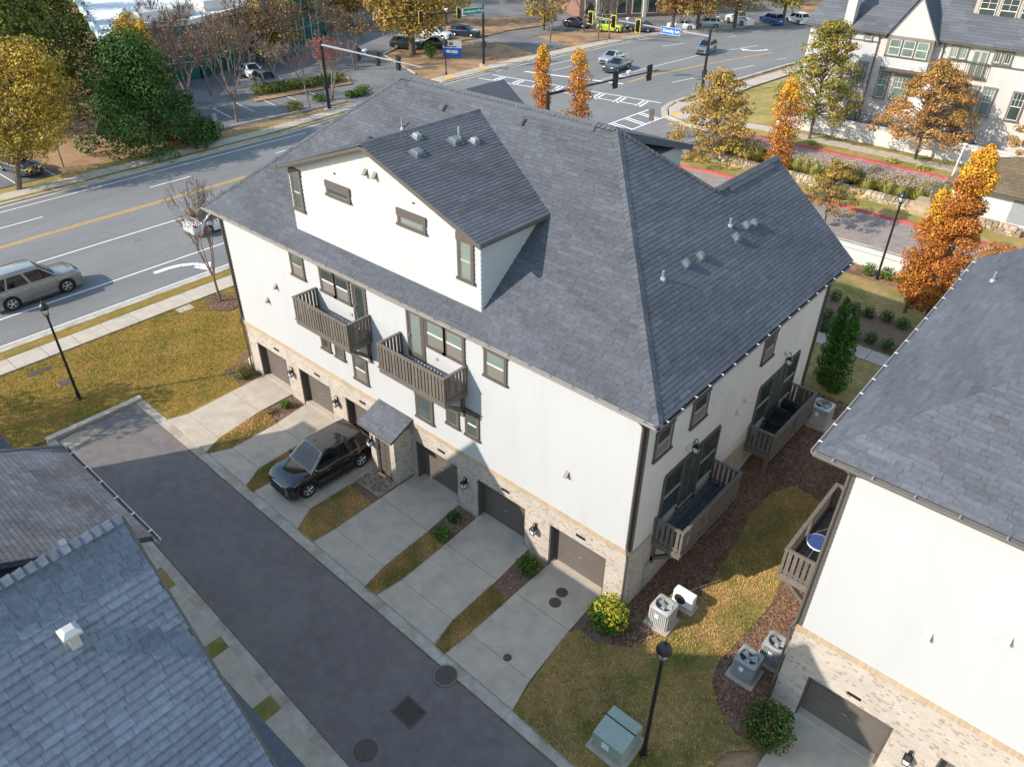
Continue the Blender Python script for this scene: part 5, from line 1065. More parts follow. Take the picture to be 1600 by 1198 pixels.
for i, st in enumerate(STRIPS): tufts('strip_grass', inpoly(st), 9000, (min(p[0] for p in st), max(p[0] for p in st), min(p[1] for p in st), max(p[1] for p in st)), 210 + i, GS, 'short grass of a strip between two driveways')
def chips(name, inside, n, box, seed, pal, label, off=.045):
    rr = random.Random(seed); mb = MB()
    for _ in range(n):
        x, y = rr.uniform(box[0], box[1]), rr.uniform(box[2], box[3])
        if not inside(x, y): continue
        z = h(x, y) + off; th = rr.random() * 6.28; l = rr.uniform(.015, .05); wd = l * rr.uniform(.25, .6); c, s = math.cos(th), math.sin(th); k = rr.choice(pal); g = rr.uniform(.6, 1.4)
        mb.face([(x - c * l - s * wd, y - s * l + c * wd, z), (x + c * l - s * wd, y + s * l + c * wd, z + rr.uniform(0, .025)), (x + c * l + s * wd, y + s * l - c * wd, z + rr.uniform(0, .02)), (x - c * l + s * wd, y - s * l - c * wd, z + rr.uniform(0, .02))], 0, tuple(v * g for v in k))
    mb.build(name, 'leaf', kind='stuff', label=label, cat='mulch')
MC = [(.2, .11, .07), (.28, .17, .11), (.12, .07, .05), (.34, .22, .15)]; ln_in = inpoly(LN)
chips('yard_mulch', lambda x, y: not ln_in(x, y) and x < 5.6, 42000, (.03, 5.6, -1.1, 15), 221, MC, 'brown mulch and leaf litter in the side yard')
chips('bed_mulch', lambda x, y: not any(a - .05 < x < b + .05 for (a, b) in [(min(q[0][0], q[1][0]), max(q[0][1], q[1][1])) for q in DR]), 9000, (-22.4, -.1, -2.0, -.1), 222, MC, 'brown mulch in the beds between garages', .03)
chips('corner_mulch', lambda x, y: True, 2500, (-24.4, -22.7, -1.3, 2.2), 223, MC, 'brown mulch at the far corner bed', .085)
chips('ring_mulch', lambda x, y: ((x + 31) / 1.25) ** 2 + ((y - 2.75) / .85) ** 2 < 1, 3500, (-32.3, -29.7, 1.8, 3.7), 224, MC, 'brown mulch ring around the young street tree', .11)
broadleaf((-31.5, -17.8, 0), 9, 3.2, 2.5, 'roadside tree whose shade falls on the lawn by the alley end', 225, YG, 50, 120, .13, trunk=.18)
# --- trees beyond the main road
RMIN = .02
broadleaf((-59.6, 1.8, 0), 9.6, 4.3, 2.6, 'yellow-green leaning tree beside the parked dark blue car', 301, [(.36, .24, .035), (.42, .26, .04), (.3, .2, .04), (.22, .18, .03), (.44, .28, .06)], 84, 230, .12, trunk=.26, lean=(-3.6, 4.6), group=None)
broadleaf((-77, 9.0, 0), 15, 5.5, 1.5, 'tall green pine-like tree beside the glass office', 302, [(.09, .12, .02), (.13, .14, .025), (.17, .16, .03), (.06, .085, .018)], 90, 150, .2, trunk=.3, shape='cone')
broadleaf((-82, 13.0, 0), 13, 4.5, 1.5, 'dark green evergreen behind the leaning yellow-green tree', 303, [(.07, .09, .018), (.11, .12, .025), (.05, .07, .015)], 70, 120, .2, trunk=.25, shape='cone')
broadleaf((-96, -2, 0), 13, 5, 2, 'brownish green tree behind the row of parked bays', 304, YG, 60, 90, .22, trunk=.25)
broadleaf((-62.4, 14.4, 0), 9.4, 4.9, .2, 'huge dark glossy magnolia at the roadside', 305, DGR + [(.085, .125, .035)], 86, 360, .125, trunk=.25, shape='cone', cr=.30)
broadleaf((-69.0, 16.5, 0), 3.6, 1.7, .3, 'clipped round grey-green holly beside the magnolia', 306, [(.10, .14, .05), (.08, .115, .04)], 30, 130, .08, trunk=.08)
broadleaf((-70.8, 19.0, 0), 9.5, 2.6, 2.5, 'golden yellow maple rising behind the magnolia', 307, [(.6, .36, .04), (.55, .3, .04), (.42, .28, .03), (.3, .25, .03)], 48, 100, .16, trunk=.16)
bush((-61.0, 19.3, 0), 1.7, 2.0, 'low dark evergreen spreading at the foot of the magnolia', DGR + GRN, 308, 2600, .12)
bare((-64.8, 20.2, 0), 9.5, 'bare vine-tangled tree next to the magnolia', 311, depth=5, spread=.6, r=.15, lf=1, pal=[(.2, .08, .06), (.25, .13, .08)], kids=(2, 3), size=.1)
bare((-64.3, 24.6, 0), 10.2, 'large bare tree with dark forked trunk by the road', 312, depth=5, spread=.6, r=.17, lf=1, pal=RUS, trunk=.22, kids=(2, 3))
bare((-74.5, 36.0, 0), 4.6, 'small pale-trunked tree in the parking island hedge', 313, depth=4, spread=.55, r=.09, lf=2, pal=[(.3, .24, .09), (.26, .2, .08)], mt='bark_pale', size=.1)
bare((-63.3, 32.9, 0), 6.9, 'slender bare tree between hedge island and signal mast', 314, depth=4, spread=.5, r=.09, lf=1, pal=RED, trunk=.35, mt='bark_pale')
bare((-64.3, 36.7, 0), 6.0, 'red-leaved crepe myrtle with several pale stems by the signal mast', 315, depth=4, spread=.5, r=.07, lf=2, pal=RED, stems=5, trunk=.42, mt='bark_pale', size=.09, kids=(2, 2))
bare((-79, 33, 0), 7.5, 'bare tree at the office edge of the parking lot', 316, 'bare trees before the office', depth=4, spread=.6, r=.12, lf=2, pal=RUS)
bare((-82, 40, 0), 8.0, 'bare tree at the office edge of the parking lot', 317, 'bare trees before the office', depth=4, spread=.6, r=.12, lf=2, pal=RUS + BR)
broadleaf((-86, 44, 0), 8.5, 4.0, 1.5, 'brown-leaved tree in front of the office green glass', 318, BR, 50, 80, .2, trunk=.2)
broadleaf((-75.4, 59.0, 0), 11.5, 6.2, 3.4, 'massive golden-brown oak with thick trunk in the pine straw island', 319, [(.34, .2, .05), (.4, .25, .06), (.28, .17, .045), (.23, .18, .04)], 100, 130, .2, trunk=.5)
bush((-71.6, 58.8, 0), .95, 2.2, 'upright egg-shaped evergreen shrub by the blue sign', GRN + CYP, 321, 1300, .09)
q = gxy((410, 148), (440, 143), (470, 138), (500, 133), (528, 128), (425, 145), (455, 140), (485, 136), (515, 130))
for i, p in enumerate(q): bush((p[0], p[1], 0), 1.35, 1.15, 'rounded evergreen segment of the parking island hedge', [(.11, .14, .025), (.14, .16, .03), (.07, .1, .02)], 330 + i, 700, .1, 'parking island hedge')
for i, (p, r) in enumerate((((462, 172), 1.1), ((500, 158), .9), ((548, 152), .8), ((568, 147), 1.1), ((560, 150), .8))): g = gp(*p); bush((g.x, g.y, 0), r, r * .9, 'roadside evergreen shrub near the signal mast', GRN if i else YG, 345 + i, 600, .09, 'shrubs near the signal mast')
bare((-66.8, 78.6, 0), 8.5, 'dark-trunked bare tree on the far verge beside the lot entrance', 351, depth=4, spread=.5, r=.14, lf=1, pal=[(.2, .1, .07)])
for i, (p, H) in enumerate((((934, 65), 8), ((952, 60), 8), ((913, 50), 8))): g = gp(*p); bare((g.x, g.y, 0), H, 'bare tree in the straw island by the yellow jeep', 352 + i, 'bare trees by the jeep', depth=4, spread=.5, r=.12, lf=1, pal=[(.25, .12, .09)])
for i, (p, H, r) in enumerate((((1050, 48), 11, 4.6), ((1089, 47), 11.5, 4.8), ((1147, 44), 12, 5.2), ((1222, 40), 12, 5.0))): g = gp(*p); broadleaf((g.x, g.y, 0), H, r, 3.0, ('russet tree', 'brown oak', 'broad ochre oak', 'olive-brown oak')[i] + ' ' + ('behind the white hatchback', 'beside the lamp post in the far lot', 'shading the white pickup', 'at the bend of the road')[i], 356 + i, (RUS, BR, BR, YG)[i], 50, 85, .2, trunk=.33)
broadleaf((-74, 86, 0), 9, 4, 1.5, 'yellowish tree at the far side of the lot entrance', 360, YG + BR, 46, 80, .2, trunk=.2)
broadleaf((-88, 78, 0), 11, 5, 2, 'yellow-brown tree in the distant lot island', 361, BR + YG, 46, 80, .22, trunk=.25); broadleaf((-98, 66, 0), 12, 5.5, 2, 'brown tree far behind the massive oak', 362, BR, 46, 80, .22, trunk=.25)
bare((-27.6, 91, .5), 8, 'bare multi-stemmed tree at the roadside beyond the row house', 363, depth=4, spread=.5, r=.08, lf=0, stems=3, trunk=.25)
broadleaf((-42, 132, 0), 11, 5, 1, 'green and yellow tree beyond the road bend', 364, YG + GRN, 46, 80, .24, trunk=.25)
for i, (x, y) in enumerate(((-60, 140), (-75, 128), (-84, 118), (-30, 142), (-95, 108), (-106, 95))): broadleaf((x, y, 0), 12, 6, 1.5, 'autumn tree in the distant treeline', 370 + i, (BR, RUS, YG)[i % 3], 40, 70, .28, trunk=.25, group='distant treeline')

for i, (p, H, r) in enumerate((((70, 150), 13, 4.6), ((118, 128), 12, 4.2), ((5, 50), 14, 5), ((45, 30), 12, 5), ((95, 95), 14, 5))):
    g = gp(*p); broadleaf((g.x, g.y, 0), H, r, 1.0, ('olive pine next to the clipped holly', 'dark pine touching the office glass corner', 'yellowing pine behind the parked navy sedan', 'autumn tree at the near end of the parked bays', 'tall olive tree above the pines')[i], 380 + i, ([(.10, .13, .02), (.15, .16, .03), (.2, .18, .035)], [(.06, .09, .018), (.10, .12, .022), (.14, .15, .03)], YG, YG + BR, [(.10, .13, .02), (.15, .16, .03)])[i], 64, 130, .17, trunk=.25, shape='cone' if i != 3 else 'round')
for i, (p, H) in enumerate((((330, 150), 9), ((270, 120), 9), ((400, 110), 8.5), ((455, 105), 7.5), ((520, 90), 7), ((555, 110), 6.5), ((240, 150), 8))):
    g = gp(*p); bare((g.x, g.y, 0), H, ('bare twiggy tree', 'bare grey tree', 'half-bare brown tree', 'thin bare tree', 'bare spreading tree', 'low bare tree', 'leafless tree')[i] + ' ' + ('amid the lot drive', 'against the pale office roof', 'before the entrance canopy', 'behind the hedge island', 'at the lot corner before dark glass', 'near the red crepe myrtle', 'behind the magnolia shoulder')[i], 390 + i, 'bare lot trees', depth=5, spread=.62, r=.12, lf=1, pal=RUS + [(.3, .2, .1)], size=.11)
for i, (p, H, r) in enumerate((((470, 60), 8, 3.4), ((540, 40), 9, 4.2), ((600, 30), 9, 4.4), ((400, 55), 7, 3))):
    g = gp(*p); broadleaf((g.x, g.y, 0), H, r, 1.5, ('brown tree beside the entrance canopy', 'russet-brown tree before the dark glass block', 'golden-brown tree behind the massive oak crown', 'thin rusty tree by the canopy edge')[i], 400 + i, (BR, BR, BR + OR[:1], RUS)[i], 44, 80, .17, trunk=.2)

# ================================================================== vehicles
def car(kind, loc, head, paintk, label, L=4.65, W=1.86, H=1.68, wb=2.75, wr=.35, name='parked_car', cat='car', detail=True, rails=False, group=None, two_tone=None):
    t = thing(name, tuple(loc), label, cat, group, rz=head)
    xf, xr = wb / 2 + .02, -wb / 2 + .02; hl = L / 2; gc = .2
    suv = kind in ('suv', 'van', 'jeep', 'pickup'); belt = H * (.625 if suv else .64); hood = belt * (.965 if suv else .90); cowl = belt * .985
    def top(x):
        if kind == 'pickup' and x < -.35: return belt * .96
        xa = hl * (.46 if suv else .36)
        if x > xa: f = (x - xa) / (hl - xa); return cowl + (hood - cowl) * min(1, f * 1.1) - (.15 if suv else .22) * belt * max(0, f - .6) ** 2 / .16
        if kind == 'sedan' and x < -hl * .55: return belt * 1.01 - .05 * ((-x - hl * .55) / (hl * .45))
        return belt
    def bot(x):
        z = gc + .05 * max(0, (abs(x) - hl * .8) / (hl * .2))
        for c in (xf, xr):
            d = abs(x - c); R = wr * 1.17
            if d < R: z = max(z, wr * .98 + math.sqrt(R * R - d * d) * .98)
        return z
    def wid(x): f = abs(x) / hl; return W / 2 * (1 - .055 * f ** 3 - .16 * max(0, f - .86) ** 2 / .0196)
    xs = sorted(set([round(-hl + L * i / 40, 4) for i in range(41)] + [c + s * wr * 1.17 * k for c in (xf, xr) for s in (-1, 1) for k in (1, .97, .85, .6, .3, 0)]))
    mb = MB(); rings = []
    for x in xs:
        w_ = wid(x); zt = top(x); zb = bot(x); zs = zt - .1
        def cl(z): return max(z, zb)
        ring = [(w_ * .955, zb), (w_ * .99, cl(zb * .6 + zs * .4)), (w_, cl(zs * .75 + zb * .25 if False else .62 * zs + .2)), (w_ * .985, cl(zs)), (w_ * .93, cl(zt - .03)), (w_ * .8, cl(zt + .005)), (w_ * .4, cl(zt + .025)), (0, cl(zt + .03))]
        rings.append([(x, y, z) for y, z in ring] + [(x, -y, z) for y, z in ring[-2::-1]])
    n = len(rings[0])
    for i in range(len(rings) - 1):
        for k in range(n - 1): mb.face([rings[i][k], rings[i][k + 1], rings[i + 1][k + 1], rings[i + 1][k]])
    mb.face(rings[0]); mb.face(rings[-1][::-1])
    body = mb.build('body', paintk, t, local=True, smooth=False)
    bm = bmesh.new(); bm.from_mesh(body.data); bmesh.ops.remove_doubles(bm, verts=bm.verts, dist=.0008); bmesh.ops.recalc_face_normals(bm, faces=bm.faces)
    for f in bm.faces: f.smooth = len(f.verts) == 4
    for e in bm.edges: e.smooth = not (len(e.link_faces) == 2 and e.calc_face_angle(0) > .65)
    bm.to_mesh(body.data); bm.free()
    mb = MB(); mb.box(-hl * .96, hl * .96, -W * .42, W * .42, gc + .02, belt * .7); mb.build('underbody', 'plastic', t, local=True)
    # greenhouse
    if kind == 'sedan': xa, xat, xdt, xd = hl * .36, hl * .03, -hl * .36, -hl * .74
    elif kind == 'pickup': xa, xat, xdt, xd = hl * .36, hl * .12, -hl * .16, -hl * .2
    elif kind == 'jeep': xa, xat, xdt, xd = hl * .28, hl * .18, -hl * .86, -hl * .9
    else: xa, xat, xdt, xd = hl * .50, hl * .16, -hl * .74, -hl * .95
    wbm = W / 2 * .935; wrm = W / 2 * .765; zr0 = H - .03
    def zg(x):
        if x > xat: return belt - .02 + (zr0 - belt + .02) * (xa - x) / (xa - xat)
        if x < xdt: return belt - .02 + (zr0 - belt + .02) * (x - xd) / (xdt - xd)
        f = (x - xdt) / (xat - xdt); return zr0 + .035 * math.sin(math.pi * f)
    gs = sorted(set([xd, xd + (xdt - xd) * .5, xdt, xat, (xa + xat) / 2, xa] + [xdt + (xat - xdt) * i / 8 for i in range(9)])); mb = MB(); rings = []
    def yw(z): return wbm + (wrm - wbm) * max(0, min(1.05, (z - belt) / (zr0 - belt)))
    for x in gs:
        z = zg(x); q = [(yw(belt - .03), belt - .03), (yw(belt + (z - belt) * .5), belt + (z - belt) * .5), (yw(z - .05 * (z > belt + .1)), z - .05 * (z > belt + .1)), (yw(z) * .9, z), (yw(z) * .45, z + .022), (0, z + .03)]
        rings.append([(x, y, zz) for y, zz in q] + [(x, -y, zz) for y, zz in q[-2::-1]])
    n = len(rings[0])
    for i in range(len(rings) - 1):
        for k in range(n - 1): mb.face([rings[i][k], rings[i][k + 1], rings[i + 1][k + 1], rings[i + 1][k]])
    ro = mb.build('roof', two_tone or paintk, t, local=True)
    bm = bmesh.new(); bm.from_mesh(ro.data); bmesh.ops.remove_doubles(bm, verts=bm.verts, dist=.0008); bmesh.ops.recalc_face_normals(bm, faces=bm.faces)
    for f in bm.faces: f.smooth = True
    for e in bm.edges: e.smooth = not (len(e.link_faces) == 2 and e.calc_face_angle(0) > .45)
    bm.to_mesh(ro.data); bm.free()
    def glass_strip(x0, z0, x1, z1, f0, f1, nm):
        m = MB(); o = .012 if x0 > x1 else -.012; a = []
        for x, z, f in ((x0, z0, f0), (x1, z1, f1)):
            y = yw(z); a.append([(x + o, y * f, z + .012), (x + o * 1.5, y * .45, z + .036), (x + o * 1.6, 0, z + .044), (x + o * 1.5, -y * .45, z + .036), (x + o, -y * f, z + .012)])
        for k in range(4): m.face([a[0][k], a[0][k + 1], a[1][k + 1], a[1][k]])
        m.build(nm, 'car_glass', t, local=True, smooth=True)
    f = .06; glass_strip(xa - (xa - xat) * f, zg(xa - (xa - xat) * f), xat + (xa - xat) * .05, zg(xat + (xa - xat) * .05), .80, .8, 'windscreen')
    glass_strip(xd + (xdt - xd) * (.15 if kind != 'sedan' else .1), zg(xd + (xdt - xd) * .15), xdt - (xdt - xd) * .08, zg(xdt - (xdt - xd) * .08), .86, .8, 'rear_window')
    # side glass, in panes between pillars
    lo = belt + .035; hi = zr0 - .085
    def xlim(z): return xd + (xdt - xd) * (z - belt + .02) / (zr0 - belt + .02), xa - (xa - xat) * (z - belt + .02) / (zr0 - belt + .02)
    fl, fr = xlim(lo)[0] + .12, xlim(lo)[1] - .16; hl_, hr = xlim(hi)[0] + .1, xlim(hi)[1] - .1
    cuts = (0, .46, .53, .97) if kind in ('sedan', 'pickup') else (0, .2, .24, .58, .63, 1)
    for s in (1, -1):
        for k in range(0, len(cuts) - 1, 2):
            a, b = cuts[k], cuts[k + 1]; m = MB(); q = []
            for u, z, l, r in ((a, lo, fl, fr), (b, lo, fl, fr), (b, hi, hl_, hr), (a, hi, hl_, hr)): q.append((l + (r - l) * u, s * (yw(z) + .012), z))
            m.face(q if s < 0 else q[::-1]); m.build('side_window', 'car_glass', t, local=True)
        if detail:
            m = MB(); m.hexa([(x, s * y, z) for z in (lo - .035, lo - .012) for x, y in ((fl - .1, yw(lo) - .01), (fr + .1, yw(lo) - .01), (fr + .1, yw(lo) + .02), (fl - .1, yw(lo) + .02))]); m.build('belt_trim', 'chrome', t, local=True)
            for x in (.35, -.6): m = MB(); m.box(x - .1, x + .1, min(s * W * .498, s * W * .51), max(s * W * .498, s * W * .51), belt * .82, belt * .82 + .03); m.build('door_handle', 'chrome', t, local=True)
            for x in (fr - .02, fl + (fr - fl) * .56, fl + (fr - fl) * .12): m = MB(); m.box(x - .004, x + .004, min(s * W * .495, s * W * .5015), max(s * W * .495, s * W * .5015), gc + .15, belt * .88); m.build('door_seam', 'plastic', t, local=True)
            m = MB(); m.box(-wb / 2 + wr * 1.2, wb / 2 - wr * 1.2, min(s * W * .485, s * W * .505), max(s * W * .485, s * W * .505), gc - .02, gc + .1); m.build('sill', 'plastic', t, local=True)
        m = MB(); xm = fr + .02; m.hexa([(xm + a, s * (W * .47 + b), belt + .03 + c) for c in (0, .13) for a, b in ((-.06, 0), (.06, .02), (.06, .17), (-.06, .19))]); m.build('mirror', paintk, t, local=True, bevel=.02 if detail else 0)
        if rails: m = MB(); m.path([(xdt + .15, s * wrm * .86, zr0 + .03), (xdt + .25, s * wrm * .86, zr0 + .09), (xat - .15, s * wrm * .86, zr0 + .09), (xat - .05, s * wrm * .86, zr0 + .03)], .018, 5); m.build('roof_rail', 'plastic', t, local=True)
        m = MB(); m.hexa([(hl - .14 + a, s * b, hood * .76 + c) for c in (0, .11) for a, b in ((-.22, W * .44), (.055, W * .40), (.12, W * .22), (-.1, W * .22))]); m.build('headlight', 'clear_lamp', t, local=True)
        m = MB(); m.hexa([(-hl + .1 + a, s * b, belt * .80 + c) for c in (0, .16) for a, b in ((-.1, W * .28), (-.04, W * .45), (.14, W * .468), (.1, W * .28))]); m.build('tail_light', 'red_lamp', t, local=True)
        for c in (xf, xr):
            m = MB(); ax = (0, s, 0); y0 = s * (W / 2 - .235); m.lathe([(wr * .62, 0), (wr * .9, -.0), (wr, .04), (wr, .18), (wr * .92, .22), (wr * .66, .225), (wr * .64, .19)], (c, y0, wr), 24, axis=ax); wo = m.build('wheel', 'tyre', t, local=True, smooth=False)
            m = MB(); m.lathe([(wr * .64, .17), (wr * .66, .205), (wr * .6, .212), (wr * .56, .175)], (c, y0, wr), 24, axis=ax); m.lathe([(wr * .16, .16), (wr * .14, .21), (.01, .212)], (c, y0, wr), 12, axis=ax)
            for k in range(5):
                for dd in (-.13, .13):
                    th = k * 1.2566 + .3; p0 = Vector((c + math.cos(th) * wr * .1, y0 + s * .195, wr + math.sin(th) * wr * .1)); p1 = Vector((c + math.cos(th + dd) * wr * .61, y0 + s * .2, wr + math.sin(th + dd) * wr * .61)); m.tube(p0, p1, .022, .018, 5)
            m.build('rim', 'rim', wo, local=True)
            m = MB(); m.lathe([(wr * .62, .12), (wr * .62, .14)], (c, y0, wr), 20, axis=ax); m.build('brake_disc', 'plastic', wo, local=True)
    m = MB(); m.box(hl - .05, hl + .012, -W * .26, W * .26, hood * .42, hood * .72); m.box(hl - .06, hl + .02, -W * .34, W * .34, hood * .25, hood * .36); m.build('grille', 'plastic', t, local=True)
    if detail: m = MB(); m.hexa([(x, y, hood * .735 + c) for c in (0, .03) for x, y in ((hl - .1, -W * .36), (hl + .02, -W * .18), (hl + .02, W * .18), (hl - .1, W * .36))]); m.build('grille_trim', 'chrome', t, local=True)
    m = MB(); m.box(-hl - .015, -hl + .02, -.26, .26, belt * .62, belt * .73); m.build('number_plate', 'sign_white', t, local=True)
    if kind == 'pickup': m = MB(); m.box(-hl + .12, -hl * .24, -W * .4, W * .4, belt * .962, belt * .98); m.build('bed', 'plastic', t, local=True)
    return t
for k, c, r, mt_ in (('car_black', (.006, .006, .007), .12, 0), ('car_champagne', (.26, .25, .235), .22, .4), ('car_white', (.74, .74, .73), .3, 0), ('car_silver', (.42, .43, .44), .28, .5), ('car_navy', (.02, .03, .06), .2, 0), ('car_charcoal', (.05, .055, .065), .2, .3), ('car_blue', (.03, .10, .30), .25, .1), ('car_lime', (.42, .52, .03), .4, 0), ('car_bluegrey', (.20, .24, .29), .25, .45), ('car_dkgreen', (.015, .03, .027), .2, 0), ('car_grey', (.12, .12, .13), .25, .3)): paint(k, c, r, mt_)
car('suv', (-13.98, -2.5, .075), R_(-92.5), 'car_black', 'glossy black crossover parked nose-out on the driveway beside the vestibule', L=4.5, W=1.86, H=1.72, wb=2.72, wr=.37, rails=False)
car('suv', (-40.25, -4.35, .01), R_(90), 'car_champagne', 'champagne full-size SUV driving on the main road beside the lamp post', L=5.25, W=2.08, H=2.08, wb=3.15, wr=.43, rails=True, name='car')
car('sedan', (-41.6, 9.0, .01), R_(90), 'car_white', 'white sedan on the main road behind the young street tree', L=4.8, W=1.85, H=1.5, name='car', detail=False)
car('sedan', (-52.4, 74.0, .01), R_(-88), 'car_silver', 'silver hatchback waiting at the stop line beside the dark sedan', L=4.4, W=1.8, H=1.5, name='car', detail=False)
car('sedan', (-49.3, 70.8, .01), R_(-86), 'car_charcoal', 'dark sedan waiting at the crosswalk stop line', L=4.9, W=1.86, H=1.48, name='car', detail=False)
car('suv', (-46.4, 88.6, .01), R_(-80), 'car_bluegrey', 'blue-grey crossover approaching the junction under the signal mast', L=4.7, W=1.88, H=1.7, name='car', detail=False)
car('sedan', (-64.4, 3.9, .02), R_(8), 'car_navy', 'navy sedan parked in the bay under the leaning tree', detail=False, L=4.8, W=1.85, H=1.48)
car('suv', (-79.0, 61.2, 0), R_(35), 'car_dkgreen', 'dark green SUV parked behind the massive oak trunk', detail=False); car('sedan', (-76.2, 64.6, 0), R_(35), 'car_charcoal', 'charcoal sedan parked next to the dark green SUV', detail=False, H=1.5)
car('suv', (-81.0, 69.0, 0), R_(20), 'car_white', 'white SUV parked across the aisle from the dark green SUV', detail=False); car('suv', (-79.2, 73.2, 0), R_(20), 'car_navy', 'dark blue SUV parked beside the white SUV', detail=False)
car('suv', (-74.4, 35.0, 0), R_(-10), 'car_grey', 'dark grey SUV parked behind the parking island hedge', detail=False); car('sedan', (-79.8, 36.5, 0), R_(-10), 'car_white', 'white car with red tail lights at the office lot edge', detail=False, H=1.5)
car('jeep', (-65.8, 92.5, 0), R_(20), 'car_lime', 'lime green open jeep parked by the straw island', detail=False, L=4.2, H=1.75); car('sedan', (-62.2, 96.0, 0), R_(-160), 'car_navy', 'dark sedan parked next to the lime jeep', detail=False, H=1.48)
car('sedan', (-58.5, 102.2, 0), R_(-150), 'car_white', 'white hatchback parked behind the russet tree', detail=False, H=1.52); car('suv', (-56.2, 106.5, 0), R_(-150), 'car_silver', 'silver car just visible behind the white hatchback', detail=False)
car('pickup', (-53.9, 113.2, 0), R_(155), 'car_white', 'white pickup truck parked under the broad ochre oak', detail=False, L=5.7, W=2.0, H=1.9, wb=3.6, wr=.42); car('suv', (-50.2, 117.5, 0), R_(155), 'car_blue', 'bright blue crossover parked behind the pickup', detail=False); car('suv', (-47.4, 121.2, 0), R_(155), 'car_white', 'white SUV at the end of the far parking row', detail=False)
car('sedan', (-72, 92, 0), R_(10), 'car_grey', 'dark sedan parked in the lot beyond the corner sign', detail=False, H=1.48)

# ================================================================== street furniture
def lamp_post(base, label, H=5.45):
    x, y, z = base; t = thing('lamp_post', base, label, 'lamp post', 'black lantern lamp posts'); mb = MB()
    mb.lathe([(.13, -.1), (.13, .08), (.10, .12), (.085, .5), (.065, .6), (.06, H * .5), (.05, H - .85), (.07, H - .82), (.07, H - .78), (.05, H - .74), (.11, H - .66), (.13, H - .62)], base, 14); mb.build('pole', 'black_metal', t, smooth=False)
    mb = MB(); mb.lathe([(.12, H - .61), (.19, H - .36), (.2, H - .33)], base, 14); mb.build('globe', 'lamp_glass', t, smooth=True)
    mb = MB(); mb.lathe([(.215, H - .335), (.225, H - .30), (.21, H - .24), (.17, H - .15), (.09, H - .06), (.05, H - .03), (.045, H + .03), (.02, H + .06), (.015, H + .14), (.005, H + .2)], base, 14); mb.build('cap', 'black_metal', t, smooth=False)
    for k in range(4): th = k * 1.571 + .4; mb = MB(); mb.tube((x + math.cos(th) * .13, y + math.sin(th) * .13, z + H - .62), (x + math.cos(th) * .21, y + math.sin(th) * .21, z + H - .33), .012, .012, 4); mb.build('cage_bar', 'black_metal', t)
lamp_post((3.55, -4.0, .04), 'black lantern lamp post on the side lawn beside the green transformer box'); lamp_post((-27.4, -7.3, .04), 'black lantern lamp post on the roadside lawn near the alley end'); q = gp(1369, 438); lamp_post((q.x, q.y, q.z), 'black lantern lamp post rising behind the low white courtyard wall')
q = gp(1130, 362 * .3 + 160); 
# small white bollard light across the street
t = thing('street_light', (-3.6, 50.8, 2), 'thin leaning white street light beside the garden wall', 'street light'); mb = MB(); mb.path([(-3.6, 50.8, 1.9), (-3.45, 50.85, 4.6)], .055, 8); mb.build('pole', 'white_metal', t); mb = MB(); mb.box(-3.6, -3.3, 50.75, 50.95, 4.6, 4.7); mb.build('lamp_head', 'white_metal', t)
t = thing('sculpture_post', (-2.5, 41.0, 3.1), 'weathered wooden post with cap on the stone pier', 'post'); mb = MB(); mb.box(-2.62, -2.38, 40.9, 41.1, 3.1, 4.3); mb.build('post', 'bark', t); mb = MB(); mb.box(-2.72, -2.28, 40.8, 41.2, 4.3, 4.38); mb.build('cap', 'deckwood', t)
def signal(parent, x, y, z, ydir, yellow=True, ax='y'):
    """three-lamp head; faces along ydir"""
    mb = MB(); d = Vector(ydir); s = Vector((-d.y, d.x, 0)); c = Vector((x, y, z))
    hx_ = lambda a, b, lo, hi, z0, z1: [c + s * p + d * q + Vector((0, 0, zz)) for zz in (z0, z1) for p, q in ((a, lo), (b, lo), (b, hi), (a, hi))]
    mb.hexa(hx_(-.2, .2, -.12, .12, -.58, .58)); mb.hexa(hx_(-.33, .33, -.02, .0, -.7, .7))
    for k in (-.38, 0, .38): mb.lathe([(.15, .12), (.16, .3), (.13, .3), (.13, .14)], c + Vector((0, 0, k)), 10, axis=d)
    o = mb.build('signal_head', 'signal_black', parent)
    for k, m_ in ((-.38, 'sign_green'), (0, 'plastic'), (.38, 'red_lamp')): mb = MB(); mb.lathe([(.12, .125), (.02, .15)], c + Vector((0, 0, k)), 10, axis=d); mb.build('signal_lens', m_ if m_ == 'red_lamp' else 'plastic', o)
    if yellow:
        mb = MB()
        for a, b, z0, z1 in ((-.36, -.29, -.73, .73), (.29, .36, -.73, .73), (-.29, .29, .66, .73), (-.29, .29, -.73, -.66)): mb.hexa(hx_(a, b, -.03, .02, z0, z1))
        mb.build('backplate', 'signal_yellow', o)
def text_on(parent, txt, p, right, up, size, mt):
    cu = bpy.data.curves.new('text', 'FONT'); cu.body = txt; cu.size = size; cu.align_x = 'CENTER'; cu.align_y = 'CENTER'; cu.extrude = .004; cu.space_character = 1.05; cu.offset = .008
    o = bpy.data.objects.new('text', cu); COL.objects.link(o); dg = bpy.context.evaluated_depsgraph_get(); me = bpy.data.meshes.new_from_object(o.evaluated_get(dg)); bpy.data.objects.remove(o)
    r = Vector(right).normalized(); u_ = Vector(up).normalized(); n = r.cross(u_); M4 = Matrix((r, u_, n)).transposed().to_4x4(); M4.translation = Vector(p) - ORI[parent.name]; me.transform(M4); me.materials.clear(); me.materials.append(MT[mt])
    ob = bpy.data.objects.new('lettering', me); COL.objects.link(ob); ob.parent = parent; ORI[ob.name] = ORI[parent.name]
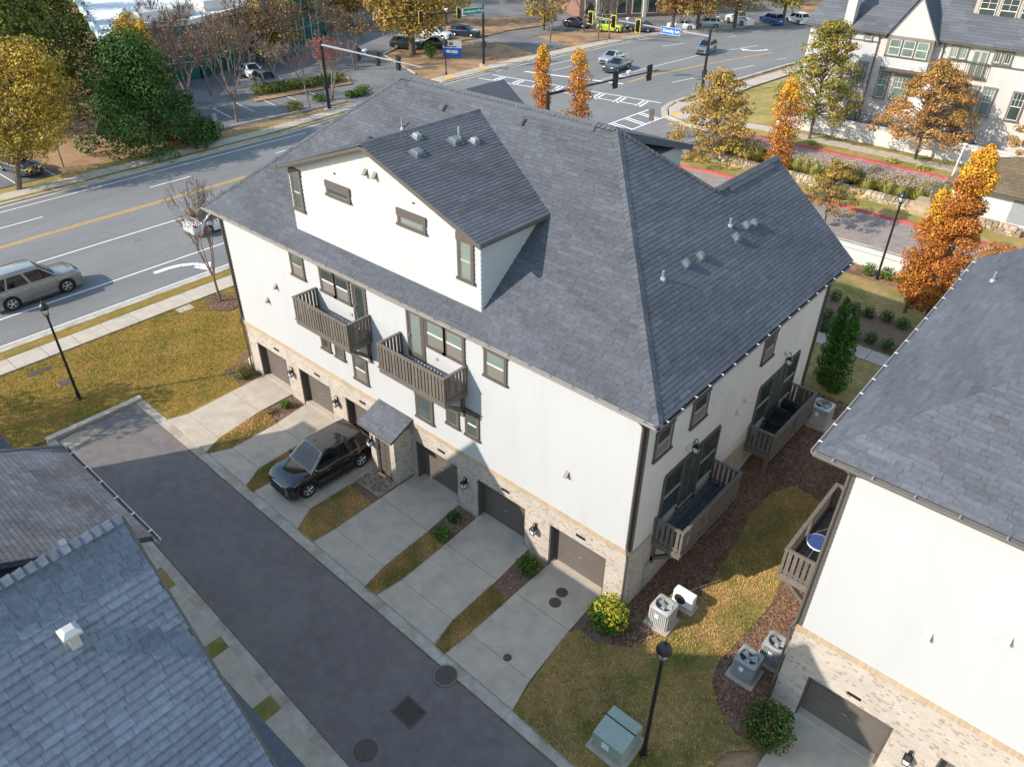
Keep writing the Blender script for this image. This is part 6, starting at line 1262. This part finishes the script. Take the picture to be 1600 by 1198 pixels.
def mast(base, tip, H, heads, label, faced, yellow, arm_mt='steel', zt=6.5, zarm=None):
    b = Vector(base); t = thing('traffic_signal', base, label, 'traffic light', 'mast arm traffic signals'); mb = MB(); mb.lathe([(.28, -.1), (.28, .1), (.2, .14), (.17, 1), (.13, H), (.05, H + .06)], base, 12); mb.build('pole', 'black_metal', t); mb = MB(); mb.lathe([(.55, -.2), (.55, .22)], base, 12); mb.build('footing', 'concrete', t)
    a = Vector((b.x, b.y, b.z + (zarm or zt))); e = Vector((tip[0], tip[1], zt)); mb = MB(); mb.tube(a, e, .12, .05, 10, cap=True); mb.build('mast_arm', arm_mt, t)
    mb = MB(); mb.box(b.x - .15, b.x + .15, b.y - .32, b.y + .32, b.z + 2.3, b.z + 2.9); mb.build('pedestrian_signal', 'signal_black', t)
    for f in heads: p = a.lerp(e, f); signal(t, p.x + faced[0] * .25, p.y + faced[1] * .25, p.z - .15, faced, yellow)
    for f in heads[:1]: p = a.lerp(e, f + .1); mb = MB(); mb.tube(p, p + Vector((0, 0, .35)), .03, .03, 6); mb.box(p.x - .1, p.x + .1, p.y - .25, p.y + .2, p.z + .33, p.z + .5); mb.build('camera', 'white_metal', t)
    return t, a, e
t, a, e = mast((-60.8, 33.6, 0), (-46.0, 33.8), 6.9, (.36, .56, .76), 'signal mast over the main road with three heads seen from behind', (0, 1, 0), False, 'galvanised')
t, a, e = mast((-63.5, 60.7, 0), (-67.0, 47.1), 7.2, (.28, .66), 'signal mast with yellow-edged heads and green street sign by the blue board', (.95, .3, 0), True, 'black_metal', 6.7)
r_ = Vector((.3, -.0, 0)); d_ = (e - a).normalized(); p = a.lerp(e, .115); nrm = Vector((-d_.y, d_.x, 0));  nrm = nrm if nrm.dot(CAM - p) > 0 else -nrm; rt = Vector((0, 0, 1)).cross(nrm)
def board(parent, p, rt, wd, hgt, mt, txt, size, mt2='sign_white', name='street_sign'):
    n = rt.cross(Vector((0, 0, 1))); n = n if n.dot(CAM - p) > 0 else -n; mb = MB(); z = Vector((0, 0, 1)); 
    mb.hexa([p + rt * s * wd / 2 + z * (q * hgt / 2) + n * d for q in (-1, 1) for s, d in ((-1, .03), (1, .03), (1, 0), (-1, 0))]); o = mb.build(name, mt, parent)
    m = MB()
    for s0, s1, q0, q1 in ((-1, 1, .93, 1), (-1, 1, -1, -.93), (-1, -.985, -.93, .93), (.985, 1, -.93, .93)): m.hexa([p + rt * s * wd / 2 + z * q * hgt / 2 + n * d for q in (q0, q1) for s, d in ((s0, .034), (s1, .034), (s1, .03), (s0, .03))])
    m.build('border', mt2, o)
    if txt: text_on(o, txt, p + n * .036, rt if rt.cross(z).dot(n) > 0 else -rt, z, size, mt2)
    return o
board(t, p + nrm * .2 - Vector((0, 0, .05)), rt, 3.0, .75, 'sign_green', 'Cumberland Pkwy', .40); p = a.lerp(e, .215); board(t, p + nrm * .2 - Vector((0, 0, .1)), rt, .6, .95, 'sign_white', '', .1, 'signal_black', 'lane_sign')
t, a, e = mast((-34.6, 66.6, 0), (-50.2, 65.4), 7.1, (.57, .78, .985), 'signal mast with three yellow-edged heads and blue street sign at the corner lawn', (.0, -1, 0), True, 'galvanised', 6.9, 6.4)
p = a.lerp(e, .3); board(t, p + Vector((0, -.2, -.1)), Vector((1, 0, 0)), 2.5, .75, 'sign_blue', 'Donaby Ln', .44)
m = MB(); pz = p + Vector((1.0, -.245, -.1)); m.face([pz + Vector((-.0, 0, .14)), pz + Vector((0, 0, -.14)), pz + Vector((.16, 0, 0))][::-1]); m.box(pz.x - .14, pz.x, pz.y - .002, pz.y + .002, pz.z - .045, pz.z + .045); m.build('arrow', 'sign_white', t)
mast((-30.75, 33.35, .3), (-29.4, 47.8), 6.7, (.6, .93, .3), 'dark signal mast reaching over the side street behind the orange columnar trees', (-1, .1, 0), False, 'black_metal', 6.6, 6.5)
t = thing('pedestrian_pole', (-63.2, 53.5, .1), 'short black pedestrian push-button pole at the kerb ramp', 'pole'); mb = MB(); mb.lathe([(.14, 0), (.14, .15), (.07, .4), (.06, 4.0)], (-63.2, 53.5, .1), 10); mb.build('pole', 'black_metal', t); mb = MB(); mb.box(-63.5, -63.0, 53.3, 53.7, 3.4, 4.1); mb.build('signal_box', 'signal_black', t)
q = gp(1015, 213); t = thing('road_sign', tuple(q), 'brown-backed road sign on a post by the crosswalk', 'sign'); mb = MB(); mb.tube(q, q + Vector((0, 0, 2.6)), .045, .045, 8, cap=True); mb.build('post', 'steel', t); mb = MB(); mb.box(q.x - .28, q.x + .28, q.y - .06, q.y - .03, q.z + 1.5, q.z + 2.6); mb.build('sign_panel', 'bark', t)
q = gp(343, 220); t = thing('road_sign', tuple(q), 'grey road sign on a thin post before the magnolia', 'sign'); mb = MB(); mb.tube(q, q + Vector((0, 0, 2.5)), .04, .04, 8, cap=True); mb.build('post', 'steel', t); mb = MB(); mb.box(q.x - .05, q.x - .02, q.y - .22, q.y + .22, 1.85, 2.5); mb.build('sign_panel', 'acgrey', t)
q = gp(100, 262); t = thing('sign_post', tuple(q), 'thin dark post beside the parked navy sedan', 'post'); mb = MB(); mb.tube(q, q + Vector((0, 0, 3.2)), .05, .04, 8, cap=True); mb.build('post', 'iron', t); mb = MB(); mb.box(q.x - .1, q.x + .1, q.y - .05, q.y + .05, 3.1, 3.3); mb.build('cap', 'iron', t)
# blue business board
bs = thing('sign_board', (-70.0, 61.5, 0), 'white and blue roadside business sign board in the pine straw', 'sign'); c0, c1 = gp(693, 90), gp(721, 91); rt = (c1 - c0).normalized(); p = (c0 + c1) / 2; wd = (c1 - c0).length * 1.02
for z0, z1, mt_ in ((.15, 1.25, 'sign_blue'), (1.25, 2.15, 'sign_white')):
    n = Vector((rt.y, -rt.x, 0)); mb = MB(); mb.hexa([p + rt * s * wd / 2 + n * d + Vector((0, 0, z)) for z in (z0, z1) for s, d in ((-1, .15), (1, .15), (1, -.15), (-1, -.15))]); mb.build('panel', mt_, bs)
n = Vector((rt.y, -rt.x, 0)); n = n if n.dot(CAM - p) > 0 else -n
for s0, s1, z0, z1, mt_ in ((-.72, -.2, .65, 1.0, 'sign_white'), (-.1, .62, .6, .98, 'sign_white'), (-.8, -.4, 1.75, 2.0, 'sign_blue'), (-.3, .1, 1.6, 1.95, 'car_grey'), (-.7, -.1, 1.35, 1.5, 'car_grey'), (.0, .5, 1.35, 1.5, 'sign_blue')):
    m = MB(); m.hexa([p + rt * s * wd / 2 + n * d + Vector((0, 0, z)) for z in (z0, z1) for s, d in ((s0, .165), (s1, .165), (s1, .15), (s0, .15))]); m.build('sign_mark', mt_, bs)
# AC units, transformer, drains
def ac(x, y, z, label, mt_='acmetal', s=.38, H=.95):
    t = thing('ac_unit', (x, y, z), label, 'air conditioner', 'outdoor air conditioning units'); m = MB(); m.box(x - s - .1, x + s + .1, y - s - .1, y + s + .1, z - .1, z + .06); m.build('pad', 'concrete', t)
    m = MB(); m.box(x - s + .03, x + s - .03, y - s + .03, y + s - .03, z + .07, z + H - .32)
    for k in range(10):
        a = -s + .04 + (2 * s - .08) * (k + .5) / 10
        for sx, sy, ex_, ey in ((a - .022, -s, a + .022, -s + .04), (a - .022, s - .04, a + .022, s)): m.box(x + sx, x + ex_, y + sy, y + ey, z + .08, z + H - .07); m.box(x + sy, x + ey, y + sx, y + ex_, z + .08, z + H - .07)
    m.build('casing', mt_, t)
    m = MB(); N = 24; o = [(x + s * max(-1, min(1, 1.32 * math.cos(i * 6.2832 / N))), y + s * max(-1, min(1, 1.32 * math.sin(i * 6.2832 / N)))) for i in range(N)]; r = s * .82; ii = [(x + r * math.cos(i * 6.2832 / N), y + r * math.sin(i * 6.2832 / N)) for i in range(N)]; zt = z + H
    for i in range(N):
        j = (i + 1) % N; m.face([(*o[i], zt - .04), (*o[j], zt - .04), (*ii[j], zt), (*ii[i], zt)]); m.face([(*o[i], zt - .08), (*o[j], zt - .08), (*o[j], zt - .04), (*o[i], zt - .04)]); m.face([(*ii[i], zt), (*ii[j], zt), (*ii[j], zt - .25), (*ii[i], zt - .25)])
    m.build('top_cover', mt_, t); m = MB(); m.lathe([(r, -.25), (r, -.24)], (x, y, zt), 20); m.build('fan_well', 'plastic', t)
    for k in range(3):
        th = k * 2.094 + .5; m = MB(); c = Vector((x, y, zt - .12)); a = Vector((math.cos(th), math.sin(th), 0)); b = Vector((-a.y, a.x, 0)); m.hexa([c + a * u * r + b * v_ + Vector((0, 0, w_ + v_ * .25)) for w_ in (0, .012) for u, v_ in ((.15, -.06), (.9, -.13), (.9, .13), (.15, .06))]); m.build('fan_blade', 'acmetal', t)
    m = MB(); m.lathe([(.07, -.16), (.07, -.06), (.03, -.05)], (x, y, zt), 10); m.build('fan_hub', 'acgrey', t); m = MB()
    for k in range(1, 5): rr_2 = r * k / 4.5; pts = [(x + rr_2 * math.cos(i * 6.2832 / 20), y + rr_2 * math.sin(i * 6.2832 / 20), zt - .005) for i in range(21)]; m.path(pts, .004, 3)
    m.build('fan_guard', 'acgrey', t); m = MB(); m.box(x - .12, x + .02, y - s - .012, y - s - .002, z + H * .55, z + H * .75); m.build('label_plate', 'sign_white', t)
ac(1.35, .55, .06, 'pale sunlit air conditioner at the brick corner of the main townhouse'); ac(4.55, .6, .06, 'grey shaded air conditioner next to the round clipped shrub', 'acgrey'); ac(5.0, 1.75, h(5, 1.75) + .06, 'grey air conditioner against the neighbouring house wall under its balcony', 'acgrey'); q = gp(1278, 652); ac(1.45, 12.9, h(1.4, 12.9) + .05, 'air conditioner beside the far side balcony and cypresses', 'acmetal', .42, 1.0)
t = thing('mini_split', (1.55, 1.75, .1), 'flat white mini-split condenser behind the pale air conditioner', 'air conditioner'); m = MB(); m.box(1.15, 1.95, 1.55, 1.88, .15, .75); m.build('casing', 'white_metal', t, bevel=.03); m = MB(); m.lathe([(.22, 0), (.22, .02)], (1.45, 1.55, .45), 18, axis=(0, -1, 0)); m.build('fan_grille', 'plastic', t); m = MB(); m.box(1.0, 2.05, 1.4, 2.0, .0, .13); m.build('pad', 'concrete', t)
t = thing('transformer_box', (2.75, -4.2, 0), 'green utility transformer box with white label on a concrete pad', 'utility box'); m = MB(); m.box(2.05, 3.4, -4.95, -3.55, -.05, .1); m.build('pad', 'concrete', t, bevel=.02)
M5 = Matrix.Rotation(R_(0), 4, 'Z'); m = MB(); m.prism([(2.2, -4.8, .1), (2.2, -3.7, .1), (2.2, -3.7, .88), (2.2, -4.12, .92), (2.2, -4.8, .8)], (1.05, 0, 0)); m.build('cabinet', 'transformer', t, bevel=.04); m = MB(); m.box(2.17, 3.28, -4.14, -4.1, .915, .93); m.build('lid_seam', 'plastic', t); m = MB(); m.box(2.55, 2.8, -4.815, -4.803, .42, .68); m.build('label_plate', 'sign_white', t)
def cover(x, y, r, z, label, name='manhole_cover', mt_='iron', group='round iron covers'):
    t = thing(name, (x, y, z), label, 'manhole cover', group); m = MB(); m.lathe([(r * 1.14, -.02), (r * 1.14, .006), (r * 1.02, .008)], (x, y, z), 24); m.build('ring', 'asphalt_lot' if r > .3 else mt_, t); m = MB(); m.lathe([(r, -.02), (r, .014), (r * .9, .018)], (x, y, z), 24); m.build('lid', mt_, t); m = MB(); m.box(x - r * .4, x + r * .4, y - r * .14, y + r * .14, z + .018, z + .024); m.build('lid_boss', mt_, t)
cover(-2.85, -6.05, .36, .03, 'rusty manhole cover set in the kerb of the last driveway'); cover(-2.85, -9.45, .38, .002, 'grey manhole cover in the asphalt near the far kerb', mt_='iron'); cover(-1.75, -4.2, .13, .075, 'single small round cover at the lower end of the last driveway'); cover(-2.08, -.8, .2, .075, 'rusty round cover closest to the last garage door'); cover(-1.98, -1.33, .2, .075, 'rusty round cover just beyond another before the last garage')
t = thing('storm_grate', (-2.8, -7.7, 0), 'square iron storm drain grate in the alley asphalt', 'drain grate'); m = MB(); m.box(-3.2, -2.4, -8.05, -7.4, -.02, .008); m.build('recess', 'plastic', t)
for k in range(11): m = MB(); a = -3.17 + k * .074; m.box(a, a + .036, -8.02, -7.43, .004, .022); m.build('bar', 'iron', t)
m = MB(); m.box(-3.26, -2.34, -8.1, -8.03, 0, .02); m.box(-3.26, -2.34, -7.42, -7.35, 0, .02); m.box(-3.26, -3.19, -8.03, -7.42, 0, .02); m.box(-2.41, -2.34, -8.03, -7.42, 0, .02); m.build('frame', 'iron', t)
for i, (x, y, s, lab) in enumerate(((-32.0, .9, .45, 'large pale utility lid in the lawn beside the sidewalk'), (-31.4, -7.9, .3, 'larger of two brown utility lids in the roadside lawn'), (-31.4, -7.3, .26, 'smaller of two brown utility lids in the roadside lawn'), (-29.4, -7.1, .38, 'bare-rimmed utility lid near the lawn lamp post'))): t = thing('utility_lid', (x, y, .06), lab, 'utility cover'); m = MB(); m.box(x - s * .7, x + s * .7, y - s, y + s, .0, .085); m.build('lid', 'concrete' if i == 0 else 'iron', t); m = MB(); m.box(x - s * .75, x + s * .75, y - s * 1.05, y + s * 1.05, -.02, .07); m.build('frame', 'kerbstone', t)
m = MB(); m.lathe([(.01, -.04), (.028, -.028), (.04, 0), (.028, .028), (.01, .04)], (-6.0, -5.7, .075), 12); m.build('tennis_ball', 'car_lime', label='yellow tennis ball lying on the alley kerb', cat='ball')
rr = random.Random(77)
for i in range(9):
    x = -23.9 + rr.uniform(-.9, .3); y = .3 + i * .3 + rr.uniform(-.1, .1); s = rr.uniform(.2, .38); m = MB(); g = rr.uniform(.8, 1.3)
    pts = [(math.cos(a) * math.cos(b), math.sin(a) * math.cos(b), math.sin(b) * .6) for b in (-.5, .1, .7) for a in [k * 1.047 + b for k in range(6)]]; pts = [(x + p[0] * s * rr.uniform(.8, 1.2), y + p[1] * s * rr.uniform(.8, 1.2), .12 + p[2] * s) for p in pts]
    m.v = pts + [(x, y, .12 + s * .55)]
    for b in range(2):
        for k in range(6): m.f.append((b * 6 + k, b * 6 + (k + 1) % 6, b * 6 + 6 + (k + 1) % 6, b * 6 + 6 + k)); m.m.append(0); m.c.append((g, g * .95, g * .85))
    for k in range(6): m.f.append((12 + k, 12 + (k + 1) % 6, 18)); m.m.append(0); m.c.append((g, g * .95, g * .85))
    m.build('boulder', 'rock', label='tan landscape boulder in the mulch at the far corner of the main townhouse', cat='boulder', group='boulders at the far corner')
patch('corner_bed', gxy((365, 590), (372, 560), (395, 545), (405, 590), (398, 605), (378, 603)), .07, 'mulch')
# black chairs on the far side balcony
for i, (x, y, rz) in enumerate(((.5, 10.2, 0), (.5, 11.6, 3.14))):
    t = thing('patio_chair', (x, y, 2.62), 'black patio chair on the far side balcony', 'chair', 'chairs on the far side balcony', rz=rz); m = MB(); m.box(-.3, .3, -.3, .3, .36, .48); m.build('seat', 'plastic', t, local=True, bevel=.04); m = MB(); m.box(-.3, .3, .24, .34, .45, .95); m.build('backrest', 'plastic', t, local=True, bevel=.04)
    for s in (-1, 1):
        m = MB(); m.box(s * .33 - .03, s * .33 + .03, -.3, .3, .6, .65); m.build('armrest', 'plastic', t, local=True)
        for b in (-.27, .27): m = MB(); m.box(s * .29 - .02, s * .29 + .02, b - .02, b + .02, 0, .6); m.build('leg', 'black_metal', t, local=True)
t = thing('patio_table', (.5, 10.9, 2.62), 'small black table between the two patio chairs', 'table'); m = MB(); m.box(.25, .75, 10.65, 11.15, 3.0, 3.05); m.build('table_top', 'plastic', t)
for a in (.3, .7):
    for b in (10.7, 11.1): m = MB(); m.box(a - .02, a + .02, b - .02, b + .02, 2.62, 3.0); m.build('leg', 'black_metal', t)
# ================================================================== office and far buildings
OF = thing('office_building', (-90, 30, 0), 'low office with pale flat roof and slanted green glass walls', 'building')
o0 = hit((140, 60), 2, 6); ang = R_(33); ca, sa = math.cos(ang), math.sin(ang)
OX = lambda u, v, z: (-80.5 - u * sa * 1.0 + v * ca * .55, 20.5 + u * ca * .1 + v * sa * 1.6, z)
base_poly = [hit(p, 2, 6.2) for p in ((158, 64), (200, 44), (298, 36), (432, 2), (500, -16), (500, -90), (130, -90), (116, 0))]
m = MB(); bp_ = [(p.x, p.y) for p in base_poly]
for i in range(len(bp_)): a, b = bp_[i], bp_[(i + 1) % len(bp_)]; m.face([(*a, -.1), (*b, -.1), (*b, 6.2), (*a, 6.2)])
m.build('wall', 'glass_green', OF); m = MB(); m.face([(*p, 6.22) for p in bp_]); m.build('roof', 'roof_white', OF)
m = MB()
for i in range(len(bp_)):
    a, b = Vector((*bp_[i], 6.0)), Vector((*bp_[(i + 1) % len(bp_)], 6.0)); d = (b - a).normalized(); s = Vector((-d.y, d.x, 0)) * .2
    m.hexa([a - s, b - s, b + s, a + s, a - s + Vector((0, 0, .6)), b - s + Vector((0, 0, .6)), b + s + Vector((0, 0, .6)), a + s + Vector((0, 0, .6))])
m.build('parapet', 'sash', OF)
for i in range(len(bp_) - 3):
    a, b = Vector((*bp_[i], 0)), Vector((*bp_[i + 1], 0)); n = int((b - a).length / 1.8)
    for k in range(n + 1): p = a.lerp(b, k / max(1, n)); m = MB(); m.box(p.x - .07, p.x + .07, p.y - .07, p.y + .07, 0, 6.0); m.build('mullion', 'steel', OF)
    for z in (2.0, 4.0): m = MB(); m.tube(a + Vector((0, 0, z)), b + Vector((0, 0, z)), .08, .08, 4); m.build('transom', 'steel', OF)
for p, s in (((235, 30), 2.2), ((280, 22), 1.4), ((330, 12), 2.0), ((410, 8), 1.6)): q = hit(p, 2, 6.3); m = MB(); m.box(q.x - s, q.x + s, q.y - s, q.y + s, 6.2, 7.4); m.build('roof_unit', 'acmetal', OF, bevel=.05)
cn = thing('entrance_canopy', (-78, 38, 0), 'flat white canopy at the office entrance', 'canopy'); q = hit((405, 45), 2, 3.4); m = MB(); m.box(q.x - 2.5, q.x + 2.5, q.y - 4, q.y + 4, 3.2, 3.5); m.build('canopy_roof', 'roof_white', cn)
for a in (-2.2, 2.2):
    for b in (-3.6, 3.6): m = MB(); m.tube((q.x + a, q.y + b, 0), (q.x + a, q.y + b, 3.2), .12, .12, 8); m.build('column', 'steel', cn)
FB = thing('brick_office', (-72, 118, 0), 'distant brick and cream office block behind the far parking row', 'building'); q0, q1 = gp(905, 30), gp(1120, 22); d = (q1 - q0).normalized(); n = Vector((-d.y, d.x, 0)); n = n if n.dot(CAM - q0) < 0 else -n; Lb = (q1 - q0).length
m = MB(); m.hexa([q0, q1, q1 + n * 14, q0 + n * 14, q0 + Vector((0, 0, 8)), q1 + Vector((0, 0, 8)), q1 + n * 14 + Vector((0, 0, 8)), q0 + n * 14 + Vector((0, 0, 8))]); m.build('wall', 'brick_red', FB)
for k in range(9):
    a = q0 + d * Lb * (k + .3) / 9 - n * .08; b = a + d * 1.9
    m = MB(); m.hexa([a + Vector((0, 0, .5)), b + Vector((0, 0, .5)), b + n * .1 + Vector((0, 0, .5)), a + n * .1 + Vector((0, 0, .5)), a + Vector((0, 0, 3.2)), b + Vector((0, 0, 3.2)), b + n * .1 + Vector((0, 0, 3.2)), a + n * .1 + Vector((0, 0, 3.2))]); wd_ = m.build('window', 'sash', FB); m = MB(); c = n * -.01
    m.face([a + d * .15 + c + Vector((0, 0, .65)), b - d * .15 + c + Vector((0, 0, .65)), b - d * .15 + c + Vector((0, 0, 3.05)), a + d * .15 + c + Vector((0, 0, 3.05))]); m.build('pane', 'pane', wd_)
    if k % 3 == 1: m = MB(); p = a - d * .9 - n * .3; m.hexa([p, p + d * .6, p + d * .6 + n * .5, p + n * .5, p + Vector((0, 0, 8)), p + d * .6 + Vector((0, 0, 8)), p + d * .6 + n * .5 + Vector((0, 0, 8)), p + n * .5 + Vector((0, 0, 8))]); m.build('pilaster', 'sash', FB)
